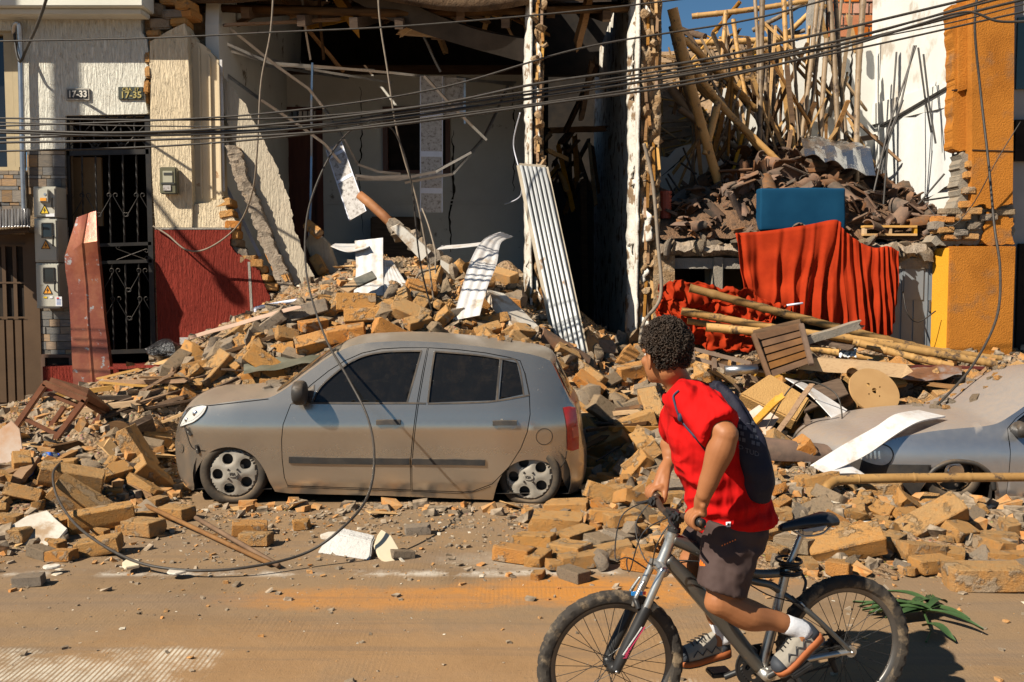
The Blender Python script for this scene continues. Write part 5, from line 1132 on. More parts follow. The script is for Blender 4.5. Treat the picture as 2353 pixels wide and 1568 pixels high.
def loft_top(car, sil, crown, nt_=13):
    """close the body over the top: sil = silhouette from nose bottom over the roof to the tail"""
    rows = []; n = len(sil)
    for i, (x, z) in enumerate(sil):
        a = Vector(sil[max(0, i-1)]); b = Vector(sil[min(n-1, i+1)]); t = (b-a).normalized(); nr = Vector((-t.y, t.x)); w = car.wid(x, z); row = []
        c = crown(x, z)
        for k in range(nt_):
            s_ = -1+2*k/(nt_-1); e = c*(1-abs(s_)**2.2); row.append((x+nr.x*e, s_*w, z+nr.y*e))
        rows.append(row)
    return MB().grid(rows)
def wheel(name, parent, loc, rot, r, rr, spokes, cover, letters=None, wdt=.165):
    w = empty(name, (0, 0, 0)); w.parent = parent; w.location = loc; w.rotation_euler = rot; w.empty_display_size = .05
    del_ = []
    pr = []
    prof = [(rr*.98, wdt/2-.02), (rr*1.04, wdt/2), (r*.93, wdt/2-.004), (r*.985, wdt/2-.028), (r, wdt*.2), (r, -wdt*.2), (r*.985, -wdt/2+.028), (r*.93, -wdt/2), (rr, -wdt/2)]
    n = 48; mb = MB(); mb.rings([[(a*math.cos(t), -b, max(a*math.sin(t), -loc[2]+.003)) for a, b in prof] for t in np.linspace(0, 2*math.pi, n, endpoint=False)], False, closed=True)
    obj('tyre', mb, M_RUB, w, smooth=True, world=False)
    holes = []
    if spokes == 5:
        for k in range(5):
            a = math.pi/2+2*math.pi*k/5+.35; hx, hz = .63*rr*math.cos(a), .63*rr*math.sin(a); holes.append([(hx+.225*rr*math.cos(t), hz+.225*rr*math.sin(t)) for t in np.linspace(0, 2*math.pi, 18, endpoint=False)])
    else:
        for k in range(3):
            a0 = math.pi/2+2*math.pi*k/3-.2; q = []
            for t in np.linspace(a0+.18, a0+2*math.pi/3-.18, 10): q.append((.86*rr*math.cos(t), .86*rr*math.sin(t)))
            for t in np.linspace(a0+2*math.pi/3-.5, a0+.5, 6): q.append((.45*rr*math.cos(t), .45*rr*math.sin(t)))
            holes.append(q)
    outer = [(rr*math.cos(t), rr*math.sin(t)) for t in np.linspace(0, 2*math.pi, 56, endpoint=False)]
    V, F = patch(outer, holes, rr*.07); dish = lambda x, z: -wdt/2+.012-.030*(1-min(1, (math.hypot(x, z)/rr))**2)+(.02 if math.hypot(x, z) > rr*.93 else 0)
    if spokes == 5:
        mb = MB(); mb.add([(x, dish(x, z)+.007*sum(math.exp(-((math.hypot(x-sum(p[0] for p in h)/18, z-sum(p[1] for p in h)/18)-.24*rr)/(.05*rr))**2) for h in holes), z) for x, z in V], F)
    else: mb = MB(); mb.add([(x, dish(x, z), z) for x, z in V], F)
    me = mb.mesh('rim', cover); bm = bmesh.new(); bm.from_mesh(me); r_ = bmesh.ops.extrude_face_region(bm, geom=bm.faces[:]); bmesh.ops.translate(bm, verts=[g for g in r_['geom'] if isinstance(g, bmesh.types.BMVert)], vec=(0, .03, 0)); bmesh.ops.recalc_face_normals(bm, faces=bm.faces); bm.to_mesh(me); bm.free(); sharp(me, .6)
    rim = obj('rim', me, cover, w, world=False)
    obj('wheel_disc', MB().tube([(0, -.01, 0), (0, .05, 0)], rr*.97, 32), M_PLAS, w, world=False)
    if spokes == 5:
        for k in range(4):
            a = math.pi/4+k*math.pi/2; x, z = .26*rr*math.cos(a), .26*rr*math.sin(a); obj('wheel_nut', MB().tube([(x, -wdt/2-.03, z), (x, -wdt/2+.02, z)], [.008, .010], 8), M_PLAS, w, world=False, smooth=True)
        obj('hub_badge', MB().rings([[(.042*math.cos(t)*s_, -wdt/2-.025-q, .024*math.sin(t)*s_) for t in np.linspace(0, 2*math.pi, 20, endpoint=False)] for s_, q in ((1.1, -.01), (1, .003))]), cover, w, world=False)
        text('badge_letters', 'KIA', Vector((0, -wdt/2-.031, 0)), .030, M_PLAS, w, depth=.0015, bold=.0006, world=False)
    else:
        obj('hub_cap', MB().tube([(0, -wdt/2-.028, 0), (0, -wdt/2+.01, 0)], [.055, .06], 20), cover, w, world=False)
        for k in range(3):
            a = k*2.1+.5; obj('wheel_nut', MB().tube([(.11*math.cos(a), -wdt/2-.022, .11*math.sin(a)), (.11*math.cos(a), -wdt/2, .11*math.sin(a))], .012, 8), M_PLAS, w, world=False)
    return w
YC1 = 7.95; c0 = P(860, 1178, YC1); CX1 = c0.x
def c6(x, y):
    p = P(344.7+.4395*x, 746.8+.4395*y, YC1); return (p.x-CX1, p.z)
def c6l(l): return [c6(*q) for q in l]
hatch = empty('hatchback_car', (CX1, YC1+.80, 0), 'dusty silver hatchback half buried in bricks, with tinted windows', 'car')
zz = lambda y: c6(1000, y)[1]
C1 = Car(YC1, .8, [(0, .70), (zz(905), .735), (zz(860), .748), (zz(850), .768), (zz(760), .784), (zz(640), .796), (zz(560), .803), (zz(523), .806), (zz(513), .797), (zz(450), .778), (zz(412), .758), (zz(400), .752), (zz(330), .715), (zz(230), .655), (zz(150), .605), (zz(95), .56)],
         [(c6(80, 600)[0], -.26), (c6(110, 600)[0], -.15), (c6(160, 600)[0], -.085), (c6(260, 600)[0], -.035), (c6(420, 600)[0], -.008), (c6(650, 600)[0], 0), (c6(1850, 600)[0], 0), (c6(2050, 600)[0], -.02), (c6(2160, 600)[0], -.06), (c6(2230, 600)[0], -.13), (c6(2285, 600)[0], -.24)])
nose = [(190, 885), (120, 830), (92, 755), (83, 680), (86, 620), (100, 565), (128, 505), (160, 463), (200, 437)]
hood = [(240, 430), (300, 423), (400, 408), (520, 393), (615, 384)]
wsh = [(700, 338), (800, 262), (900, 188), (985, 140)]
roof = [(1050, 116), (1150, 101), (1300, 95), (1440, 98), (1600, 111), (1750, 127), (1900, 148), (2000, 166), (2078, 190)]
tail = [(2108, 215), (2150, 300), (2198, 400), (2232, 445), (2250, 560), (2262, 650), (2276, 705), (2278, 780), (2266, 860), (2240, 905)]
rarch = [(2200, 908), (2172, 850), (2148, 790), (2108, 745), (2050, 716), (1985, 708), (1920, 720), (1860, 760), (1818, 830), (1792, 928)]
sill = [(1500, 915), (1200, 903), (720, 890), (645, 880)]
farch = [(620, 826), (594, 760), (550, 697), (490, 657), (420, 641), (350, 650), (292, 682), (245, 740), (218, 800), (205, 880)]
sil_top = [(p.x, p.y) for p in catmull([Vector((a, b, 0)) for a, b in c6l(nose+hood+wsh+roof+tail)], 4)]
arch1 = [(p.x, p.y) for p in catmull([Vector((a, b, 0)) for a, b in c6l(rarch)], 3)]; arch2 = [(p.x, p.y) for p in catmull([Vector((a, b, 0)) for a, b in c6l(farch)], 3)]
outline = sil_top+arch1+c6l(sill)+arch2
fw = c6l([(846, 408), (858, 365), (885, 325), (930, 282), (1010, 218), (1100, 174), (1200, 154), (1300, 149), (1405, 148), (1340, 408)])
rw_ = c6l([(1482, 151), (1600, 158), (1700, 168), (1800, 182), (1826, 187), (1806, 399), (1452, 411)])
qw = c6l([(1842, 192), (1918, 208), (1935, 280), (1952, 369), (1824, 394)])
fdoor = c6l([(728, 420), (760, 385), (830, 318), (920, 245), (1000, 195), (1090, 155), (1190, 134), (1300, 128), (1440, 128), (1418, 260), (1396, 410), (1372, 620), (1362, 740), (1362, 872), (1100, 862), (900, 855), (714, 848), (697, 800), (687, 700), (686, 600), (694, 520)])
rdoor = c6l([(1444, 128), (1600, 137), (1750, 154), (1880, 178), (1938, 196), (1962, 260), (1986, 374), (1990, 470), (1975, 560), (1940, 650), (1880, 745), (1790, 838), (1690, 878), (1640, 884), (1500, 879), (1366, 873), (1366, 740), (1376, 620), (1400, 410), (1422, 260)])
body = sidemesh(C1, outline, [fdoor, rdoor], 0, True)
CX_ = [c6(q, 0)[0] for q in (150, 330, 560, 760, 900, 1150, 1900, 2120)]
def crown1(x, z): return float(np.interp(x, CX_, [.09, .05, .045, .075, .07, .04, .04, .06]))
tp = loft_top(C1, sil_top, crown1); body.add(tp.v, tp.f)
bo = obj('body', body, M_SILV, hatch, world=False, merge=.002, smooth=True); sharp(bo.data, .9)
inn = MB(); V, F = patch(inset(outline, .02), [fw, rw_, qw], .12); 
vs_ = [(x, -(C1.wid(x, z)-.05), z) for x, z in V]; inn.add(vs_, F); inn.add([(x, -y, z) for x, y, z in vs_], F)
inn.bx(c6(250, 0)[0], c6(2200, 0)[0], -.66, .66, .16, .20)
obj('inner_shell', inn, M_DARK, hatch, world=False)
def set_norms(o, car):
    ns = []
    for v in o.data.vertices:
        x, z = v.co.x, v.co.z; e = .02; n = Vector((-(car.wid(x+e, z)-car.wid(x-e, z))/(2*e), -1, -(car.wid(x, z+e)-car.wid(x, z-e))/(2*e))).normalized(); ns.append(n)
    o.data.normals_split_custom_set_from_vertices(ns)
def flip(mb):
    q = MB(); q.v = [(x, -y, z) for x, y, z in mb.v]; q.f = [f[::-1] for f in mb.f]; q.m = list(mb.m); return q
FAR = {}
for nm, poly, hol in (('door', fdoor, [fw]), ('door', rdoor, [rw_, qw])):
    mbd = sidemesh(C1, inset(poly, .0065), hol, .001, False, .04); d_ = obj(nm, mbd, M_SILV, hatch, world=False, smooth=True, fix=False); set_norms(d_, C1)
    FAR[d_] = obj(nm, flip(mbd), M_SILV, hatch, world=False, smooth=True)
    if poly is fdoor: D1 = d_
    else: D2 = d_
def patch_part(name, poly, off, m, parent, holes=[], step=.04, both=False, smooth=True):
    mb = sidemesh(C1, poly, holes, off, False, step)
    if both: obj(name, flip(mb), m, FAR.get(parent, parent), world=False, smooth=smooth)
    return obj(name, mb, m, parent, world=False, smooth=smooth)
patch_part('window', inset(fw, -.006), -.012, M_TINT, D1, both=True); patch_part('window', inset(rw_, -.006), -.012, M_TINT, D2, both=True); patch_part('quarter_window', inset(qw, -.006), -.012, M_TINT, D2, both=True)
def strip(name, pts, w, off, m, parent, th=.012):
    q = catmull([Vector((a, b, 0)) for a, b in c6l(pts)], 5); rows = []
    for i, p in enumerate(q):
        t = (q[min(i+1, len(q)-1)]-q[max(0, i-1)]).normalized(); nrm = Vector((-t.y, t.x, 0)); e = []
        for s_, o_ in ((-.5, -.003), (-.42, off+th), (.42, off+th), (.5, -.003)):
            x, z = p.x+nrm.x*w*s_, p.y+nrm.y*w*s_; e.append((x, -(C1.wid(x, z)+o_), z))
        rows.append(e)
    return obj(name, MB().grid(rows), m, parent, world=False, auto=.6)
strip('window_trim', [(835, 412), (1100, 414), (1345, 413), (1440, 415)], .016, .001, M_PLAS, D1, .004); strip('window_trim', [(1450, 416), (1700, 410), (1810, 402), (1985, 374)], .014, .001, M_PLAS, D2, .004)
strip('window_trim', [(1835, 186), (1820, 300), (1815, 400)], .02, 0, M_PLAS, D2, .003); strip('window_trim', [(1408, 146), (1375, 280), (1342, 408)], .016, 0, M_PLAS, D1, .003); strip('window_trim', [(1478, 150), (1462, 280), (1450, 410)], .016, 0, M_PLAS, D2, .003)
strip('window_trim', [(846, 405), (885, 325), (1010, 216), (1100, 172), (1200, 152), (1300, 147), (1410, 146)], .014, 0, M_PLAS, D1, .003); strip('window_trim', [(1480, 148), (1700, 166), (1840, 188), (1922, 206), (1955, 372)], .014, 0, M_PLAS, D2, .003)
strip('side_moulding', [(726, 706), (900, 710), (1200, 714), (1356, 715)], .062, .004, M_PLAS, D1); strip('side_moulding', [(1370, 716), (1500, 717), (1650, 719), (1752, 722)], .056, .004, M_PLAS, D2)
for (x0, x1, y, dd) in ((1180, 1314, 516, D1), (1788, 1922, 520, D2)):
    hp = smooth_poly(c6l([(x0, y-2), (x0+14, y-24), (x1-14, y-26), (x1, y-4), (x1-10, y+18), ((x0+x1)/2, y+36), (x0+16, y+18)]), 4)
    patch_part('handle_recess', hp, .002, M_CHROME if False else M_SILV, dd, step=.02); h = strip('handle', [(x0+4, y-6), ((x0+x1)/2, y-8), (x1-4, y-7)], .042, .016, M_PLAS, dd)
fcx, fcz = c6(2062, 587); rg = [(fcx+.066*math.cos(t), -(C1.wid(fcx+.066*math.cos(t), fcz+.066*math.sin(t))+.001), fcz+.066*math.sin(t)) for t in np.linspace(0, 2*math.pi, 32, endpoint=False)]
obj('fuel_cap_seam', MB().tube(rg, .0028, 4, closed=True), M_DARK, hatch, world=False)
hl = smooth_poly(c6l([(128, 545), (140, 515), (170, 470), (200, 440), (240, 427), (278, 426), (284, 440), (265, 475), (220, 512), (175, 530)]), 4)
hlo = patch_part('headlight', hl, .006, M_LAMP, hatch, step=.02); obj('lamp_rim', MB().tube([(x, -(C1.wid(x, z)+.006), z) for x, z in hl], .005, 5, closed=True), M_PLAS, hlo, world=False)
for bx_, by_, br_ in ((225, 470, .032), (175, 505, .024)):
    x, z = c6(bx_, by_); obj('bulb_bowl', MB().tube([(x, -(C1.wid(x, z)+.010), z), (x, -(C1.wid(x, z)-.01), z)], [br_*.7, br_], 14), M_CHROME, hlo, world=False, smooth=True)
patch_part('reflector', inset(hl, .02), .008, solid('reflector_pale', c3(.55, .54, .50), .4, .2), hlo, step=.02)
tl_ = c6l([(2163, 440), (2195, 436), (2232, 446), (2243, 520), (2250, 600), (2250, 668), (2215, 674), (2186, 664), (2184, 560), (2176, 500)])
tlo = patch_part('tail_light', tl_, .007, M_RLAMP, hatch, step=.025)
patch_part('lens_clear', c6l([(2212, 545), (2246, 545), (2248, 600), (2214, 606)]), .010, solid('lens_pink', c3(.55, .12, .08), .2), tlo, step=.02)
patch_part('indicator_recess', smooth_poly(c6l([(86, 628), (120, 632), (150, 648), (142, 682), (110, 688), (84, 668)]), 4), .003, M_SILV, hatch, step=.02)
def seam(pts, r=.0048, parent=hatch, m=M_DARK):
    q = [(p.x, -(C1.wid(p.x, p.y)+.0005), p.y) for p in catmull([Vector((a, b, 0)) for a, b in c6l(pts)], 5)]; obj('seam', MB().tube(q, r, 4), m, parent, world=False)
seam([(160, 535), (180, 590), (195, 630), (218, 655), (282, 664)]); seam([(2150, 755), (2172, 720), (2182, 670)]); seam([(165, 462), (200, 437), (300, 427), (450, 410), (610, 392)], .004); seam([(712, 852), (1100, 868), (1362, 876), (1640, 888), (1780, 850)], .003); seam([(1962, 260), (1986, 374)], .003)
for (x, y, an) in ((188, 565, .9), (238, 655, -.25)):
    px, pz = c6(x, y); yy = -(C1.wid(px, pz)+.014); cl_ = obj('bumper_clip', MB().box((px, yy, pz), (.075, .018, .022), (0, an if an > 0 else 1.35, 0)), M_PLAS, hatch, world=False, bevel=.004)
    text('clip_letter', 'R', Vector((px, yy-.0105, pz)), .016, M_LETW, cl_, depth=.0006, ry=-.5, world=False)
mx, mz = c6(806, 350); my = -(C1.wid(mx, mz-.1)+.09)
mb = MB(); rr = []
for t in np.linspace(-1, 1, 9):
    h = .115*(1-abs(t)**3*.5); rr.append([(mx-.02+.062*math.copysign(abs(math.cos(a))**.6, math.cos(a))*(1-.25*abs(t)), my-.02+t*.11, mz+h*math.copysign(abs(math.sin(a))**.6, math.sin(a))*.85) for a in np.linspace(0, 2*math.pi, 14, endpoint=False)])
mb.rings(rr); mir = obj('wing_mirror', mb, M_PLAS, hatch, world=False, smooth=True); obj('mirror_foot', MB().beam((mx+.015, my+.06, mz-.06), (mx+.02, -(C1.wid(mx, mz-.1)-.02), mz-.075), .05, .05), M_PLAS, mir, world=False, bevel=.008)
patch_part('mirror_base', c6l([(730, 418), (800, 350), (850, 318), (850, 345), (838, 412)]), .004, M_PLAS, D1)
for (x, y) in ((425, 808), (1990, 832)):
    px, pz = c6(x, y); mb = MB(); mb.rings([[(px+.33*math.cos(a), yv, pz+.02+.33*math.sin(a)) for a in np.linspace(-.35, math.pi+.35, 20)] for yv in (-.74, -.45)], False); mb.bx(px-.35, px+.35, -.46, -.44, .12, pz+.36); obj('wheel_liner', mb, M_DARK, hatch, world=False)
fx, fz = c6(425, 808); rx_, rz_ = c6(1990, 830)
wheel('wheel', hatch, (fx, -.675, .252), (0, 0, R(3)), .278, .200, 5, M_RIM); wheel('wheel', hatch, (rx_, -.655, .222), (0, 0, R(-10)), .262, .198, 5, M_RIM)
wheel('wheel', hatch, (fx, .70, .262), (0, 0, math.pi), .268, .198, 5, M_RIM); wheel('wheel', hatch, (rx_, .70, .262), (0, 0, math.pi), .268, .198, 5, M_RIM)
def top_pane(name, pts, car, crown, m, parent, s0=.86, off=.004):
    q = [(p.x, p.y) for p in catmull([Vector((a, b, 0)) for a, b in c6l(pts)], 4)]; rows = []
    for i, (x, z) in enumerate(q):
        a = Vector(q[max(0, i-1)]); b = Vector(q[min(len(q)-1, i+1)]); t = (b-a).normalized(); nr = Vector((-t.y, t.x)); w = car.wid(x, z); c = crown(x, z); row = []
        for k in range(13):
            s_ = (-1+2*k/12)*s0; e = c*(1-abs(s_)**2.2)+off; row.append((x+nr.x*e, s_*w, z+nr.y*e))
        rows.append(row)
    return obj(name, MB().grid(rows), m, parent, world=False, smooth=True)
M_GLD = m_glass('dusty_glass', .02, 0.0)
top_pane('windscreen', [(640, 372), (700, 338), (800, 262), (900, 188), (970, 148)], C1, crown1, M_GLD, hatch); top_pane('rear_window', [(2112, 222), (2150, 300), (2195, 395)], C1, crown1, M_GLD, hatch, .9)
M_SEAT = solid('seat_fabric', c3(.05, .045, .04), .9)
for x in (1250, 1640):
    sx_, sz_ = c6(x, 420); st = empty('seat', (0, 0, 0)); st.parent = hatch
    for y in (-.36, .36):
        obj('seat_back', MB().box((sx_, y, sz_-.05), (.12, .44, .62), (0, .22, 0)), M_SEAT, st, world=False, bevel=.04); obj('headrest', MB().box((sx_+.09, y, sz_+.32), (.08, .24, .16), (0, .2, 0)), M_SEAT, st, world=False, bevel=.03)
swx, swz = c6(1010, 345); q = [(swx+.06*math.sin(a)*.5, -.36+.18*math.cos(a), swz+.16*math.sin(a)) for a in np.linspace(0, 2*math.pi, 24, endpoint=False)]
obj('steering_wheel', MB().tube(q, .014, 6, closed=True), solid('grey_plastic', c3(.12, .11, .10), .5), hatch, world=False, smooth=True)
obj('dashboard', MB().bx(c6(760, 0)[0], c6(900, 0)[0], -.62, .62, c6(0, 500)[1], c6(0, 405)[1]), M_PLAS, hatch, world=False)
YC2 = 8.0; CX2 = P(2190, 1100, YC2).x
def c4(x, y):
    u = (2900+x*.638)/1.7407; v = (1400+y*.638)/1.7407; p = P(u, v, YC2); return (p.x-CX2, p.z)
def c4l(l): return [c4(*q) for q in l]
car2 = empty('saloon_car', (CX2, YC2+.80, 0), 'silver blue car with rounded headlight and black bumper under a fallen white panel', 'car')
z4 = lambda y: c4(1400, y)[1]
C2 = Car(YC2, .8, [(0, .70), (z4(1010), .74), (z4(930), .775), (z4(800), .80), (z4(700), .805), (z4(620), .795), (z4(560), .765), (z4(500), .72), (z4(460), .69), (z4(300), .62), (z4(200), .58)],
         [(c4(690, 0)[0], -.34), (c4(760, 0)[0], -.22), (c4(860, 0)[0], -.12), (c4(980, 0)[0], -.06), (c4(1200, 0)[0], -.015), (c4(1400, 0)[0], 0), (c4(4600, 0)[0], 0)])
n2 = [(760, 960), (700, 900), (690, 800), (705, 730), (760, 660), (860, 610)]; h2 = [(1000, 590), (1100, 560), (1250, 530), (1400, 510), (1560, 497), (1650, 490), (1750, 470)]; w2 = [(1850, 420), (2000, 330), (2150, 250), (2300, 200)]; r2 = [(2600, 185), (3000, 200), (3400, 240)]; t2 = [(3900, 430), (4300, 500), (4400, 600), (4420, 900), (4400, 1000)]
sil2 = [(p.x, p.y) for p in catmull([Vector((a, b, 0)) for a, b in c4l(n2+h2+w2+r2+t2)], 4)]
a2 = [(p.x, p.y) for p in catmull([Vector((a, b, 0)) for a, b in c4l([(1712, 1010), (1700, 900), (1670, 800), (1600, 735), (1500, 712), (1400, 716), (1320, 760), (1270, 830), (1225, 900), (1205, 960)])], 3)]
out2 = sil2+c4l([(3000, 1020), (1850, 1015)])+a2
door2 = c4l([(1792, 545), (1800, 500), (1870, 440), (2000, 355), (2150, 280), (2300, 240), (2700, 240), (2680, 600), (2650, 970), (1768, 968), (1775, 800), (1788, 640)])
win2 = c4l([(1810, 520), (1880, 450), (2000, 370), (2150, 300), (2300, 262), (2640, 262), (2630, 505)])
b2 = sidemesh(C2, out2, [door2], 0, False, .07); b2f = sidemesh(C2, out2, [win2], 0, False, .1); b2.add([(x, -y, z) for x, y, z in b2f.v], [f[::-1] for f in b2f.f])
cr2 = lambda x, z: float(np.interp(x, [c4(700, 0)[0], c4(950, 0)[0], c4(1300, 0)[0]], [.06, .05, .055]))
t_ = loft_top(C2, sil2, cr2); b2.add(t_.v, t_.f); o = obj('body', b2, M_SILV2, car2, world=False, merge=.002, smooth=True); sharp(o.data, .9)
inn = MB(); V, F = patch(inset(out2, .02), [], .2); inn.add([(x, -(C2.wid(x, z)-.05), z) for x, z in V], F); inn.bx(c4(800, 0)[0], c4(4300, 0)[0], -.66, .66, .14, .2); obj('inner_shell', inn, M_DARK, car2, world=False)
D3 = obj('door', sidemesh(C2, inset(door2, .005), [win2], .001, False, .06), M_SILV2, car2, world=False, smooth=True); obj('window', sidemesh(C2, inset(win2, -.005), [], -.012, False, .1), M_TINT, D3, world=False, smooth=True)
def p2(name, pts, off, m, parent=car2, sm=True, step=.03): return obj(name, sidemesh(C2, smooth_poly(c4l(pts), 4) if sm else c4l(pts), [], off, False, step), m, parent, world=False, smooth=True)
p2('bumper', [(700, 730), (760, 690), (830, 660), (950, 735), (1050, 722), (1290, 720), (1285, 775), (1245, 850), (1205, 950), (760, 955), (695, 880)], .012, M_PLAS, sm=False)
h_ = p2('headlight', [(842, 668), (870, 635), (920, 612), (990, 602), (1040, 620), (1058, 660), (1040, 705), (1000, 728), (940, 722), (880, 700)], .014, M_LAMP); p2('lamp_rim', [(832, 668), (865, 628), (920, 603), (992, 594), (1048, 614), (1068, 660), (1048, 712), (1002, 737), (936, 732), (872, 708)], .009, M_PLAS, h_)
for i in range(4): p2('lamp_flute', [(900+i*24, 640), (912+i*24, 640), (914+i*24, 690), (902+i*24, 690)], .017, M_CHROME, h_, False)
q = [(x, -(C2.wid(x, z)+.008), z) for x, z in [(p.x, p.y) for p in catmull([Vector((a, b, 0)) for a, b in c4l([(1690, 880), (1665, 790), (1590, 722), (1500, 700), (1400, 703), (1310, 748), (1275, 800)])], 5)]]
obj('arch_trim', MB().tube(q, .02, 6), M_PLAS, car2, world=False, smooth=True)
w2x, w2z = c4(1442, 912); wheel('wheel', car2, (w2x, -.68, .258), (0, -.2, 0), .262, .178, 3, M_CHROME); wheel('wheel', car2, (w2x, .69, .262), (0, 0, math.pi), .275, .178, 3, M_CHROME); wheel('wheel', car2, (w2x+2.44, -.69, .262), (0, -.2, 0), .275, .178, 3, M_CHROME); wheel('wheel', car2, (w2x+2.44, .69, .262), (0, 0, math.pi), .275, .178, 3, M_CHROME)
mb = MB(); mb.rings([[(w2x+.33*math.cos(a), yv, w2z+.02+.33*math.sin(a)) for a in np.linspace(-.35, math.pi+.35, 20)] for yv in (-.74, -.45)], False); mb.bx(w2x-.35, w2x+.35, -.46, -.44, .12, w2z+.36); obj('wheel_liner', mb, M_DARK, car2, world=False)
mb = MB(); rr = []; mx, mz = c4(1850, 500)
for t in np.linspace(-1, 1, 7): rr.append([(mx+.05*math.cos(a), -.80+t*.08, mz+.07*(1-abs(t)**3*.5)*math.sin(a)) for a in np.linspace(0, 2*math.pi, 12, endpoint=False)])
mb.rings(rr); obj('wing_mirror', mb, M_PLAS, car2, world=False, smooth=True)
rk = random.Random(99)
def brick_mesh(seed, chips, half=False):
    rnd = random.Random(seed); bm = bmesh.new(); bmesh.ops.create_cube(bm, size=1.0)
    for v in bm.verts: v.co.y *= .52; v.co.z *= .36
    if half: 
        n = Vector((1, rnd.uniform(-.5, .5), rnd.uniform(-.5, .5))).normalized(); bmesh.ops.bisect_plane(bm, geom=bm.verts[:]+bm.edges[:]+bm.faces[:], plane_co=(rnd.uniform(-.05, .15), 0, 0), plane_no=n, clear_outer=True)
        bmesh.ops.holes_fill(bm, edges=[e for e in bm.edges if e.is_boundary])
    for i in range(chips):
        c = rnd.choice(bm.verts[:]).co.copy(); n = (Vector((c.x, c.y*1.6, c.z*2.2))+Vector((rnd.uniform(-.3, .3), rnd.uniform(-.3, .3), rnd.uniform(-.3, .3)))).normalized()
        bmesh.ops.bisect_plane(bm, geom=bm.verts[:]+bm.edges[:]+bm.faces[:], plane_co=c-n*rnd.uniform(.03, .11), plane_no=n, clear_outer=True)
        bmesh.ops.holes_fill(bm, edges=[e for e in bm.edges if e.is_boundary])
    bmesh.ops.bevel(bm, geom=bm.edges[:], offset=.018, segments=1, affect='EDGES', clamp_overlap=True)
    bmesh.ops.triangulate(bm, faces=bm.faces[:]); bmesh.ops.subdivide_edges(bm, edges=[e for e in bm.edges if e.calc_length() > .16], cuts=2, use_grid_fill=True)
    bmesh.ops.triangulate(bm, faces=bm.faces[:])
    for v in bm.verts: v.co += v.co.normalized()*(.022*noise.fractal(v.co*5+Vector((seed*3.1, 0, 0)), .7, 2, 3))
    bmesh.ops.recalc_face_normals(bm, faces=bm.faces); me = bpy.data.meshes.new('brick'); bm.to_mesh(me); bm.free(); sharp(me, .45); return me
BM = []
for i in range(8): BM.append(brick_mesh(i, 1+i % 3))
HM = [brick_mesh(20+i, 2, True) for i in range(6)]
def with_mat(me, m):
    c = me.copy(); c.materials.clear(); c.materials.append(m); return c
BR = {'o': [with_mat(m, M_BRICK) for m in BM], 't': [with_mat(m, M_BRICK2) for m in BM], 'ho': [with_mat(m, M_BRICK) for m in HM], 'ht': [with_mat(m, M_BRICK2) for m in HM], 'm': [with_mat(m, M_MORTAR) for m in BM[:4]]}
CHK = [chunk_mesh(random.Random(40+i), .5, M_MORTAR, rk.uniform(.5, .9), 13, 1, 'mortar_chunk') for i in range(8)]
def HITo(u, v, off):
    d = ray(u, v); o = Vector((0, 0, CAMH)); t = 3.6/d.y
    while t*d.y < 13.3:
        p = o+d*t
        if p.z <= max(HZ(p.x, p.y), 0.0)+off: return p
        t += .02/d.y
    return None
PLACED = []
ZONES = [('lying on the road left of the hatchback', lambda p: p.x < -2.0 and p.y < 8.6), ('in the heap behind the hatchback', lambda p: p.x < .75 and p.y >= 8.6), ('on the road between hatchback and cyclist', lambda p: p.x < 1.75 and p.y < 8.6),
         ('in the heap before the orange house', lambda p: p.y >= 8.6), ('in the heap beside the silver blue car', lambda p: True)]
def zone(p):
    for n_, f in ZONES:
        if f(p): return n_
KL = {'o': 'whole orange brick with mortar traces ', 't': 'whole dusty tan brick ', 'ho': 'broken half of an orange brick ', 'ht': 'broken half of a tan brick ', 'm': 'flat block of grey brown mortar '}
def put_brick(u, v, lpx, kind='o', yaw=None, tilt=None, asp=1.0, force=True, lift=.56):
    p = HIT(u, v)
    if p is None: return None
    L = lpx/(FPX/p.y)
    L = max(.07, min(L, .50))
    hh = L*.36*asp
    if L > .30: hh = min(hh, .14)
    p = HITo(u, v, hh*lift)
    if p is None: return None
    if not force and any((p.x-q[0])**2+(p.y-q[1])**2+(p.z-q[2])**2 < (L*.5+q[3]*.5)**2*.42 for q in PLACED): return None
    PLACED.append((p.x, p.y, p.z, L))
    o = bpy.data.objects.new('brick' if kind != 'm' else 'mortar_block', rk.choice(BR[kind])); COL.objects.link(o)
    flat = p.z < .12
    n = NRM(p.x, p.y) if not flat else Vector((0, 0, 1)); q = Vector((0, 0, 1)).rotation_difference(n)
    tl = tilt if tilt is not None else (rk.gauss(0, .08) if flat else rk.gauss(0, .30))
    o.rotation_mode = 'QUATERNION'
    o.rotation_quaternion = q @ Euler((rk.gauss(0, .06 if flat else .35), tl, yaw if yaw is not None else rk.uniform(0, 6.28))).to_quaternion()
    o.location = p; o.scale = (L, min(L*rk.uniform(.9, 1.1), .36), hh/.36)
    z = zone(p); tag(o, KL[kind]+z, 'brick' if kind != 'm' else 'mortar', ('bricks ' if kind != 'm' else 'mortar blocks ')+z); return o
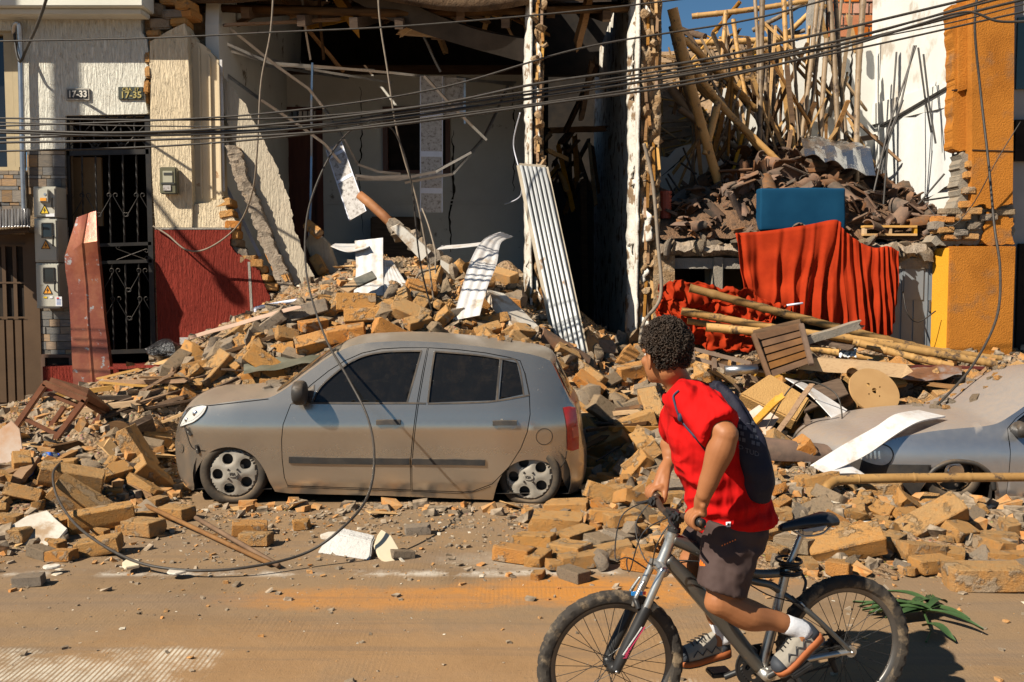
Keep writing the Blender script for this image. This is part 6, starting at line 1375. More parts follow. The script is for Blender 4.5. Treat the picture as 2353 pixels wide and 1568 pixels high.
HAND = [(165, 1096, 132, 't', .25), (56, 1134, 82, 't', .1), (13, 1168, 44, 'ho', .4), (188, 1152, 140, 't', .15), (231, 1190, 140, 't', .5), (330, 1211, 92, 't', -.5), (228, 1254, 96, 'o', .1), (405, 1178, 80, 't', -.5), (330, 1119, 78, 'o', -.3), (313, 1033, 105, 't', -.2),
    (574, 1214, 78, 'o', .25), (587, 1238, 74, 't', -.15), (66, 1333, 66, 'm', .1), (359, 1007, 65, 't', .5), (264, 1063, 46, 'ht', -.5), (359, 1063, 38, 'ho', .8), (135, 1073, 80, 'o', .1), (99, 1162, 48, 'ho', .6), (20, 1100, 70, 't', .0), (405, 1030, 44, 'ho', .9),
    (705, 1204, 62, 'ho', .3), (960, 1217, 58, 'm', .2), (1070, 1176, 24, 'm', 0), (925, 1274, 52, 'm', .4), (1180, 1272, 92, 'o', -.45), (1228, 1243, 92, 't', -.3), (1281, 1204, 112, 't', -.15), (1303, 1169, 96, 'o', -.2), (1239, 1318, 52, 'ho', 1.2), (1285, 1298, 60, 'ho', .3), (1232, 1180, 50, 't', .1), (1369, 1226, 40, 'ht', .5),
    (1394, 1185, 78, 'o', -.5), (1462, 1198, 66, 'ho', .9), (1418, 1129, 66, 't', .2), (1456, 1150, 84, 'o', .5), (1476, 1054, 96, 't', .05), (1462, 1076, 84, 'o', -.1), (1449, 1102, 50, 'ho', .3), (1350, 1133, 40, 'm', 1.4), (1544, 1143, 66, 'o', .3), (1430, 1190, 80, 't', .4), (1520, 1190, 60, 't', .1), (1500, 1250, 60, 'ht', .6),
    (1944, 1251, 165, 'o', -.12), (2139, 1297, 92, 'o', .3), (2263, 1325, 165, 't', -.1), (2117, 1268, 110, 't', .2), (2142, 1196, 150, 't', .12), (2205, 1222, 90, 'o', .7), (2018, 1171, 64, 'o', -.8), (1970, 1163, 60, 't', .2), (2021, 1127, 95, 't', -.1), (1871, 1178, 90, 'm', .3), (1886, 1105, 78, 'o', .2), (2087, 1160, 78, 'o', .5), (1988, 1211, 58, 'ho', .3),
    (2311, 1284, 88, 'o', -.2), (2296, 1237, 76, 't', -.3), (1941, 1290, 36, 'ht', .3), (2274, 914, 50, 'o', 1.0), (2197, 900, 112, 't', .1), (2223, 872, 66, 'o', .5), (2091, 881, 52, 'o', -.6), (2296, 868, 60, 't', .3), (1944, 888, 40, 'ho', 1.3), (1820, 1045, 90, 'o', .15), (1794, 1022, 70, 't', .2), (2330, 860, 70, 't', .6), (1790, 1180, 60, 't', .2), (1840, 1215, 70, 'm', .4), (1760, 1230, 70, 'o', .7), (2060, 1215, 50, 'ho', .2), (2240, 1190, 60, 'm', .9), (1870, 1220, 56, 'ho', .1),
    (701, 719, 110, 'm', .1), (720, 747, 62, 'o', .6), (847, 726, 130, 'o', .1), (1012, 735, 66, 'o', .2), (942, 719, 90, 't', -.2), (723, 788, 88, 'o', .3), (796, 766, 85, 'o', .1), (898, 769, 92, 'o', -.15), (1072, 773, 56, 'o', .5), (1015, 767, 66, 'm', .2), (650, 807, 58, 'o', .1), (565, 789, 62, 'o', -.6), (818, 696, 90, 't', .1), (1203, 796, 86, 't', -.1), (1225, 807, 60, 'ht', .3), (542, 794, 52, 't', .3), (771, 745, 36, 'ho', .4), (850, 768, 30, 'ho', 1.3), (960, 740, 60, 't', .6),
    (508, 803, 75, 'm', .1), (557, 800, 50, 'o', -.7), (511, 888, 36, 'ho', .6), (442, 883, 50, 't', .1), (620, 735, 60, 'm', .4), (660, 770, 54, 't', .2), (760, 712, 60, 't', .3), (880, 705, 70, 'o', -.2), (1040, 720, 50, 'm', .5), (1120, 760, 60, 't', .3), (1150, 790, 50, 'm', .2), (600, 790, 50, 'ht', .4)]
for h in HAND: put_brick(*h[:4], yaw=h[4])
REG = [([(380, 850), (620, 720), (760, 690), (1050, 690), (1280, 790), (1250, 815), (1000, 790), (760, 800), (600, 850)], 42), ([(0, 1030), (120, 1000), (370, 1000), (390, 1180), (300, 1250), (0, 1300)], 20), ([(1345, 850), (1520, 900), (1540, 1130), (1400, 1170), (1345, 1100)], 34),
       ([(1580, 830), (2300, 830), (2353, 900), (2350, 960), (2100, 935), (1950, 950), (1800, 1000), (1600, 900)], 30), ([(1740, 1080), (1900, 1110), (2353, 1180), (2353, 1330), (1760, 1300)], 40), ([(1150, 1180), (1560, 1150), (1600, 1290), (1250, 1330)], 20), ([(390, 850), (600, 790), (640, 870), (480, 930), (380, 940)], 12), ([(1250, 780), (1460, 790), (1460, 860), (1300, 850)], 12), ([(620, 690), (1180, 600), (1260, 720), (1000, 690)], 14)]
def rnd_in(poly):
    us = [p[0] for p in poly]; vs_ = [p[1] for p in poly]
    while True:
        q = (rk.uniform(min(us), max(us)), rk.uniform(min(vs_), max(vs_)))
        if pip(q, poly): return q
for poly, n in REG:
    k = 0; tries = 0
    while k < n and tries < n*30:
        tries += 1; u, v = rnd_in(poly); o = put_brick(u, v, rk.uniform(36, 105), rk.choice(('o', 'o', 't', 'ho', 'ht', 'm', 't')), force=False)
        if o: k += 1
nchunk = 0
for poly, n in REG:
    for i in range(int(n*1.0)):
        u, v = rnd_in(poly); p = HIT(u, v)
        if p is None or nchunk > 260: continue
        r_ = rk.uniform(16, 74)/(FPX/p.y); o = bpy.data.objects.new('mortar_chunk', rk.choice(CHK)); COL.objects.link(o); o.location = p+Vector((0, 0, r_*.18)); o.scale = (r_, r_, r_); o.rotation_euler = (rk.uniform(0, 6), rk.uniform(0, 6), rk.uniform(0, 6))
        z = zone(p); tag(o, 'rough lump of grey brown mortar '+z, 'mortar', 'mortar lumps '+z); nchunk += 1
def chips(name, n, m, smin, smax, xr, yr, road=0, flat=1.0, seed=1, label=''):
    r_ = np.random.RandomState(seed); pts = []
    X = r_.uniform(xr[0], xr[1], n*6); Y = yr[0]+(yr[1]-yr[0])*r_.power(1.0, n*6)
    keep = r_.uniform(0, 1, n*6) < np.clip((6.5/Y)**2.0, 0, 1); X, Y = X[keep], Y[keep]
    fx = (X-GX0)/GS; fy = (Y-GY0)/GS; ok = (fx >= 0) & (fy >= 0) & (fx < len(gx)-1) & (fy < len(gy)-1)
    Z = np.zeros(len(X)); i = np.clip(fx.astype(int), 0, len(gx)-2); j = np.clip(fy.astype(int), 0, len(gy)-2); Z = np.where(ok, ZZ[j, i], -.03)
    car = ((X > -2.75) & (X < .62) & (Y > 7.92) & (Y < 9.6)) | ((X > 2.6) & (Y > 8.0) & (Y < 9.6))
    if road:
        dn = np.clip(np.exp(-((7.2-Y)/.75)), 0, 1); sel = (Z < -.004) & (r_.uniform(0, 1, len(X)) < dn*road) & ~car
    else: sel = (Z > -.004) & ~car & (r_.uniform(0, 1, len(X)) < np.where(Y < 7.7, .42, 1.0))
    X, Y, Z = X[sel][:n], Y[sel][:n], np.maximum(Z[sel][:n], 0); N = len(X)
    s_ = smin*(smax/smin)**r_.power(.30, N)
    base = np.array([(x, y, z) for z in (-1, 1) for x, y in ((-1, -1), (1, -1), (1, 1), (-1, 1))])*.5
    V = base[None]*r_.uniform(.55, 1.25, (N, 8, 3)); V = V*np.stack([r_.uniform(.7, 1.4, N), r_.uniform(.5, 1.0, N), flat*r_.uniform(.3, .8, N)], 1)[:, None, :]
    a = r_.uniform(0, 6.28, N); b = r_.normal(0, .35, N); ca, sa, cb, sb = np.cos(a), np.sin(a), np.cos(b), np.sin(b)
    x = V[..., 0]*cb[:, None]+V[..., 2]*sb[:, None]; z = -V[..., 0]*sb[:, None]+V[..., 2]*cb[:, None]; y = V[..., 1]
    V = np.stack([x*ca[:, None]-y*sa[:, None], x*sa[:, None]+y*ca[:, None], z], 2)*s_[:, None, None]; V = V+np.stack([X, Y, Z+s_*.18*flat], 1)[:, None, :]
    F = np.array([(3, 2, 1, 0), (4, 5, 6, 7), (0, 1, 5, 4), (1, 2, 6, 5), (2, 3, 7, 6), (3, 0, 4, 7)]); FF = (F[None]+(np.arange(N)*8)[:, None, None]).reshape(-1, 4)
    me = bpy.data.meshes.new(name); me.vertices.add(N*8); me.vertices.foreach_set('co', V.ravel()); me.loops.add(len(FF)*4); me.loops.foreach_set('vertex_index', FF.ravel()); me.polygons.add(len(FF)); me.polygons.foreach_set('loop_start', np.arange(len(FF))*4); me.polygons.foreach_set('loop_total', np.full(len(FF), 4)); me.polygons.foreach_set('use_smooth', np.zeros(len(FF), bool)); me.update(calc_edges=True); me.validate(); me.materials.append(m)
    return tag(obj(name, me, m), label, 'debris', kind='stuff')
def m_chip(name, a, b, c):
    k = NT(name); pos = k.coord((1, 1, 1), True); n = k.noise(pos, 17, 3, .5); col = k.ramp(n, [(.32, a), (.5, b), (.68, c)]); col = k.mix(k.math('MULTIPLY', k.upmask(.2, .9), .18), col, DUST)
    k.l(col, k.b.inputs['Base Color']); k.b.inputs['Roughness'].default_value = .95; k.b.inputs['Specular IOR Level'].default_value = .1; k.bump(k.noise(pos, 160, 4, .7), .6, .006); return k.m
M_CHB = m_chip('chip_brick', c3(.42, .17, .05), c3(.46, .24, .09), c3(.34, .21, .11)); M_CHM = m_chip('chip_mortar', c3(.13, .10, .07), c3(.25, .195, .14), c3(.38, .30, .22)); M_CHW = m_chip('chip_plaster', c3(.66, .60, .50), c3(.58, .50, .38), c3(.70, .66, .58))
chips('brick_chips', 13000, M_CHB, .012, .13, (-6.8, 8), (5.4, 12.6), 0, 1.0, 1, 'orange brick chips strewn all over the rubble heaps')
chips('mortar_chips', 15000, M_CHM, .012, .15, (-6.8, 8), (5.4, 12.8), 0, .9, 2, 'grey brown mortar crumbs strewn all over the rubble heaps')
chips('plaster_chips', 900, M_CHW, .02, .12, (-6.8, 8), (5.4, 12.4), 0, .35, 3, 'pale flakes of broken plaster scattered over the rubble')
chips('wood_splinters', 500, M_WOODY, .06, .4, (-6.8, 8), (6.5, 12.6), 0, .12, 8, 'splinters of yellow wood scattered over the rubble heaps')
chips('road_gravel', 5200, M_CHM, .006, .05, (-6, 6), (3.6, 8.0), 1.0, .8, 4, 'fine mortar gravel scattered over the dusty road')
chips('road_brick_crumbs', 1700, M_CHB, .006, .05, (-6, 6), (3.6, 8.0), 1.0, .8, 5, 'small orange brick crumbs scattered over the dusty road')
chips('road_flakes', 260, M_CHW, .01, .06, (-5, 5), (4.0, 8.0), 1.0, .3, 6, 'pale plaster flakes scattered over the dusty road')
def S3(u, v, lift=0.0):
    p = HITo(u, v, lift); return p if p is not None else P(u, v, 11)
st = empty('wooden_stool', S3(130, 1010), 'brown wooden stool lying tipped over with its legs toward the road', 'stool')
M_STOOL = mat('stool_wood', [c3(.13, .045, .022), c3(.20, .075, .035)], 5, .55, .3, 30, .004, world=True, stretch=(2, 2, 2), dust=(DUST, .3))
Ya, Yb_ = 8.75, 9.15
k0, k1, k2, k3 = (108, 884, Ya), (190, 925, Ya), (40, 978, Ya), (124, 1015, Ya)
def sb(a, b, w, h, nm): obj(nm, MB().beam(P(*a), P(*b), h, w, (0, 1, 0)), M_STOOL, st, bevel=.006)
sb((105, 882, Ya), (36, 982, Ya), .055, .05, 'leg'); sb((196, 918, Ya), (120, 1020, Ya), .055, .05, 'leg'); sb((100, 880, Ya), (200, 922, Ya), .055, .05, 'leg_rail'); sb((56, 962, Ya), (140, 1004, Ya), .035, .035, 'stretcher')
sb((148, 935, Yb_), (95, 1012, Yb_), .045, .045, 'leg'); sb((236, 950, Yb_), (190, 1010, Yb_), .05, .045, 'leg'); sb((175, 910, Ya+.03), (240, 950, Yb_+.05), .06, .04, 'apron'); sb((112, 905, Ya+.05), (185, 935, Ya+.05), .06, .03, 'apron')
obj('seat', MB().prism([P(112, 880, Ya+.03), P(196, 918, Ya+.03), P(250, 950, Yb_+.1), P(200, 905, Yb_+.1)], (.02, .0, .05)), M_STOOL, st)
def board(pts, th, m, label, name='board', group=None, cat='board', bev=.004):
    a, b, c, d = [Vector(q) for q in pts]; n = (b-a).cross(d-a).normalized(); n = -n if n.y > 0 else n
    return thing(name, MB().prism([a, b, c, d], -n*th), m, label, cat, group, bevel=bev)
board([P(170, 1032, 8.55), P(345, 950, 8.9), P(352, 962, 8.9), P(178, 1047, 8.5)], .22, M_WOODD, 'long black lacquered board lying beside the tipped stool')
dc = P(268, 1000, 8.75); mb = MB(); mb.rings([[dc+Vector((math.cos(a)*.145, y, math.sin(a)*.125)) for a in np.linspace(0, 2*math.pi, 32, endpoint=False)] for y in (0, .03)]); thing('round_disc', mb, M_WOODD, 'dark round disc standing between the stool and the black board', 'disc')
board([P(190, 905, 9.3), P(235, 950, 9.2), P(252, 945, 9.25), P(205, 902, 9.35)], .10, M_WOODY, 'yellow chipboard piece with broken edge lying behind the stool')
lg = 'dark rails and slats left of the hatchback'
for i, (a, b, w, m_) in enumerate((((250, 935), (480, 862), .06, M_WOODD), ((240, 960), (470, 880), .05, M_WOODD), ((410, 935), (560, 862), .05, M_WOODD), ((255, 846), (480, 838), .05, M_RED), ((225, 870), (330, 846), .04, M_WOODY), ((210, 1068), (350, 1140), .07, M_WOOD), ((330, 905), (450, 870), .06, M_WOOD), ((300, 935), (400, 905), .07, M_WOOD), ((120, 1065), (205, 1062), .05, M_WOOD), ((90, 1080), (170, 1040), .06, M_WOOD), ((40, 1105), (75, 1060), .09, M_WOOD), ((120, 1030), (180, 1018), .08, M_WOODD), ((0, 1100), (60, 1075), .10, M_WOOD), ((490, 820), (640, 770), .06, M_WOODD), ((560, 835), (700, 765), .05, M_WOODD), ((380, 870), (520, 850), .06, M_WOODD), ((470, 835), (560, 830), .07, M_WOODD))):
    pa, pb = S3(*a, .05), S3(*b, .05); timber(pa, pb, w, w*.6, m_, 'long thin slat lying in the debris left of the hatchback bonnet', lg, 'slat', seed=i)
timber(S3(455, 770, .2), S3(690, 705, .25), .05, .04, mat('slat_pink', [c3(.55, .36, .26), c3(.62, .45, .34)], 4, .7, world=True), 'pale pinkish slat rising across the red wall', name='slat')
timber(P(440, 776, 10.9), P(560, 738, 11.0), .05, .03, MATS['slat_pink'], 'second pale slat lying low before the red wall', name='slat')
for i, (a, b) in enumerate((((310, 1150), (620, 1295)), ((450, 1190), (640, 1300)))):
    thing('rusty_pipe', MB().tube([S3(*a, .05), S3((a[0]+b[0])/2, (a[1]+b[1])/2, .04), S3(*b, .03)], .017, 8), mat('rusty_bar', [c3(.12, .065, .035), c3(.20, .115, .06)], 9, .8, .4, 40, .005, rand=.2), ('long' if i == 0 else 'shorter')+' rusty pipe lying on the road before the front wheel', 'pipe', smooth=True)
def slab(u, v, w, h, yaw, m, label, tilt=.35, th=.05, seed=0):
    p = S3(u, v, .04); rnd = random.Random(seed); ppm = FPX/p.y; n = 9
    poly = [Vector((math.cos(2*math.pi*i/n)*w/ppm/2*rnd.uniform(.75, 1.1), math.sin(2*math.pi*i/n)*h/ppm/2*rnd.uniform(.75, 1.1), 0)) for i in range(n)]
    mb = MB(); mb.prism(poly, (0, 0, th)); o = obj('plaster_flake', mb, m, bevel=.004); o.location = p; o.rotation_euler = (tilt, 0, yaw); return tag(o, label, 'plaster')
slab(85, 1225, 125, 130, .2, M_WHITE, 'large white plaster slab leaning on a brick on the road', .55, .03, 2)
slab(775, 1236, 84, 50, .1, M_WHITE, 'thin white plaster flake lying on the road before the hatchback', .15, .02, 4)
slab(890, 1268, 55, 120, .5, mat('cream_flake', [c3(.60, .50, .34), c3(.68, .58, .42)], 4, .9, world=True), 'cream plaster flake beside the embossed white block', .6, .02, 5)
slab(405, 1316, 50, 40, .0, M_WHITE, 'white plaster flake on the road under the black cable', .05, .012, 6); slab(300, 1300, 50, 60, .4, mat('cream_flake', []), 'small cream plaster flake on the road beside the cable', .1, .02, 7); slab(120, 1305, 46, 30, .2, M_WHITE, 'pale plaster flake lying near the grey mortar slab', .1, .015, 8)
slab(15, 1050, 80, 200, .3, mat('rust_sheet', [c3(.55, .50, .44), c3(.42, .20, .08)], 3, .7, world=True), 'rust stained white sheet leaning at the left heap', 1.0, .01, 9)
mb = MB(); q = [S3(728, 1272, .0), S3(850, 1290, .0), S3(862, 1240, 0), S3(752, 1225, 0)]
mb.prism([q[0], q[1], q[1]+Vector((.0, .10, .10)), q[0]+Vector((.12, .09, .11))], (0.01, .10, .02)); thing('embossed_block', mb, mat('embossed_white', [c3(.46, .44, .41), c3(.56, .53, .50)], 3, .8, 1.0, 26, .03, world=True), 'white plaster block with swirled embossed face lying on the road', 'plaster block', bevel=.008)
board([P(1350, 1140, 9.2), P(1455, 1085, 9.4), P(1440, 1035, 9.5), P(1352, 1090, 9.4)], .10, mat('orange_dull', [c3(.42, .20, .05), c3(.50, .26, .08)], 3, .9, .7, 50, .012, world=True), 'flat orange rendered wall piece leaning behind the hatchback', 'rendered_fragment', cat='fragment')
def sheet(ctrl, label, m=M_PVC, nv=14, th=.01, name='pvc_panel', group='fallen pvc ceiling panels', cat='panel', grooves=0):
    """ctrl: rows of (left, right) pixel triples, lofted smoothly"""
    l = catmull([P(*a) for a, b in ctrl], 6); r_ = catmull([P(*b) for a, b in ctrl], 6); rows = []
    for a, b in zip(l, r_):
        row = []
        for k in range(17):
            s_ = k/16; row.append(a.lerp(b, s_)+Vector((0, .006*math.sin(s_*grooves*6.28) if grooves else 0, 0)))
        rows.append(row)
    o = thing(name, MB().grid(rows), m, label, cat, group, auto=.6); o.modifiers.new('t', 'SOLIDIFY').thickness = th; return o
sheet([((1150, 533, 11.2), (1178, 545, 11.5)), ((1112, 550, 10.9), (1150, 560, 11.0)), ((1085, 590, 10.7), (1140, 610, 10.7)), ((1062, 660, 10.5), (1118, 665, 10.5)), ((1040, 738, 10.3), (1102, 726, 10.3))], 'curved white pvc panel standing on the brick heap', grooves=3)
sheet([((815, 555, 11.6), (880, 548, 11.6)), ((818, 620, 11.3), (880, 615, 11.3)), ((812, 680, 11.0), (882, 680, 11.0))], 'upright white pvc panel stuck in the heap beside the leaning slab', grooves=3)
sheet([((880, 600, 11.5), (900, 600, 11.6)), ((882, 640, 11.2), (925, 640, 11.3)), ((884, 685, 10.9), (955, 684, 11.0))], 'slanting white ribbed pvc panel fanning out on the heap', grooves=5)
sheet([((760, 565, 11.6), (770, 560, 11.8)), ((800, 578, 11.4), (820, 560, 11.9)), ((845, 568, 11.4), (860, 555, 11.9))], 'flat white ribbed pvc panel lying on top of the upright one', grooves=5)
sheet([((1005, 572, 11.6), (1015, 565, 11.9)), ((1060, 568, 11.5), (1080, 560, 11.9)), ((1110, 562, 11.4), (1140, 552, 11.9))], 'flat dusty pvc panel lying behind the curved one', grooves=4)
sheet([((988, 712, 10.6), (990, 704, 10.8)), ((1030, 712, 10.6), (1040, 703, 10.8)), ((1075, 718, 10.5), (1080, 708, 10.8))], 'thin white pvc strip lying level on the brick heap')
sheet([((1110, 680, 10.9), (1150, 690, 11)), ((1140, 720, 10.7), (1180, 715, 10.9)), ((1175, 770, 10.5), (1235, 770, 10.7))], 'broad white plastered wall piece sloping down the heap', M_WHITE, th=.09, name='rendered_fragment', group=None, cat='fragment')
sheet([((1805, 868, 9.9), (1850, 880, 10.1)), ((1860, 905, 9.6), (1890, 905, 9.8)), ((1920, 968, 9.3), (1947, 942, 9.5))], 'white pvc panel lying slantwise above the silver blue car')
sheet([((1862, 1072, 7.9), (1905, 1088, 7.8)), ((1930, 1028, 7.95), (1985, 1050, 7.9)), ((2010, 985, 8.1), (2060, 1000, 8.0)), ((2055, 956, 8.2), (2112, 972, 8.1)), ((2110, 946, 8.4), (2172, 960, 8.3))], 'long white pvc panel lying across the bonnet of the silver blue car', th=.014)
sheet([((1870, 1075, 7.85), (1905, 1092, 7.75)), ((1930, 1065, 7.9), (1960, 1090, 7.8)), ((1975, 1085, 7.85), (1990, 1095, 7.8))], 'small white pvc offcut under the long panel at the black bumper')
board([P(812, 640, 10.9), P(855, 622, 11.0), P(866, 638, 10.9), P(822, 658, 10.8)], .03, mat('card_dark', [c3(.05, .055, .05), c3(.16, .14, .11)], 8, .6, world=True), 'worn dark printed cardboard box lid on the heap', 'cardboard', cat='cardboard'); board([P(780, 662, 10.8), P(812, 640, 10.9), P(822, 658, 10.8), P(800, 672, 10.7)], .02, mat('card_brown', [c3(.30, .19, .10), c3(.38, .25, .14)], 5, .8, world=True), 'folded brown cardboard flap beside the dark box lid', 'cardboard', cat='cardboard')
thing('white_pipe', MB().tube(catmull([P(690, 690, 11), P(640, 698, 11), P(592, 708, 11), P(588, 716, 11), P(594, 745, 11)], 5), .022, 8), M_PVCW, 'white plastic pipe with an elbow lying before the red wall', 'pipe', smooth=True)
bgm = chunk_mesh(random.Random(5), .26, mat('bin_bag', [c3(.012, .012, .013), c3(.02, .02, .022)], 4, .25, 1.0, 9, .05, spec=.6), .62, 26, 2, 'rubbish_bag'); o = obj('rubbish_bag', bgm, None); o.location = P(385, 812, 10.9); tag(o, 'shiny black plastic rubbish bag before the red wall', 'bag'); bpy.context.view_layer.update()
thing('bag_neck', MB().tube([P(405, 798, 10.8), P(425, 780, 10.75), P(436, 766, 10.7)], [.07, .035, .014], 8), MATS['bin_bag'], 'twisted neck of the black rubbish bag', 'bag') if False else None
vt = empty('floor_vent', P(450, 826, 11.9), 'grey metal ventilation grille at the foot of the red wall', 'vent')
obj('frame', pbox(MB(), 414, 776, 488, 828, 11.90, .04), M_PVCP, vt); obj('mesh', pbox(MB(), 436, 792, 478, 824, 11.885, .02), M_BLACK, vt)
M_BOT = NT('bottle_plastic'); M_BOT.b.inputs['Base Color'].default_value = c3(.45, .6, .8); M_BOT.b.inputs['Transmission Weight'].default_value = .8; M_BOT.b.inputs['Roughness'].default_value = .15; M_BOT = M_BOT.m
def bottle(a, b, label):
    a, b = Vector(a), Vector(b); d = b-a; bt = empty('plastic_bottle', a, label, 'bottle'); prof = [(0, .026), (.05, .032), (.5, .033), (.68, .030), (.82, .016), (.9, .014)]
    obj('bottle_body', MB().tube([a+d*t for t, r_ in prof], [r_ for t, r_ in prof], 12), M_BOT, bt, smooth=True); obj('cap', MB().tube([a+d*.9, a+d], .016, 10), solid('cap_blue', c3(.01, .06, .45), .4), bt, smooth=True); obj('wrapper', MB().tube([a+d*.2, a+d*.48], .0345, 12), solid('wrap_blue', c3(.02, .12, .55), .4), bt, smooth=True)
bottle(P(398, 828, 10.6), P(436, 832, 10.6), 'blue plastic bottle lying on the red slat'); bottle(P(152, 1012, 8.7), P(190, 992, 8.8), 'clear plastic bottle lying under the tipped stool'); bottle(S3(52, 1100, .04), S3(88, 1066, .05), 'blue plastic bottle lying at the left brick heap'); bottle(S3(100, 1050, .04), S3(136, 1046, .04), 'flattened blue bottle between the bricks left of the car')
thing('plastic_cup', MB().tube([P(312, 876, 10.6), P(338, 868, 10.6)], [.028, .04], 12), M_PVCW, 'white plastic cup lying at the foot of the gate', 'cup', smooth=True)
bl4 = 'golden bamboo pole lying across the rubble before the red curtains'; bg4 = 'bamboo poles lying before the curtains'
for (a, b, r_) in (((1585, 662, 11.2), (2250, 832, 10.9), .048), ((1566, 715, 10.9), (2050, 790, 10.7), .045), ((1580, 738, 11), (1850, 775, 10.9), .036), ((1622, 752, 10.8), (1850, 772, 10.6), .05), ((1900, 770, 10.8), (2290, 838, 10.5), .05), ((1960, 785, 10.7), (2190, 842, 10.4), .045), ((1860, 800, 10.9), (2150, 838, 10.6), .042), ((2050, 795, 11), (2300, 825, 10.9), .04)):
    bamboo([P(*a), P(*b)], r_, M_BAM, bl4, bg4, .28)
bamboo(catmull([P(1900, 1150, 7.35), P(1898, 1128, 7.4), P(1912, 1110, 7.45), P(1960, 1102, 7.5), P(2150, 1098, 7.5), P(2500, 1096, 7.5)], 2), .038, M_BAM, 'split bamboo pole lying level in front of the silver blue car wheel', None, .42, hollow=False)
timber(P(1862, 835, 10.2), P(2072, 852, 9.9), .16, .13, M_WOODY, 'thick yellow squared beam lying in front of the bamboo poles', name='beam')
timber(P(1845, 785, 10.3), P(1975, 745, 10.4), .11, .08, M_CONC, 'grey mortar crusted lath propped above the wooden crate', name='lath')
timber(P(1755, 1040, 9.2), P(1862, 888, 9.0), .045, .045, M_WOOD, 'bare branch stick leaning over the white panel', name='stick'); timber(P(1730, 975, 9.4), P(1790, 915, 9.2), .06, .06, M_WOODY, 'short splintered stick beside the branch', name='stick')
timber(P(1850, 780, 10.5), P(1960, 800, 10.3), .16, .05, M_WOODD, 'dark broken plank behind the wooden crate', name='plank')
timber(P(1845, 1000, 9.3), P(1940, 960, 9.4), .07, .05, M_WOODD, 'dark window stile in the heap beside the silver blue car', name='stile'); timber(P(1855, 960, 9.3), P(1862, 1025, 9.1), .05, .05, M_WOODD, 'short dark upright frame piece in the heap', name='stile'); timber(P(1890, 1025, 9.0), P(1940, 985, 9.1), .05, .04, M_WOODY, 'thin yellow edged frame piece in the heap', name='stile')
cr = empty('slatted_crate', P(1790, 870, 10), 'broken brown slatted wooden crate tilted on the rubble', 'crate')
A_, B_, C_, D_ = P(1728, 772, 10.2), P(1838, 745, 10.3), P(1862, 838, 10.0), P(1770, 872, 9.9)
for i in range(6):
    t0, t1 = i/6+.01, (i+1)/6-.03; obj('slat', MB().prism([A_.lerp(D_, t0), B_.lerp(C_, t0), B_.lerp(C_, t1), A_.lerp(D_, t1)], (.01, .05+.03*(i % 2), .015)), mat('crate_brown', [c3(.085, .042, .02), c3(.16, .08, .035)], 5, .7, .5, 25, .006, rand=.3), cr, bevel=.004)
obj('side_rail', MB().beam(A_+Vector((0, -.05, .02)), D_+Vector((.03, -.06, -.12)), .05, .05, (0, 1, 0)), MATS['crate_brown'], cr, bevel=.006); obj('side_rail', MB().beam(B_+Vector((0, -.04, 0)), C_+Vector((0, -.04, 0)), .05, .05, (0, 1, 0)), MATS['crate_brown'], cr, bevel=.006)
obj('inner_panel', MB().prism([q_+Vector((.03, .10, .03)) for q_ in (A_, B_, C_, D_)], (.02, .05, .02)), M_WOODD, cr)
wfm = empty('window_frame', P(1640, 860, 10.2), 'bent brown metal window frame lying under the crate', 'frame')
for a, b in (((1585, 800), (1725, 835)), ((1590, 822), (1720, 858)), ((1640, 812), (1642, 850)), ((1685, 825), (1688, 862)), ((1722, 835), (1716, 890)), ((1590, 800), (1592, 830))): obj('bar', MB().beam(P(*a, 10.3), P(*b, 10.1), .04, .045, (0, 1, 0)), mat('frame_brown', [c3(.14, .09, .06), c3(.20, .14, .10)], 5, .6, world=True), wfm)
thing('metal_tube', MB().tube([P(1666, 852, 10.0), P(1740, 848, 10.0)], .05, 14), M_STEEL, 'short shiny grey metal tube lying by the bent window frame', 'tube', smooth=True)
thing('short_bamboo', MB().tube([P(1958, 858, 9.9), P(1963, 850, 10.3)], [.055, .05], 12, cap=False), M_BAM, 'open end of a bamboo stub beside the wooden disc', 'bamboo pole', smooth=True)
V, F = patch([(.26*math.cos(t), .24*math.sin(t)) for t in np.linspace(0, 2*math.pi, 40, endpoint=False)], [[(hx+r_*math.cos(t), hz+r_*math.sin(t)) for t in np.linspace(0, 2*math.pi, 12, endpoint=False)] for hx, hz, r_ in ((0, .0, .03), (-.06, .05, .022), (-.06, -.05, .01), (.06, .05, .01), (.05, -.05, .01))], .05)
mb = MB(); mb.add([(x, 0, z) for x, z in V], F); me = mb.mesh('drum_disc', mat('plywood', [c3(.34, .19, .075), c3(.42, .25, .105)], 3, .75, .2, 30, .003)); bm = bmesh.new(); bm.from_mesh(me); r_ = bmesh.ops.extrude_face_region(bm, geom=bm.faces[:]); bmesh.ops.translate(bm, verts=[g for g in r_['geom'] if isinstance(g, bmesh.types.BMVert)], vec=(0, .025, 0)); bmesh.ops.recalc_face_normals(bm, faces=bm.faces); bm.to_mesh(me); bm.free()
o = obj('cable_drum_disc', me, None); o.location = P(2010, 898, 9.65); o.rotation_euler = (-.55, .2, .1); tag(o, 'round plywood cable drum disc with holes lying on the rubble', 'disc')
board([P(1700, 905, 9.7), P(1770, 858, 9.9), P(1862, 915, 9.7), P(1830, 968, 9.5), P(1760, 948, 9.5)][:4], .16, mat('mustard_render', [c3(.40, .22, .075), c3(.48, .28, .10)], 3, .9, .9, 60, .015, world=True), 'mustard rendered wall block tilted in front of the crate', 'rendered_fragment', cat='fragment', bev=.015)
board([P(1940, 862, 10.0), P(2060, 855, 10.1), P(2090, 880, 10), P(1990, 900, 9.9)], .08, MATS['mustard_render'], 'flat mustard wall piece under the plywood disc', 'rendered_fragment', cat='fragment', bev=.012)
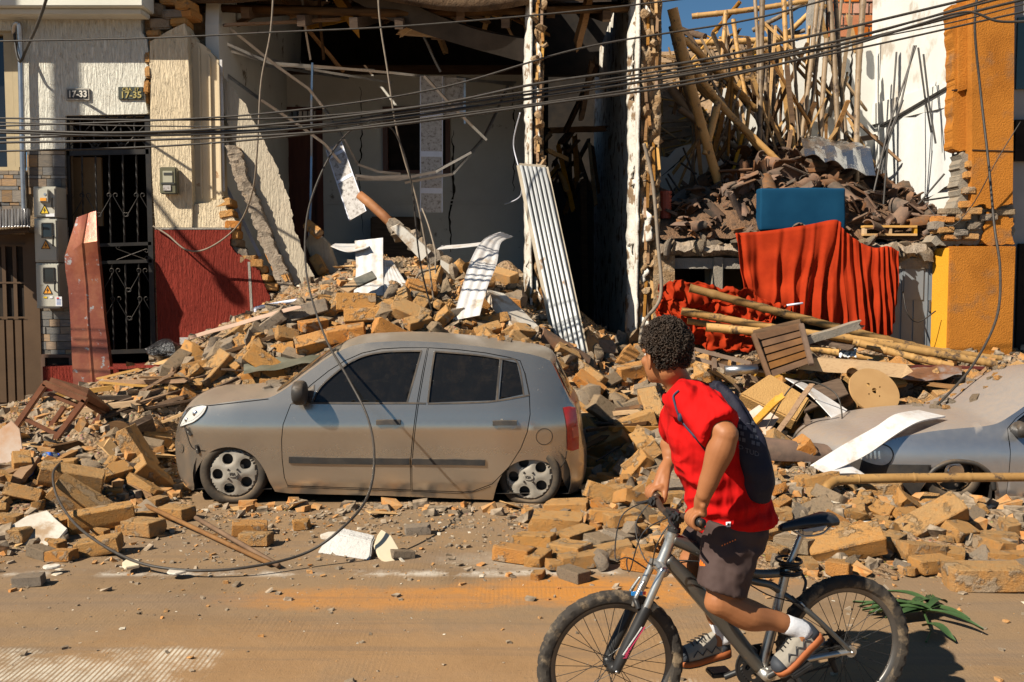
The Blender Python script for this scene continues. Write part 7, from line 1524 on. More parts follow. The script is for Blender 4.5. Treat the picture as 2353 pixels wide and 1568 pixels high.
board([P(1700, 960, 9.5), P(1745, 930, 9.6), P(1790, 960, 9.4), P(1760, 1000, 9.3)], .02, MATS['rust_sheet'], 'rust streaked grey metal sheet beside the mustard block', 'metal_sheet', cat='metal sheet')
board([P(1810, 905, 9.95), P(1930, 868, 10.1), P(1950, 905, 9.8), P(1850, 945, 9.6)], .03, M_WOODD, 'dark plywood sheet sloping under the white panel', 'plywood_sheet', cat='plywood')
mb = MB(); rows = []
for j in range(12):
    t = j/11; rows.append([P(2060+150*s_, 850+18*t+8*math.sin(s_*4), 10.3-.35*t)+Vector((0, 0, .07*math.sin(s_*3.1)*(1-t)+.03*noise.noise(Vector((s_*5, t*4, 2))))) for s_ in np.linspace(0, 1, 18)])
mb.grid(rows); thing('rusty_sheet', mb, mat('rust_brown', [c3(.10, .05, .03), c3(.22, .10, .05), c3(.30, .28, .27)], 4, .55, .3, 20, .01, world=True, metal=.3), 'curled rusty brown metal sheet lying beside the plywood disc', 'metal sheet', smooth=True)
mb = MB(); mb.grid([[P(2080+190*s_, 838+10*t, 10.6-.3*t) for s_ in np.linspace(0, 1, 6)] for t in (0, 1)]); thing('red_lath', MB().beam(P(2080, 842, 10.4), P(2260, 846, 10.4), .06, .03), solid('maroon', c3(.12, .02, .015), .6), 'thin maroon lath lying under the bamboo poles', 'lath')
mb = MB(); rows = [[P(1928+40*s_, 800+20*t, 10.4-.1*t)+Vector((0, .04*noise.noise(Vector((s_*6, t*5, 1))), .05*noise.noise(Vector((s_*7, t*5, 9))))) for s_ in np.linspace(0, 1, 14)] for t in np.linspace(0, 1, 10)]; mb.grid(rows); thing('white_rag', mb, solid('cloth_white', None) if False else MATS['cloth_white'], 'crumpled white rag on the beam behind the crate', 'rag', smooth=True)
put_tile(P(1292, 805, 10.6), (.3, .5, .2), 'large orange ridge tile lying at the foot of the corrugated door', None, 1.5, 0)
put_tile(S3(1815, 1045, .05), (.2, .1, .3), 'large dark orange ridge tile before the white panel', None, 1.7, 0)
ro = random.Random(17)
def on_car(n, u0, u1, v0, v1, Yr, zf, kinds, label, group):
    for i in range(n):
        u, Y = ro.uniform(u0, u1), ro.uniform(*Yr); x = (u-1176.5)/FPX*Y; z = zf(x, Y); s_ = ro.uniform(.03, .10); o = bpy.data.objects.new('brick_fragment', ro.choice(BR[ro.choice(kinds)])); COL.objects.link(o); o.location = (x, Y, z+s_*.15); o.scale = (s_*1.3, s_*1.2, s_*1.2); o.rotation_euler = (ro.uniform(-.3, .3), ro.uniform(-.3, .3), ro.uniform(0, 6)); tag(o, label, 'brick fragment', group)
def top1(x, Y):
    xs = x-CX1; z = 0
    best = 0
    for (a, b), (c, d) in zip(sil_top[:-1], sil_top[1:]):
        if min(a, c) <= xs <= max(a, c) and abs(c-a) > 1e-6: best = max(best, b+(d-b)*(xs-a)/(c-a))
    w = C1.wid(xs, best); s_ = min(1, abs(Y-YC1-.8)/w); t_ = crown1(xs, best)*(1-s_**2.2); return best+t_*.9
def in1(x, Y): return abs(Y-YC1-.8) < .55
on_car(26, 600, 700, 0, 0, (8.4, 9.3), top1, ('ho', 'ht', 'o', 'm'), 'small brick fragment lying at the windscreen foot of the hatchback', 'fragments on the hatchback windscreen')
on_car(14, 1080, 1260, 0, 0, (8.6, 9.3), top1, ('ho', 'ht', 'm'), 'small brick fragment lying on the hatchback roof', 'fragments on the hatchback roof')
def top2(x, Y):
    xs = x-CX2; best = 0
    for (a, b), (c, d) in zip(sil2[:-1], sil2[1:]):
        if min(a, c) <= xs <= max(a, c) and abs(c-a) > 1e-6: best = max(best, b+(d-b)*(xs-a)/(c-a))
    w = C2.wid(xs, best); s_ = min(1, abs(Y-YC2-.8)/w); return best+cr2(xs, best)*(1-s_**2.2)*.9
on_car(30, 2090, 2330, 0, 0, (8.7, 9.4), top2, ('ho', 'ht', 'm', 'm'), 'small fragment of brick or mortar on the bonnet of the silver blue car', 'fragments on the second bonnet')
mb = MB(); rows = []
for j in range(10):
    t = j/9; rows.append([P(560+470*s_, 838-62*s_+22*t*(1-s_*.6), 9.95-.25*t)+Vector((0, 0, .05*noise.noise(Vector((s_*9, t*3, 4))))) for s_ in np.linspace(0, 1, 40)])
mb.grid(rows); o = thing('crushed_sheet', mb, mat('olive_sheet', [c3(.10, .10, .07), c3(.17, .16, .12)], 4, .45, .2, 20, .006, world=True, metal=.3), 'crushed olive metal sheet pinned between bricks and the hatchback roof', 'metal sheet', auto=.5)
rq = random.Random(51)
for poly, n_, lb in (([(1580, 830), (2250, 840), (2300, 900), (1950, 945), (1800, 1000), (1700, 960)], 30, 'splintered board lying in the rubble before the orange house'), ([(1350, 850), (1520, 870), (1520, 1000), (1360, 1000)], 14, 'splintered board lying in the bricks behind the hatchback tail'), ([(120, 900), (520, 850), (600, 800), (480, 930), (330, 1000)], 20, 'splintered board lying in the debris before the iron gate')):
    for i in range(n_):
        u, v = rnd_in(poly); p = S3(u, v, .08); an = rq.gauss(.1, .7); L = rq.uniform(.25, .95); d = Vector((math.cos(an), rq.uniform(-.4, .4), math.sin(an)*.35+.05))
        timber(p-d*L/2, p+d*L/2, rq.uniform(.03, .10), rq.uniform(.015, .05), rq.choice((M_WOOD, M_WOODD, M_WOODY, M_WOODD, MATS['crate_brown'])), lb, lb.replace('splintered board', 'boards'), 'board', seed=i)
lv = empty('leaf_cluster', G(2130, 1420), 'fallen cluster of long green leaves lying on the road behind the bicycle', 'leaves')
M_LEAF = mat('leaf_green', [c3(.022, .055, .014), c3(.05, .095, .025)], 8, .6, .4, 20, .004, stretch=(1, 1, 1), spec=.5)
ct = G(2120, 1400, .05); rl = random.Random(6)
def leaf(c, an, L, w, name='leaf', lift=.05):
    d = Vector((math.cos(an), math.sin(an), 0)); s_ = Vector((-d.y, d.x, 0)); rows = []
    for i in range(9):
        t = i/8; ww = w*math.sin(math.pi*min(1, t*.9+.08))**.8; p = c+d*L*t+Vector((0, 0, lift*math.sin(t*3.0)*(1-t*.3)-.02*t)); p.z = max(p.z, .012); rows.append([p-s_*ww+Vector((0, 0, .012)), p, p+s_*ww+Vector((0, 0, .012))])
    obj(name, MB().grid(rows), M_LEAF, lv, smooth=True)
for i in range(22): leaf(ct+Vector((rl.uniform(-.08, .08), rl.uniform(-.05, .05), 0)), rl.uniform(-1.0, 3.6) if i > 5 else rl.uniform(2.6, 3.6), rl.uniform(.16, .36), rl.uniform(.020, .040), lift=rl.uniform(.005, .045))
leaf(G(2120, 1440, .02), -1.2, .22, .03)
obj('stem', MB().tube([ct, G(2140, 1450, .02), G(2128, 1475, .01)], .006, 5), M_LEAF, lv)
em = empty('electricity_meter', P(385, 448, 11.9), 'old glass fronted electricity meter on the cream wall', 'meter')
obj('meter_body', pbox(MB(), 367, 384, 404, 446, 11.86, .11), solid('meter_olive', c3(.13, .12, .07), .35), em, bevel=.012); obj('meter_face', pbox(MB(), 374, 393, 396, 420, 11.85, .012), solid('meter_face', c3(.40, .38, .28), .4), em, bevel=.003); obj('dial_window', pbox(MB(), 376, 397, 394, 403, 11.846, .006), M_PLATE, em); obj('meter_tag', pbox(MB(), 375, 426, 392, 438, 11.848, .012), M_PVCP, em); obj('terminal', pbox(MB(), 370, 420, 400, 424, 11.85, .012), M_PLATE, em)
from mathutils.bvhtree import BVHTree
WR = .300
FH = Vector((.396, 3.89, WR)); RH = Vector((1.39, 4.09, WR)); AX = (FH-RH); AX.z = 0; AX.normalize(); LF = Vector((-AX.y, AX.x, 0)); UPV = Vector((0, 0, 1))
def BP(u, v, s=0.0): return PL(u, v, RH+LF*s, LF)
bike = empty('bicycle', (FH+RH)/2-Vector((0, 0, WR)), 'grey full suspension mountain bicycle with knobbly tyres, ridden by the man in red', 'bicycle')
M_FRAME = mat('frame_grey', [c3(.10, .095, .085), c3(.15, .14, .125)], 4, .38, .1, 40, .002, world=True, metal=.6, wear=(c3(.22, .16, .10), .60, .72, 8), coat=.2)
M_SILVR = mat('worn_silver', [c3(.42, .40, .37), c3(.56, .54, .50)], 6, .32, .15, 60, .002, world=True, metal=.85, wear=(c3(.25, .18, .11), .58, .70, 9))
M_BLK = mat('satin_black', [c3(.014, .014, .015), c3(.03, .028, .027)], 8, .42, world=True, wear=(c3(.14, .10, .07), .62, .72, 12))
M_TYRE = mat('muddy_tyre', [c3(.025, .022, .02), c3(.055, .045, .036)], 9, .9, .5, 60, .005, world=True, wear=(c3(.20, .145, .09), .48, .66, 14))
M_BRIM = mat('bike_rim', [c3(.10, .095, .09), c3(.22, .20, .18)], 3, .4, metal=.7, world=True)
def bwheel(c, label):
    w = empty('wheel', c); w.parent = bike; w.matrix_parent_inverse = Matrix.Translation(bike.location).inverted(); w.empty_display_size = .05
    n = 150; m = 12; tr = .026; R0 = WR-.027; rr = []
    for i in range(n):
        t = 2*math.pi*i/n; d = AX*math.cos(t)+UPV*math.sin(t); ring_ = []
        for k in range(m):
            a = 2*math.pi*k/m; out = math.cos(a); kn = 0
            if out > .25:
                kn = .0055 if ((i//2)+(0 if abs(math.sin(a)) < .45 else 1)) % 2 == 0 else -.001
            ring_.append(c+d*(R0+(tr+kn)*math.cos(a))+LF*(tr*.98+kn*.6)*math.sin(a))
        rr.append(ring_)
    obj('tyre', MB().rings(rr, False, closed=True), M_TYRE, w, auto=.5)
    prof = [(R0-.018, .013), (R0-.022, .012), (R0-.040, .009), (R0-.044, 0), (R0-.040, -.009), (R0-.022, -.012), (R0-.018, -.013)]
    obj('rim', MB().rings([[c+(AX*math.cos(t)+UPV*math.sin(t))*a+LF*b for a, b in prof] for t in np.linspace(0, 2*math.pi, 90, endpoint=False)], False, closed=True), M_BRIM, w, smooth=True)
    obj('hub', MB().tube([c+LF*s_ for s_ in (-.055, -.03, -.028, .028, .03, .055)], [.012, .026, .018, .018, .026, .012], 14), M_BLK, w, smooth=True)
    mb = MB()
    for i in range(32):
        t = 2*math.pi*i/32+.06; sd = 1 if i % 2 else -1; t2 = t+(.55 if (i//2) % 2 else -.55)*1.6
        mb.tube([c+(AX*math.cos(t2)+UPV*math.sin(t2))*.025+LF*.029*sd, c+(AX*math.cos(t)+UPV*math.sin(t))*(R0-.04)], .0014, 4)
    tag(obj('spokes', mb, M_BLK, w), kind='stuff')
    return w
W1 = bwheel(FH, ''); W2 = bwheel(RH, '')
def bt(name, pts, r, m, n=12, per=8, parent=bike): 
    q = catmull(pts, per); 
    if hasattr(r, '__len__'):
        k = len(pts); rr = []
        for i in range(len(q)):
            t = i/(len(q)-1)*(k-1); j = min(int(t), k-2); rr.append(r[j]+(r[j+1]-r[j])*(t-j))
        r = rr
    return obj(name, MB().tube(q, r, n), m, parent, smooth=True)
CRN = BP(1514, 1306); HTb = BP(1520, 1294); HTt = BP(1548, 1222); STM = BP(1556, 1182)
bt('head_tube', [HTb, HTb.lerp(HTt, .5), HTt], [.026, .022, .025], M_SILVR); bt('headset', [HTt, HTt.lerp(STM, .25)], .027, M_BLK); bt('stem_riser', [HTt.lerp(STM, .2), STM], .018, M_BLK)
for s_ in (.058, -.058):
    a = CRN+LF*s_; b = FH+LF*s_*1.05+Vector((0, 0, .0)); fl = empty('fork_leg', b); fl.parent = bike; fl.matrix_parent_inverse = Matrix.Translation(bike.location).inverted()
    bt('stanchion', [a+UPV*.02, a.lerp(b, .42)], .0155, M_SILVR, parent=fl); bt('lower_leg', [a.lerp(b, .36), a.lerp(b, .40), a.lerp(b, .8), b-UPV*.005], [.021, .024, .023, .018], M_BLK, parent=fl)
    if s_ > 0:
        d = (b-a).normalized(); c = a.lerp(b, .68); f_ = AX*-1
        for off, w_, m_ in ((.0, .030, 'pink'), (.018, .014, 'white')):
            pass
        Rm = Matrix((-d*1.0, AX*-1.0, LF)).transposed().to_4x4()
        dec = text('fork_lettering', 'PRHL', c+LF*.0245+d*.05, .022, solid('decal_pink', c3(.55, .05, .12), .4), fl, depth=.0005, bold=.0004, rot=Rm)
        for k_, (off, m_) in enumerate(((-.006, 'decal_pink'), (.002, 'decal_white'))):
            obj('fork_stripe', MB().beam(c-d*.06+AX*(-.012+off*1.5)+LF*.0235, c+d*.06+AX*(.010+off*1.5)+LF*.0235, .004, .003, LF), solid(m_, c3(.7, .68, .66), .4), fl)
bt('fork_crown', [CRN-LF*.066, CRN+UPV*.012, CRN+LF*.066], [.021, .024, .021], M_SILVR)
bt('fork_arch', [CRN.lerp(FH, .37)+LF*.06+AX*.03, CRN.lerp(FH, .30)+LF*.04+AX*.05, CRN.lerp(FH, .27)+AX*.055, CRN.lerp(FH, .30)-LF*.04+AX*.05, CRN.lerp(FH, .37)-LF*.06+AX*.03], .011, M_BLK)
for s_ in (1, -1): bt('brake_arm', [CRN.lerp(FH, .36)+LF*.03*s_+AX*.045, CRN.lerp(FH, .25)+LF*.034*s_+AX*.055, CRN.lerp(FH, .10)+LF*.025*s_+AX*.05], [.009, .008, .005], M_SILVR)
obj('brake_pad', MB().beam(CRN.lerp(FH, .235)+LF*.022+AX*.075, CRN.lerp(FH, .235)+LF*.022+AX*.03, .01, .014), solid('pad_blue', c3(.01, .2, .55), .4), bike); obj('pad_tip', MB().beam(CRN.lerp(FH, .235)+LF*.022+AX*.03, CRN.lerp(FH, .24)+LF*.022+AX*.015, .01, .012), solid('pad_red', c3(.6, .05, .02), .4), bike)
BB = BP(1749, 1541); SC = BP(1807, 1317); DR = RH.copy()
bt('down_tube', [BP(1532, 1283), BP(1590, 1345), BP(1680, 1452), BP(1745, 1534)], [.026, .034, .034, .028], M_FRAME); bt('top_tube', [BP(1545, 1238), BP(1600, 1262), BP(1665, 1298), BP(1735, 1318), BP(1805, 1316)], [.026, .026, .022, .019, .018], M_FRAME)
bt('seat_tube', [BB, BP(1775, 1440), BP(1797, 1352), BP(1808, 1305)], [.024, .022, .02, .019], M_SILVR); bt('frame_brace', [BP(1668, 1312), BP(1725, 1334), BP(1770, 1344), BP(1796, 1362)], .016, M_FRAME)
bt('rear_shock', [BP(1660, 1440), BP(1700, 1475), BP(1735, 1500)], [.018, .022, .016], M_BLK)
for s_ in (.062, -.062):
    dr = DR+LF*s_; bt('seat_stay', [BP(1796, 1362), BP(1830, 1385, s_*.6), BP(1880, 1425, s_), dr+AX*.0], [.013, .012, .011, .010], M_FRAME); bt('chain_stay', [BB+LF*s_*.6+UPV*.012, BB.lerp(dr, .5)+LF*s_*.15+UPV*.01, dr], [.014, .013, .011], M_SILVR)
    obj('dropout', MB().tube([dr-LF*.004, dr+LF*.006], .024, 12), M_SILVR, bike)
bt('axle', [DR-LF*.08, DR+LF*.08], .006, M_SILVR); bt('axle', [FH-LF*.075, FH+LF*.08], .006, M_SILVR)
bt('seat_post', [BP(1808, 1308), BP(1828, 1262), BP(1840, 1232), BP(1850, 1222)], [.0145, .0145, .014, .012], M_SILVR)
cc = BP(1815, 1300); q = []
for i in range(150):
    t = i/149; a = t*2*math.pi*6.3; rad = .040+.012*math.sin(t*9)+.004*math.sin(t*31); q.append(cc+Vector((rad*math.cos(a), rad*math.sin(a), -.035+.06*t+.010*math.sin(t*17))))
lk = thing('cable_lock', MB().tube(q, .0058, 6), M_BLK, 'black coiled cable lock wrapped round the bicycle seat post', 'lock', smooth=True)
bt('lock_tail', [cc+Vector((.04, 0, -.02)), cc+Vector((.06, -.02, -.06)), cc+Vector((.05, -.03, -.1))], .006, M_BLK)
sn, sr = BP(1790, 1214), BP(1921, 1200); sd_ = (sr-sn); rr = []
for t, w_, h_, dz in ((0, .010, .012, 0), (.06, .018, .018, 0), (.2, .022, .022, .004), (.4, .030, .024, .010), (.6, .050, .026, .014), (.8, .068, .028, .018), (.93, .062, .026, .014), (1, .030, .016, .004)):
    c = sn+sd_*t+UPV*dz; rr.append([c+LF*w_*math.cos(a)+UPV*(h_*math.sin(a) if math.sin(a) > 0 else h_*.9*math.sin(a)) for a in np.linspace(0, 2*math.pi, 16, endpoint=False)])
sdl = obj('saddle', MB().rings(rr), mat('saddle_black', [c3(.012, .014, .018), c3(.022, .024, .03)], 6, .35, world=True, spec=.5), bike, smooth=True)
obj('saddle_stripe', MB().prism([sn+sd_*.32+LF*.040-UPV*.004, sn+sd_*.70+LF*.064+UPV*.010, sn+sd_*.62+LF*.060-UPV*.010, sn+sd_*.36+LF*.044-UPV*.012], LF*.004), solid('saddle_grey', c3(.32, .33, .33), .5), sdl)
for s_ in (.022, -.022): bt('saddle_rail', [sn+sd_*.25+LF*s_-UPV*.014, sn+sd_*.4+LF*s_-UPV*.038, sn+sd_*.7+LF*s_-UPV*.036, sn+sd_*.85+LF*s_-UPV*.01], .0045, M_SILVR, n=8)
obj('saddle_clamp', MB().box(BP(1850, 1222), (.05, .05, .028), (0, 0, math.atan2(AX.y, AX.x))), M_SILVR, bike, bevel=.006)
PLn = BP(1826, 1528, .12); PRn = BP(1660, 1552, -.12)
def crank(a, b, s_):
    bt('crank_arm', [a+LF*s_*.06, (a+LF*s_*.06).lerp(b-LF*s_*.02, .5), b-LF*s_*.02], [.016, .013, .013], M_BLK)
    obj('pedal', MB().box(b+LF*s_*.035, (.095, .08, .024), Matrix((AX*math.cos(.5)-UPV*math.sin(.5), LF, AX*math.sin(.5)+UPV*math.cos(.5))).transposed() if s_ > 0 else Matrix((AX, LF, UPV)).transposed()), M_BLK, bike, bevel=.006)
crank(BB, PLn, 1); crank(BB, PRn, -1)
obj('bottom_bracket', MB().tube([BB-LF*.05, BB+LF*.068], .024, 16), M_SILVR, bike, smooth=True); obj('crank_bolt', MB().tube([BB+LF*.066, BB+LF*.074], .011, 10), M_SILVR, bike)
def gear(name, c, r_, teeth, th, m):
    outer = []
    for i in range(teeth*2): t = math.pi*i/teeth; outer.append((math.cos(t)*(r_+(.005 if i % 2 else -.003)), math.sin(t)*(r_+(.005 if i % 2 else -.003))))
    hs = [[(r_*.62*math.cos(a)+r_*.2*math.cos(t), r_*.62*math.sin(a)+r_*.2*math.sin(t)) for t in np.linspace(0, 2*math.pi, 10, endpoint=False)] for a in np.linspace(0, 2*math.pi, 5, endpoint=False)]
    V, F = patch(outer, hs, r_*.3); mb = MB(); mb.add([c+AX*x+UPV*z for x, z in V], F); me = mb.mesh(name, m); bm = bmesh.new(); bm.from_mesh(me); q = bmesh.ops.extrude_face_region(bm, geom=bm.faces[:]); bmesh.ops.translate(bm, verts=[g for g in q['geom'] if isinstance(g, bmesh.types.BMVert)], vec=LF*th); bmesh.ops.recalc_face_normals(bm, faces=bm.faces); bm.to_mesh(me); bm.free(); obj(name, me, m, bike)
gear('chainring', BB-LF*.050, .088, 42, .004, M_BLK); gear('chainring', BB-LF*.042, .066, 32, .004, M_BLK)
for i in range(5): gear('sprocket', RH-LF*(.055-.006*i), .024+.008*i, 13+3*i, .003, M_BLK)
cp_ = []
for t in np.linspace(math.pi/2, -math.pi/2, 14): cp_.append(BB-LF*.048+AX*.09*math.cos(t)+UPV*.09*math.sin(t))
cp_ += [RH-LF*.048+AX*.02-UPV*.10, RH-LF*.048-AX*.0-UPV*.115, RH-LF*.048+AX*.03-UPV*.07]
for t in np.linspace(-math.pi*.6, -math.pi*1.5, 8): cp_.append(RH-LF*.048+AX*.038*math.cos(t)+UPV*.038*math.sin(t))
obj('chain', MB().tube(cp_, .0042, 5, closed=True), M_BLK, bike)
bt('rear_derailleur', [RH-LF*.06-UPV*.02, RH-LF*.058+AX*.02-UPV*.07, RH-LF*.05-UPV*.13], [.014, .016, .012], M_BLK); bt('rear_brake', [BP(1838, 1385, .05), BP(1862, 1410, .05), BP(1885, 1432, .05)], .007, M_SILVR); bt('rear_brake', [BP(1820, 1370, .05), BP(1842, 1392, .055), BP(1870, 1415, .06)], .004, M_BLK)
HB = STM+AX*.045+UPV*.012
bt('stem', [STM, HB], .02, M_BLK)
GL = HB+LF*.285-AX*.035+UPV*.022; GRr = HB-LF*.285-AX*.035+UPV*.022
bt('handlebar', [GRr, HB-LF*.15-AX*.012+UPV*.018, HB-LF*.06, HB, HB+LF*.06, HB+LF*.15-AX*.012+UPV*.018, GL], .0125, mat('bar_brown', [c3(.06, .04, .03), c3(.13, .08, .055)], 5, .4, world=True, metal=.4), per=6)
for e, s_ in ((GL, 1), (GRr, -1)):
    bt('grip', [e-LF*s_*.12+AX*.014-UPV*.002, e], .0175, M_BLK if s_ > 0 else MATS['bar_brown']); gi = e-LF*s_*.15+AX*.018-UPV*.004
    obj('shifter', MB().box(gi+AX*.02-UPV*.008, (.05, .045, .04), (.2, .3, .5)), M_BLK, bike, bevel=.01); bt('brake_lever', [gi+AX*.015, gi+AX*.06-UPV*.012+LF*s_*.015, gi+AX*.065-UPV*.03+LF*s_*.09], [.009, .008, .005], M_BLK, n=8)
    bt('brake_cable', [gi+AX*.04, gi+AX*.16-UPV*.06, gi+AX*.20-UPV*.22-LF*s_*.04, CRN+AX*.13+UPV*.05, CRN+AX*.05+UPV*.0], .0028, M_BLK, n=5); bt('gear_cable', [gi+AX*.03, gi+AX*.10-UPV*.10, gi+AX*.09-UPV*.22-LF*s_*.09, HTb-LF*s_*.03+AX*.01, BP(1600, 1290, .03*s_), BP(1680, 1305, .025*s_)], .0028, M_BLK, n=5)
obj('shifter_box', MB().box(HB+LF*.07+AX*.01+UPV*.008, (.04, .09, .04), (0, 0, math.atan2(AX.y, AX.x))), M_BLK, bike, bevel=.012)
bt('rear_cable', [BP(1600, 1270, .03), BP(1700, 1330, .03), BP(1760, 1365, .04), BP(1800, 1378, .05), BP(1840, 1388, .06)], .0028, M_BLK, n=5)
def remesh(mb, voxel, m, name, smooth_it=3, extra=None):
    me = mb.mesh(name, m); o = bpy.data.objects.new(name, me); COL.objects.link(o); md = o.modifiers.new('r', 'REMESH'); md.mode = 'VOXEL'; md.voxel_size = voxel
    bpy.context.view_layer.update(); dg = bpy.context.evaluated_depsgraph_get(); me2 = bpy.data.meshes.new_from_object(o.evaluated_get(dg)); bpy.data.objects.remove(o)
    bm = bmesh.new(); bm.from_mesh(me2)
    for i in range(smooth_it): bmesh.ops.smooth_vert(bm, verts=bm.verts[:], factor=.5, use_axis_x=True, use_axis_y=True, use_axis_z=True)
    if extra:
        bm.normal_update(); off = [extra(v.co, v.normal) for v in bm.verts]
        for v, d in zip(bm.verts, off): v.co += v.normal*d
    bm.to_mesh(me2); bm.free(); me2.polygons.foreach_set('use_smooth', [True]*len(me2.polygons)); me2.materials.clear(); me2.materials.append(m); me2.name = name; return me2
def ell(mb, c, ax, n=14):
    """ellipsoid: ax = three axis vectors"""
    rr = []
    for i in range(1, n): 
        ph = math.pi*i/n; rr.append([c+ax[2]*math.cos(ph)+(ax[0]*math.cos(t)+ax[1]*math.sin(t))*math.sin(ph) for t in np.linspace(0, 2*math.pi, n*2, endpoint=False)])
    return mb.rings(rr)
def limb(mb, pts, rad, per=6, n=16):
    q = catmull(pts, per); k = len(pts); rr = []
    for i in range(len(q)):
        t = i/(len(q)-1)*(k-1); j = min(int(t), k-2); f = t-j; f = f*f*(3-2*f); rr.append(rad[j]+(rad[j+1]-rad[j])*f)
    mb.tube(q, rr, n); 
    ell(mb, q[0], [Vector((rr[0], 0, 0)), Vector((0, rr[0], 0)), Vector((0, 0, rr[0]))], 8); ell(mb, q[-1], [Vector((rr[-1], 0, 0)), Vector((0, rr[-1], 0)), Vector((0, 0, rr[-1]))], 8); return mb
M_SKIN = mat('skin', [c3(.27, .105, .042), c3(.33, .135, .056)], 7, .5, .15, 140, .002, world=True, spec=.25)
man = empty('person', (PLn+PRn)/2-Vector((0, 0, .05)), 'man in red t-shirt and brown shorts standing on bicycle pedals, head turned away', 'person')
nk = BP(1556, 900); hd = BP(1527, 812)
FD = Vector((-.66, .75, -.06)).normalized(); LS = Vector((0, 0, 1)).cross(FD).normalized(); UH_ = FD.cross(LS)
hs = [LS*.073, FD*.092, UH_*.112]
b = MB()
ell(b, hd+UH_*.018-FD*.008, [LS*.072, FD*.090, UH_*.100], 16); ell(b, hd+FD*.035-UH_*.045, [LS*.056, FD*.056, UH_*.075], 14)
ell(b, hd+FD*.062-UH_*.098, [LS*.026, FD*.024, UH_*.022], 10); ell(b, hd+FD*.094-UH_*.030, [LS*.012, FD*.024, UH_*.022], 10); ell(b, hd+FD*.078-UH_*.068, [LS*.024, FD*.018, UH_*.016], 10); ell(b, hd+FD*.078+UH_*.012, [LS*.045, FD*.016, UH_*.014], 10)
for s_ in (1, -1):
    ell(b, hd+LS*s_*.084-UH_*.030+FD*.006, [LS*.012, FD*.020-LS*s_*.016, UH_*.036], 10); ell(b, hd+FD*.066+LS*s_*.034-UH_*.030, [LS*.022, FD*.022, UH_*.022], 10)
limb(b, [hd-UH_*.06-FD*.018, hd.lerp(nk, .7)+AX*-.012, nk+Vector((0, 0, -.03))-AX*.03], [.058, .056, .058])
pel = BP(1684, 1190); che = BP(1608, 985)
limb(b, [nk-UPV*.12-AX*.03, che-AX*.03, BP(1650, 1100), pel], [.05, .08, .09, .10])
shL, elL, wrL = BP(1604, 938, .165), BP(1668, 1000, .315), BP(1618, 1136, .275); hndL = GL-LF*.055
shR, elR, wrR = BP(1572, 940, -.15), BP(1545, 1010, -.33), BP(1540, 1058, -.29); hndR = GRr+LF*.055
limb(b, [shL, shL.lerp(elL, .5), elL], [.060, .056, .048]); limb(b, [elL, elL.lerp(wrL, .25), elL.lerp(wrL, .7), wrL], [.046, .053, .039, .031])
limb(b, [shR, shR.lerp(elR, .5), elR], [.046, .048, .042]); limb(b, [elR, elR.lerp(wrR, .3), elR.lerp(wrR, .7), wrR], [.045, .052, .039, .031])
def hand(wr, g0, s_):
    """fist round the grip: g0 centre of the grip under the hand, s_ outward direction along the bar"""
    o_ = LF*s_
    kn = g0-AX*.012+UPV*.038
    pc = wr.lerp(kn, .55); d = (kn-wr)
    limb(b, [wr, wr.lerp(kn, .5)+UPV*.006, kn], [.028, .030, .024]); 
    for k in range(4):
        of = o_*(.034-.0225*k); kk = g0+of; rad = .0295; pts = [wr.lerp(kk+UPV*.03, .55)+of*.35]
        for an in (125, 85, 45, 5, -40, -85, -125): a = math.radians(an); pts.append(kk+AX*math.cos(a)*rad+UPV*math.sin(a)*rad)
        r_ = (.0088, .0098, .0095, .0085)[k]; limb(b, pts, [.0125, .0115, r_*1.12, r_, r_*1.05, r_, r_*.95, r_*.85], 4, 10)
        ell(b, kk+AX*math.cos(1.9)*.036+UPV*math.sin(1.9)*.036, [AX*.013, LF*.0115, UPV*.012], 8)
    ti = -o_
    limb(b, [wr.lerp(kn, .35)+ti*.022, g0+ti*.045-AX*.026+UPV*.012, g0+ti*.050-AX*.016-UPV*.022, g0+ti*.040+AX*.012-UPV*.030], [.016, .0135, .0115, .009], 5, 10)
hand(wrL, hndL, 1); hand(wrR, hndR, -1)
hpL, knL, anL = BP(1690, 1195, .085), BP(1652, 1382, .125), BP(1826, 1442, .125); hpR, knR, anR = BP(1655, 1195, -.085), BP(1592, 1290, -.11), BP(1658, 1445, -.11)
limb(b, [hpL, hpL.lerp(knL, .5)-AX*.01, knL], [.085, .076, .056]); limb(b, [knL, knL.lerp(anL, .10)-AX*.006-UPV*.004, knL.lerp(anL, .38)-UPV*.014, knL.lerp(anL, .75), anL], [.058, .060, .063, .041, .034]); ell(b, knL+AX*.018-UPV*.004, [AX*.042, LF*.042, UPV*.044], 10)
limb(b, [hpR, hpR.lerp(knR, .5), knR], [.085, .076, .056]); limb(b, [knR, knR.lerp(anR, .15), knR.lerp(anR, .40)-AX*.014, knR.lerp(anR, .78), anR], [.058, .057, .060, .041, .034])
def basis(heel, toe, sn_): 
    f = (toe-heel); L = f.length; f.normalize(); up = (sn_-f*sn_.dot(f)).normalized(); return f, up, f.cross(up), L
hL, tL = BP(1888, 1462, .13), BP(1798, 1546, .13); hR, tR = BP(1676, 1500, -.12), BP(1590, 1520, -.12)
fL, uL, sL, LL = basis(hL, tL, anL-(hL+tL)/2); fR, uR, sR, LR = basis(hR, tR, anR-(hR+tR)/2)
for an, h_, f, u_, L in ((anL, hL, fL, uL, LL), (anR, hR, fR, uR, LR)): limb(b, [an, h_+f*L*.3+u_*.06, h_+f*L*.75+u_*.03], [.034, .036, .028])
me = remesh(b, .0045, M_SKIN, 'body', 4)
obj('body', me, None, man)
for s_ in (1, -1): obj('eye', ell(MB(), hd+FD*.064+LS*s_*.030+UH_*-.004, [LS*.012, FD*.010, UH_*.009], 8), solid('eye_white', c3(.6, .58, .55), .3), man, smooth=True)
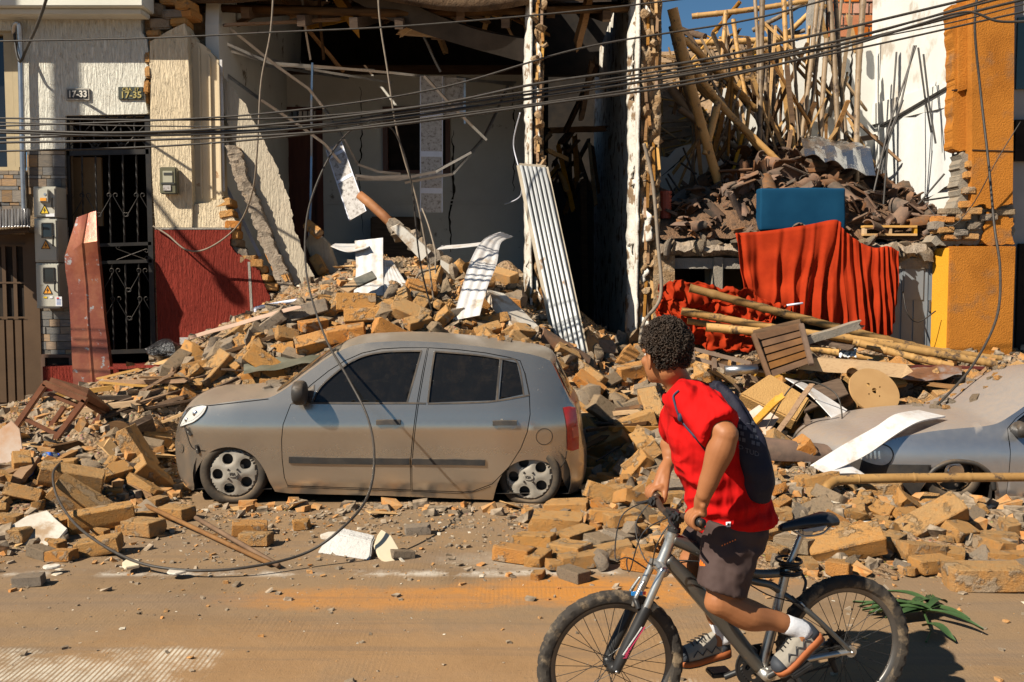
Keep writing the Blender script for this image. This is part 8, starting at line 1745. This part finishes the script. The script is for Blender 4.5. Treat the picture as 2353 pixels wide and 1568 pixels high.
M_HAIR = mat('dark_hair', [c3(.014, .009, .006), c3(.040, .023, .013)], 30, .62, world=True, spec=.3)
rhh = random.Random(2); hc = hd+UH_*.030-FD*.012; hax = (LS, FD, UH_); hr = (.083, .097, .106)
def on_hair(d): 
    lat, fr, up = d.dot(LS), d.dot(FD), d.dot(UH_)
    if fr > .62 - .25*max(0, -up): return False
    if up < -.78: return False
    if up < -.05 and fr > .30 - (0.0 if abs(lat) > .5 else 0): return False
    if up < -.25 and fr > -.02: return False
    return True
mb = MB(); n = 22
for i in range(n):
    for j in range(n*2):
        q = []
        for (a, c) in ((i, j), (i, j+1), (i+1, j+1), (i+1, j)):
            ph = math.pi*a/n; t = math.pi*c/n; d = LS*math.sin(ph)*math.cos(t)+FD*math.sin(ph)*math.sin(t)+UH_*math.cos(ph); q.append(d)
        md = (q[0]+q[1]+q[2]+q[3])/4
        if md.length > 0 and on_hair(md.normalized()): mb.add([hc+LS*d.dot(LS)*hr[0]*.96+FD*d.dot(FD)*hr[1]*.96+UH_*d.dot(UH_)*hr[2]*.96 for d in q], [(0, 1, 2, 3)])
hair = obj('hair', mb, M_HAIR, man, merge=.0005, smooth=True)
mb = MB(); k = 0
while k < 3600:
    d = Vector((rhh.gauss(0, 1), rhh.gauss(0, 1), rhh.gauss(0, 1))).normalized()
    if not on_hair(d): continue
    k += 1; p = hc+LS*d.dot(LS)*hr[0]+FD*d.dot(FD)*hr[1]+UH_*d.dot(UH_)*hr[2]; p += d*(rhh.uniform(-.008, .008)+.006*noise.noise(p*40)); t = d.orthogonal().normalized(); t.rotate(Matrix.Rotation(rhh.uniform(0, 6.28), 3, d)); s2 = d.cross(t); rad = rhh.uniform(.0032, .0085); a0 = rhh.uniform(0, 6)
    pts = [p+d*(.003+rad*math.sin(a0+i*.95))+t*rad*math.cos(a0+i*.95)+s2*(.0022*i-.006) for i in range(7)]
    mb.tube(pts, [q_*rad/.006 for q_ in (.001, .0018, .0021, .0021, .002, .0017, .001)], 4)
tag(obj('curls', mb, M_HAIR, hair, smooth=True), kind='stuff')
def ring(c, ux, uy, a, b_, n=28, p=2.4):
    out = []
    for t in np.linspace(0, 2*math.pi, n, endpoint=False):
        ct, st_ = math.cos(t), math.sin(t); out.append(c+ux*a*math.copysign(abs(ct)**(2/p), ct)+uy*b_*math.copysign(abs(st_)**(2/p), st_))
    return out
mb = MB(); rr = []
SPN = [((1684, 1200), .185, .155), ((1676, 1170), .185, .158), ((1662, 1120), .183, .150), ((1640, 1060), .187, .142), ((1616, 1000), .198, .140), ((1598, 955), .198, .128), ((1582, 925), .165, .105), ((1568, 906), .105, .080), ((1560, 895), .068, .066)]
cs_ = [BP(*q[0]) for q in SPN]
for i, (q, a, b_) in enumerate(SPN):
    t = (cs_[min(i+1, len(cs_)-1)]-cs_[max(0, i-1)]).normalized(); fr = LF.cross(t).normalized()
    if i == 0: fr = (fr+UPV*.12).normalized()
    rr.append(ring(cs_[i], LF, fr, a, b_))
mb.rings(rr)
mb2 = MB(); 
limb(mb, [BP(1580, 925, .10), shL], [.088, .088]); limb(mb, [BP(1575, 925, -.10), shR], [.085, .085])
for s0, e0, k0 in ((shL, elL, .80), (shR, elR, .65)): mb.tube([s0, s0.lerp(e0, .4), s0.lerp(e0, k0)+(e0-s0).normalized()*.004], [.086, .084, .085], 20)
def folds(co, n_):
    d = (co-BP(1680, 1195)); f = noise.noise(Vector((co.x*7+co.z*9, co.y*5, co.z*4)))*.016+noise.noise(Vector((co.x*18+co.z*14, co.y*10, co.z*6+3)))*.008
    p_ = co-BP(1600, 960); d_ = noise.noise(Vector((p_.dot(AX)*2.2-p_.z*2.2, p_.dot(AX)*11+p_.z*9, p_.dot(LF)*4)))+.5*noise.noise(Vector((p_.x*4, p_.z*16+p_.dot(AX)*14, p_.y*5+9))); f += max(0, min(1, (.17-abs((co-cs_[3]).dot(LF)))*12, (co.z-.87)*14))*(.011*(max(0, 1-abs(d_)*2.0)**1.5)-.004)
    lowf = max(0, 1-(co.z-.86)/.30); f += .022*lowf*noise.noise(Vector((co.x*5-co.z*22, co.y*6, 7)))
    return f
M_SHIRT = mat('red_cotton', [c3(.43, .005, .005), c3(.52, .008, .007)], 3, .88, .9, 7, .09, world=True, spec=.1, bstretch=(1.7, 1, .8), bdetail=1.5)
shirt = obj('t_shirt', remesh(mb, .0075, M_SHIRT, 't_shirt', 3, folds), None, man)
mb = MB(); rr = []
for (q, a, b_) in (((1688, 1180), .165, .135), ((1680, 1215), .175, .14), ((1672, 1255), .17, .13)): rr.append(ring(BP(*q), LF, AX, a, b_))
mb.rings(rr); 
for hp, kn, e, hw in ((BP(1686, 1215, .085), knL, .80, 1), (BP(1660, 1215, -.085), knR, .78, -1)):
    d = kn-hp; t = d.normalized(); fr = LF.cross(t).normalized(); rr = [ring(hp+d*s_, LF, fr, a, b_, 24, 2.2) for s_, a, b_ in ((-.05, .095, .12), (.25, .10, .118), (.55, .10, .108), (e, .102, .104), (e+.04, .104, .106))]; mb.rings(rr)
def folds2(co, n_): return noise.noise(Vector((co.x*9, co.y*9, co.z*5)))*.007+noise.noise(Vector((co.x*10+co.z*20, co.y*6, co.z*10)))*.005
M_SHORT = mat('brown_shorts', [c3(.055, .034, .030), c3(.07, .045, .04)], 6, .8, .8, 8, .07, bdetail=1.5, world=True, spec=.2)
shorts = obj('shorts', remesh(mb, .0075, M_SHORT, 'shorts', 3, folds2), None, man)
M_SOCK = mat('white_sock', [c3(.55, .55, .58), c3(.64, .64, .66)], 20, .9, .5, 90, .004, world=True)
def shoe(h_, f, u_, s_, L, an, kn, nm):
    rr = []; rs_ = []
    L = max(L, .24)
    for t, w_, hh in ((0, .020, .045), (.05, .032, .075), (.18, .036, .085), (.32, .036, .078), (.48, .040, .066), (.65, .046, .052), (.82, .045, .044), (.94, .034, .034), (1.0, .014, .018)):
        c = h_+f*L*t+u_*(.028); rr.append([c+s_*w_*x+u_*hh*y for x, y in ((-1, -.1), (-1.02, .25), (-.8, .65), (-.35, .98), (.35, .98), (.8, .65), (1.02, .25), (1, -.1))])
        c2 = h_+f*L*t; w2_ = w_*1.10+.003; tk = .022+.008*(1-t); rs_.append([c2+s_*w2_*x+u_*y+u_*(.018*max(0, t-.75)*4*.25) for x, y in ((-.94, 0), (-1.05, tk*.5), (-1, tk), (1, tk), (1.05, tk*.5), (.94, 0))])
    sh = obj('shoe', remesh(MB().rings(rr), .005, M_SHOE, 'shoe', 2), None, man)
    so_ = obj('sole', MB().rings(rs_), M_SOLE, sh, smooth=True)
    obj('outsole', MB().rings([[p-u_*.006 for p in (r_[0], r_[0]+u_*.008, r_[-1]+u_*.008, r_[-1])] for r_ in rs_]), M_BLK, sh)
    obj('toe_cap', MB().rings([[c+(p-c)*1.03 for p in r_[:]] for r_, c in [(rr[k_], h_+f*L*tt+u_*.028) for k_, tt in ((6, .82), (7, .94), (8, 1.0))]]), M_NAVY, sh, smooth=True)
    obj('heel_cap', MB().rings([[c+(p-c)*1.04 for p in r_[:]] for r_, c in [(rr[k_], h_+f*L*tt+u_*.028) for k_, tt in ((0, 0), (1, .05), (2, .18))]]), M_NAVY, sh, smooth=True)
    for k_ in range(5):
        t = .38+.075*k_; c = h_+f*L*t+u_*(.028+.076-.026*(t-.3)/.4); obj('lace', MB().tube([c-s_*.022, c+u_*.008, c+s_*.022+f*.012], .003, 5), M_BLK, sh)
    sg = 1 if s_.dot(LF) > 0 else -1
    zz_ = [h_+f*L*(.22+.085*i)+u_*(.040+(.026 if i % 2 else 0))+s_*sg*(.0405+.004*min(1, i/4)) for i in range(7)]; obj('zigzag', MB().tube(zz_, .0028, 5), M_NAVY, sh)
    d = (kn-an).normalized(); bs = an-d*.035
    obj('sock', MB().tube([bs-u_*.02, bs, an+d*.01, an+d*.045, an+d*.05], [.042, .041, .039, .040, .036], 16), M_SOCK, man, smooth=True)
M_SHOE = mat('shoe_grey', [c3(.22, .195, .16), c3(.32, .285, .235)], 8, .75, .3, 120, .003, world=True); M_SOLE = mat('sole_orange', [c3(.26, .07, .02), c3(.36, .11, .035)], 6, .7, world=True); M_NAVY = solid('shoe_navy', c3(.03, .035, .045), .7)
shoe(hL, fL, uL, sL, LL, anL, knL, 'left'); shoe(hR, fR, uR, sR, LR, anR, knR, 'right')
M_BAG = mat('navy_bag', [c3(.010, .010, .020), c3(.018, .018, .032)], 6, .7, .35, 60, .006, world=True, spec=.25)
mb = MB(); rr = []
BG = [((1640, 880), .025, .016), ((1658, 910), .065, .035), ((1678, 955), .110, .060), ((1698, 1010), .145, .078), ((1712, 1065), .160, .085), ((1722, 1110), .150, .078), ((1724, 1140), .120, .058), ((1722, 1158), .05, .025)]
cb = [BP(*q[0], .075) for q in BG]
for i, (q, a, b_) in enumerate(BG):
    t = (cb[min(i+1, len(cb)-1)]-cb[max(0, i-1)]).normalized(); fr = LF.cross(t).normalized(); rr.append(ring(cb[i], LF, fr, a, b_, 26, 2.3))
mb.rings(rr)
def folds3(co, n_):
    h = max(0, min(1, (co.z-.95)/.4)); d = co-cb[0]; ang = d.dot(LF)/(.02+d.length)
    return .006*noise.noise(co*9)+h*.006*math.sin(ang*40)+.003*noise.noise(co*22)
bag = obj('drawstring_bag', remesh(mb, .0075, M_BAG, 'drawstring_bag', 2, folds3), None); origin(bag); tag(bag, 'navy drawstring bag with faded pale print worn on the cyclist back', 'bag')
def bvh(o): 
    me = o.data; return BVHTree.FromPolygons([tuple(v.co+o.location) for v in me.vertices] if o is bag else [tuple(v.co) for v in me.vertices], [tuple(p.vertices) for p in me.polygons])
BV = {'shirt': bvh(shirt), 'shorts': bvh(shorts), 'bag': bvh(bag)}
def onto(u, v, key, off=.004):
    d = ray(u, v).normalized(); h = BV[key].ray_cast(Vector((0, 0, CAMH)), d)
    return h[0]-d*off if h[0] else BP(u, v, .2)
def cord(pts, key, r_, m, name, parent): obj(name, MB().tube(catmull([onto(u, v, key, r_) for u, v in pts], 5), r_, 6), m, parent, smooth=True)
M_CORD = solid('cord_navy', c3(.012, .02, .05), .7)
cord([(1560, 898), (1548, 910), (1550, 925), (1558, 950), (1572, 975), (1600, 1008), (1622, 1036)], 'shirt', .005, M_CORD, 'cord', bag); obj('cord_lock', ell(MB(), onto(1564, 960, 'shirt', .006), [LF*.01, AX*.012, UPV*.018], 8), M_CORD, bag, smooth=True)
def decal(poly, key, m, name, parent, off=.002):
    pts = [onto(u, v, key, off) for u, v in poly]; c = sum(pts, Vector())/len(pts); mb = MB(); n = len(pts); mb.v = [tuple(c)]+[tuple(p) for p in pts]; mb.f = [(0, 1+i, 1+(i+1) % n) for i in range(n)]; mb.m = [0]*n; return obj(name, mb, m, parent)
decal([(1668, 1200), (1679, 1199), (1679, 1211), (1668, 1212)], 'shirt', M_PAPER, 'hem_tag', man, .004); decal([(1671, 1203), (1676, 1202), (1676, 1208), (1671, 1208)], 'shirt', M_INK, 'tag_mark', man, .006)
M_OMK = solid('mark_orange', c3(.75, .16, .01), .6)
for i in range(3): decal([(1607+i*4, 1294+i*3), (1610.5+i*4, 1288-3+i*5), (1614+i*3.4, 1300+i*.5), (1608+i*4, 1301)], 'shorts', M_OMK, 'mark', shorts)
for i in range(6): decal([(1658+i*6, 1253-i*2.6), (1661+i*6, 1252-i*2.6), (1661+i*6, 1255-i*2.6), (1658+i*6, 1256-i*2.6)], 'shorts', M_OMK, 'pocket_dot', shorts)
M_PRINT = solid('print_grey', c3(.085, .088, .11), .8)
def glyphs(s, u0, v0, du, dv, hgt, sk):
    cu = bpy.data.curves.new('t', 'FONT'); cu.body = s; cu.size = 1.0; cu.resolution_u = 2; to = bpy.data.objects.new('t', cu); COL.objects.link(to); bpy.context.view_layer.update(); me = bpy.data.meshes.new_from_object(to.evaluated_get(bpy.context.evaluated_depsgraph_get())); bpy.data.objects.remove(to)
    for v in me.vertices: v.co = onto(u0+v.co.x*du+v.co.y*sk, v0+v.co.x*dv-v.co.y*hgt, 'bag', .003)
    me.materials.clear(); me.materials.append(M_PRINT); obj('print', me, None, bag)
glyphs('CO', 1683, 1027, 17, 5, 14, 0); glyphs('TUD', 1712, 1040, 16, 5, 16, 0)
for v in (955, 972, 988, 1003):
    for i in range(5):
        u = 1682+i*11+(v-955)*.25
        if (i*7+v) % 3: decal([(u, v+i*3), (u+8, v+i*3+2), (u+8, v+i*3+11), (u, v+i*3+9)], 'bag', M_PRINT, 'print_block', bag)
def cable(pts, r, label, group=None, m=None, per=14, n=6): return thing('cable', MB().tube(catmull(pts, per), r, n), m or M_CABLE, label, 'cable', group, smooth=True)
cl5 = 'black overhead cable strung along the street before the ruined houses'; cg5 = 'overhead cables along the street'
def oh(pts, Y0, Y1, r):
    n = len(pts); q = [P(u, v, Y0+(Y1-Y0)*i/(n-1)) for i, (u, v) in enumerate(pts)]
    cable([q[0]+(q[0]-q[1])*1.5]+q+[q[-1]+(q[-1]-q[-2])*1.2], r, cl5, cg5)
oh([(0, 95), (340, 88), (640, 74), (900, 62), (1176, 40), (1400, 18), (1620, -8)], 9.6, 9.2, .008)
oh([(0, 290), (340, 278), (640, 258), (1000, 205), (1340, 110), (1700, 50), (1900, 0)], 9.8, 9.4, .0095)
oh([(0, 300), (300, 305), (640, 285), (1000, 240), (1250, 190), (1600, 140), (1900, 75), (2240, -5)], 9.7, 9.2, .013)
oh([(0, 305), (300, 312), (640, 300), (900, 262), (1250, 212), (1600, 158), (1900, 100), (2280, 2)], 9.7, 9.3, .012)
oh([(0, 318), (340, 306), (640, 298), (900, 274), (1250, 222), (1600, 168), (1900, 110), (2300, 12)], 9.9, 9.4, .014)
oh([(0, 328), (340, 322), (640, 310), (900, 288), (1250, 240), (1600, 190), (1900, 120), (2100, 60), (2220, 28), (2300, 50), (2420, 45)], 9.6, 9.1, .012)
oh([(0, 348), (340, 338), (640, 316), (900, 282), (1250, 236), (1600, 182), (1950, 116), (2340, 30)], 9.8, 9.4, .010)
oh([(0, 272), (340, 276), (640, 272), (900, 252), (1250, 205), (1600, 150), (1950, 90), (2300, -10)], 9.8, 9.4, .009)
oh([(0, 282), (340, 290), (700, 288), (1000, 255), (1300, 215), (1700, 145), (2150, 60), (2353, 10)], 9.9, 9.5, .007)
cable([P(868, -60, 10.5), P(872, 40, 10.5), P(890, 160, 10.5), P(908, 280, 10.5), P(930, 370, 10.6), P(960, 470, 10.6), P(990, 640, 10.6), P(1002, 755, 10.6)], .010, 'thin cable falling from the roof onto the brick heap', m=mat('cable_grey', [c3(.16, .13, .10), c3(.24, .19, .14)], 20, .7))
cable([P(630, -60, 11), P(622, 70, 11), P(600, 190, 11), P(592, 330, 11), P(580, 440, 11.2), P(545, 520, 11.5), P(480, 570, 11.7), P(430, 575, 11.75), P(385, 540, 11.85), P(352, 520, 11.9)], .010, 'slack cable looping from the roof down to the red wall', m=MATS['cable_grey'])
q = [P(1002, 750, 10.4), P(965, 600, 10.3), P(945, 420, 10.2), P(910, 310, 10.1), P(865, 280, 10.0), P(820, 290, 10), P(770, 340, 9.8), P(725, 430, 9.6), P(703, 520, 9.3), P(706, 640, 8.8), P(745, 770, 8.2), P(800, 870, 7.7), P(845, 960, 7.4), P(860, 1050, 7.0), P(845, 1140, 6.6), P(790, 1210, 6.3), G(700, 1272, .1), G(560, 1305, .06), G(420, 1310, .05), G(300, 1286, .07), G(190, 1220, .14), S3(135, 1150, .2), S3(122, 1090, .25), S3(142, 1060, .2)]
cable(q, .0095, 'long black cable looping down over the hatchback door onto the road')
cable([P(2250, -40, 10.6), P(2240, 60, 10.6), P(2252, 200, 10.6), P(2272, 380, 10.4), P(2285, 520, 10.2), P(2298, 620, 9.9), P(2290, 730, 9.5), P(2235, 840, 9.2), P(2150, 935, 8.9), P(2090, 985, 8.6), P(2060, 1000, 8.5)], .013, 'black cable sagging past the orange pier down to the second car bonnet')
cable([P(1480, 330, 11.5), P(1500, 420, 11.5), P(1512, 560, 11.4), P(1518, 680, 11.3), P(1480, 740, 11.2), P(1470, 790, 11.1)], .022, 'thick grey hose hanging down the torn partition wall', m=MATS['cable_grey'])
cable([P(1195, 260, 12.5), P(1180, 330, 13), P(1195, 400, 13), P(1196, 450, 13.2), P(1160, 470, 14)], .008, 'thin white cable hanging on the back wall beside the partition', m=M_PVCW)
cable([P(2120, 460, 11.9), P(2180, 520, 11.6), P(2235, 470, 11.5), P(2290, 370, 11.4), P(2345, 280, 11.4)], .006, 'thin wire slung across the orange pier', m=M_BLACK)
cable([P(2075, 670, 11.8), P(2085, 720, 11.7), P(2110, 740, 11.7), P(2150, 715, 11.7)], .008, 'black wire dangling before the grey metal door', m=M_BLACK)
cable([P(970, 480, 12), P(985, 520, 11.8), P(1000, 580, 11.6), P(1003, 640, 11.4), P(1035, 710, 11)], .010, 'cable falling behind the curved white panel', m=MATS['cable_grey'])
cable([P(952, 650, 11), P(965, 628, 11), P(1000, 618, 11.2)], .012, 'short bent cable end on the earth heap', m=MATS['cable_grey'])
cable([P(1350, 870, 10.4), P(1400, 905, 10.1), P(1450, 960, 9.7), P(1460, 1010, 9.3), P(1420, 1030, 9.2), P(1370, 1060, 9)], .008, 'thin wire tangled in the bricks behind the hatchback', m=M_CABLE)
cable([P(1760, 985, 9.2), P(1830, 880, 9.4), P(1915, 900, 9.3), P(1935, 960, 9.1), P(1920, 985, 9.0), P(1935, 1000, 8.9)], .007, 'black wire curled round the white panel above the second car', m=M_CABLE)
up_ = empty('shadow_pole', (-9.5, 9, 0), 'grey concrete utility pole with a drooping lamp arm, added out of view to shade the off-white house', 'utility pole')  # unseen pole and lamp arm, added to cast shadows on the facades
obj('post', MB().tube([(-9.5, 9, 0), (-9.5, 9, 9.5)], [.16, .10], 14), M_CONC, up_, smooth=True)
obj('crossarm', MB().bx(-9.6, -8.9, 8.93, 9.07, 7.9, 8.05), M_WOODD, up_)
obj('lamp_arm', MB().tube(catmull([(-9.45, 9, 7.9), (-8.7, 9, 7.5), (-8.1, 9, 6.8), (-7.6, 9, 6.25)], 6), .03, 8), M_STEEL, up_, smooth=True)
obj('lamp_head', MB().tube([(-7.66, 9, 6.32), (-7.58, 9, 6.22), (-7.48, 9, 6.08), (-7.42, 9, 6.0)], [.03, .09, .10, .04], 12), M_STEEL, up_, smooth=True)
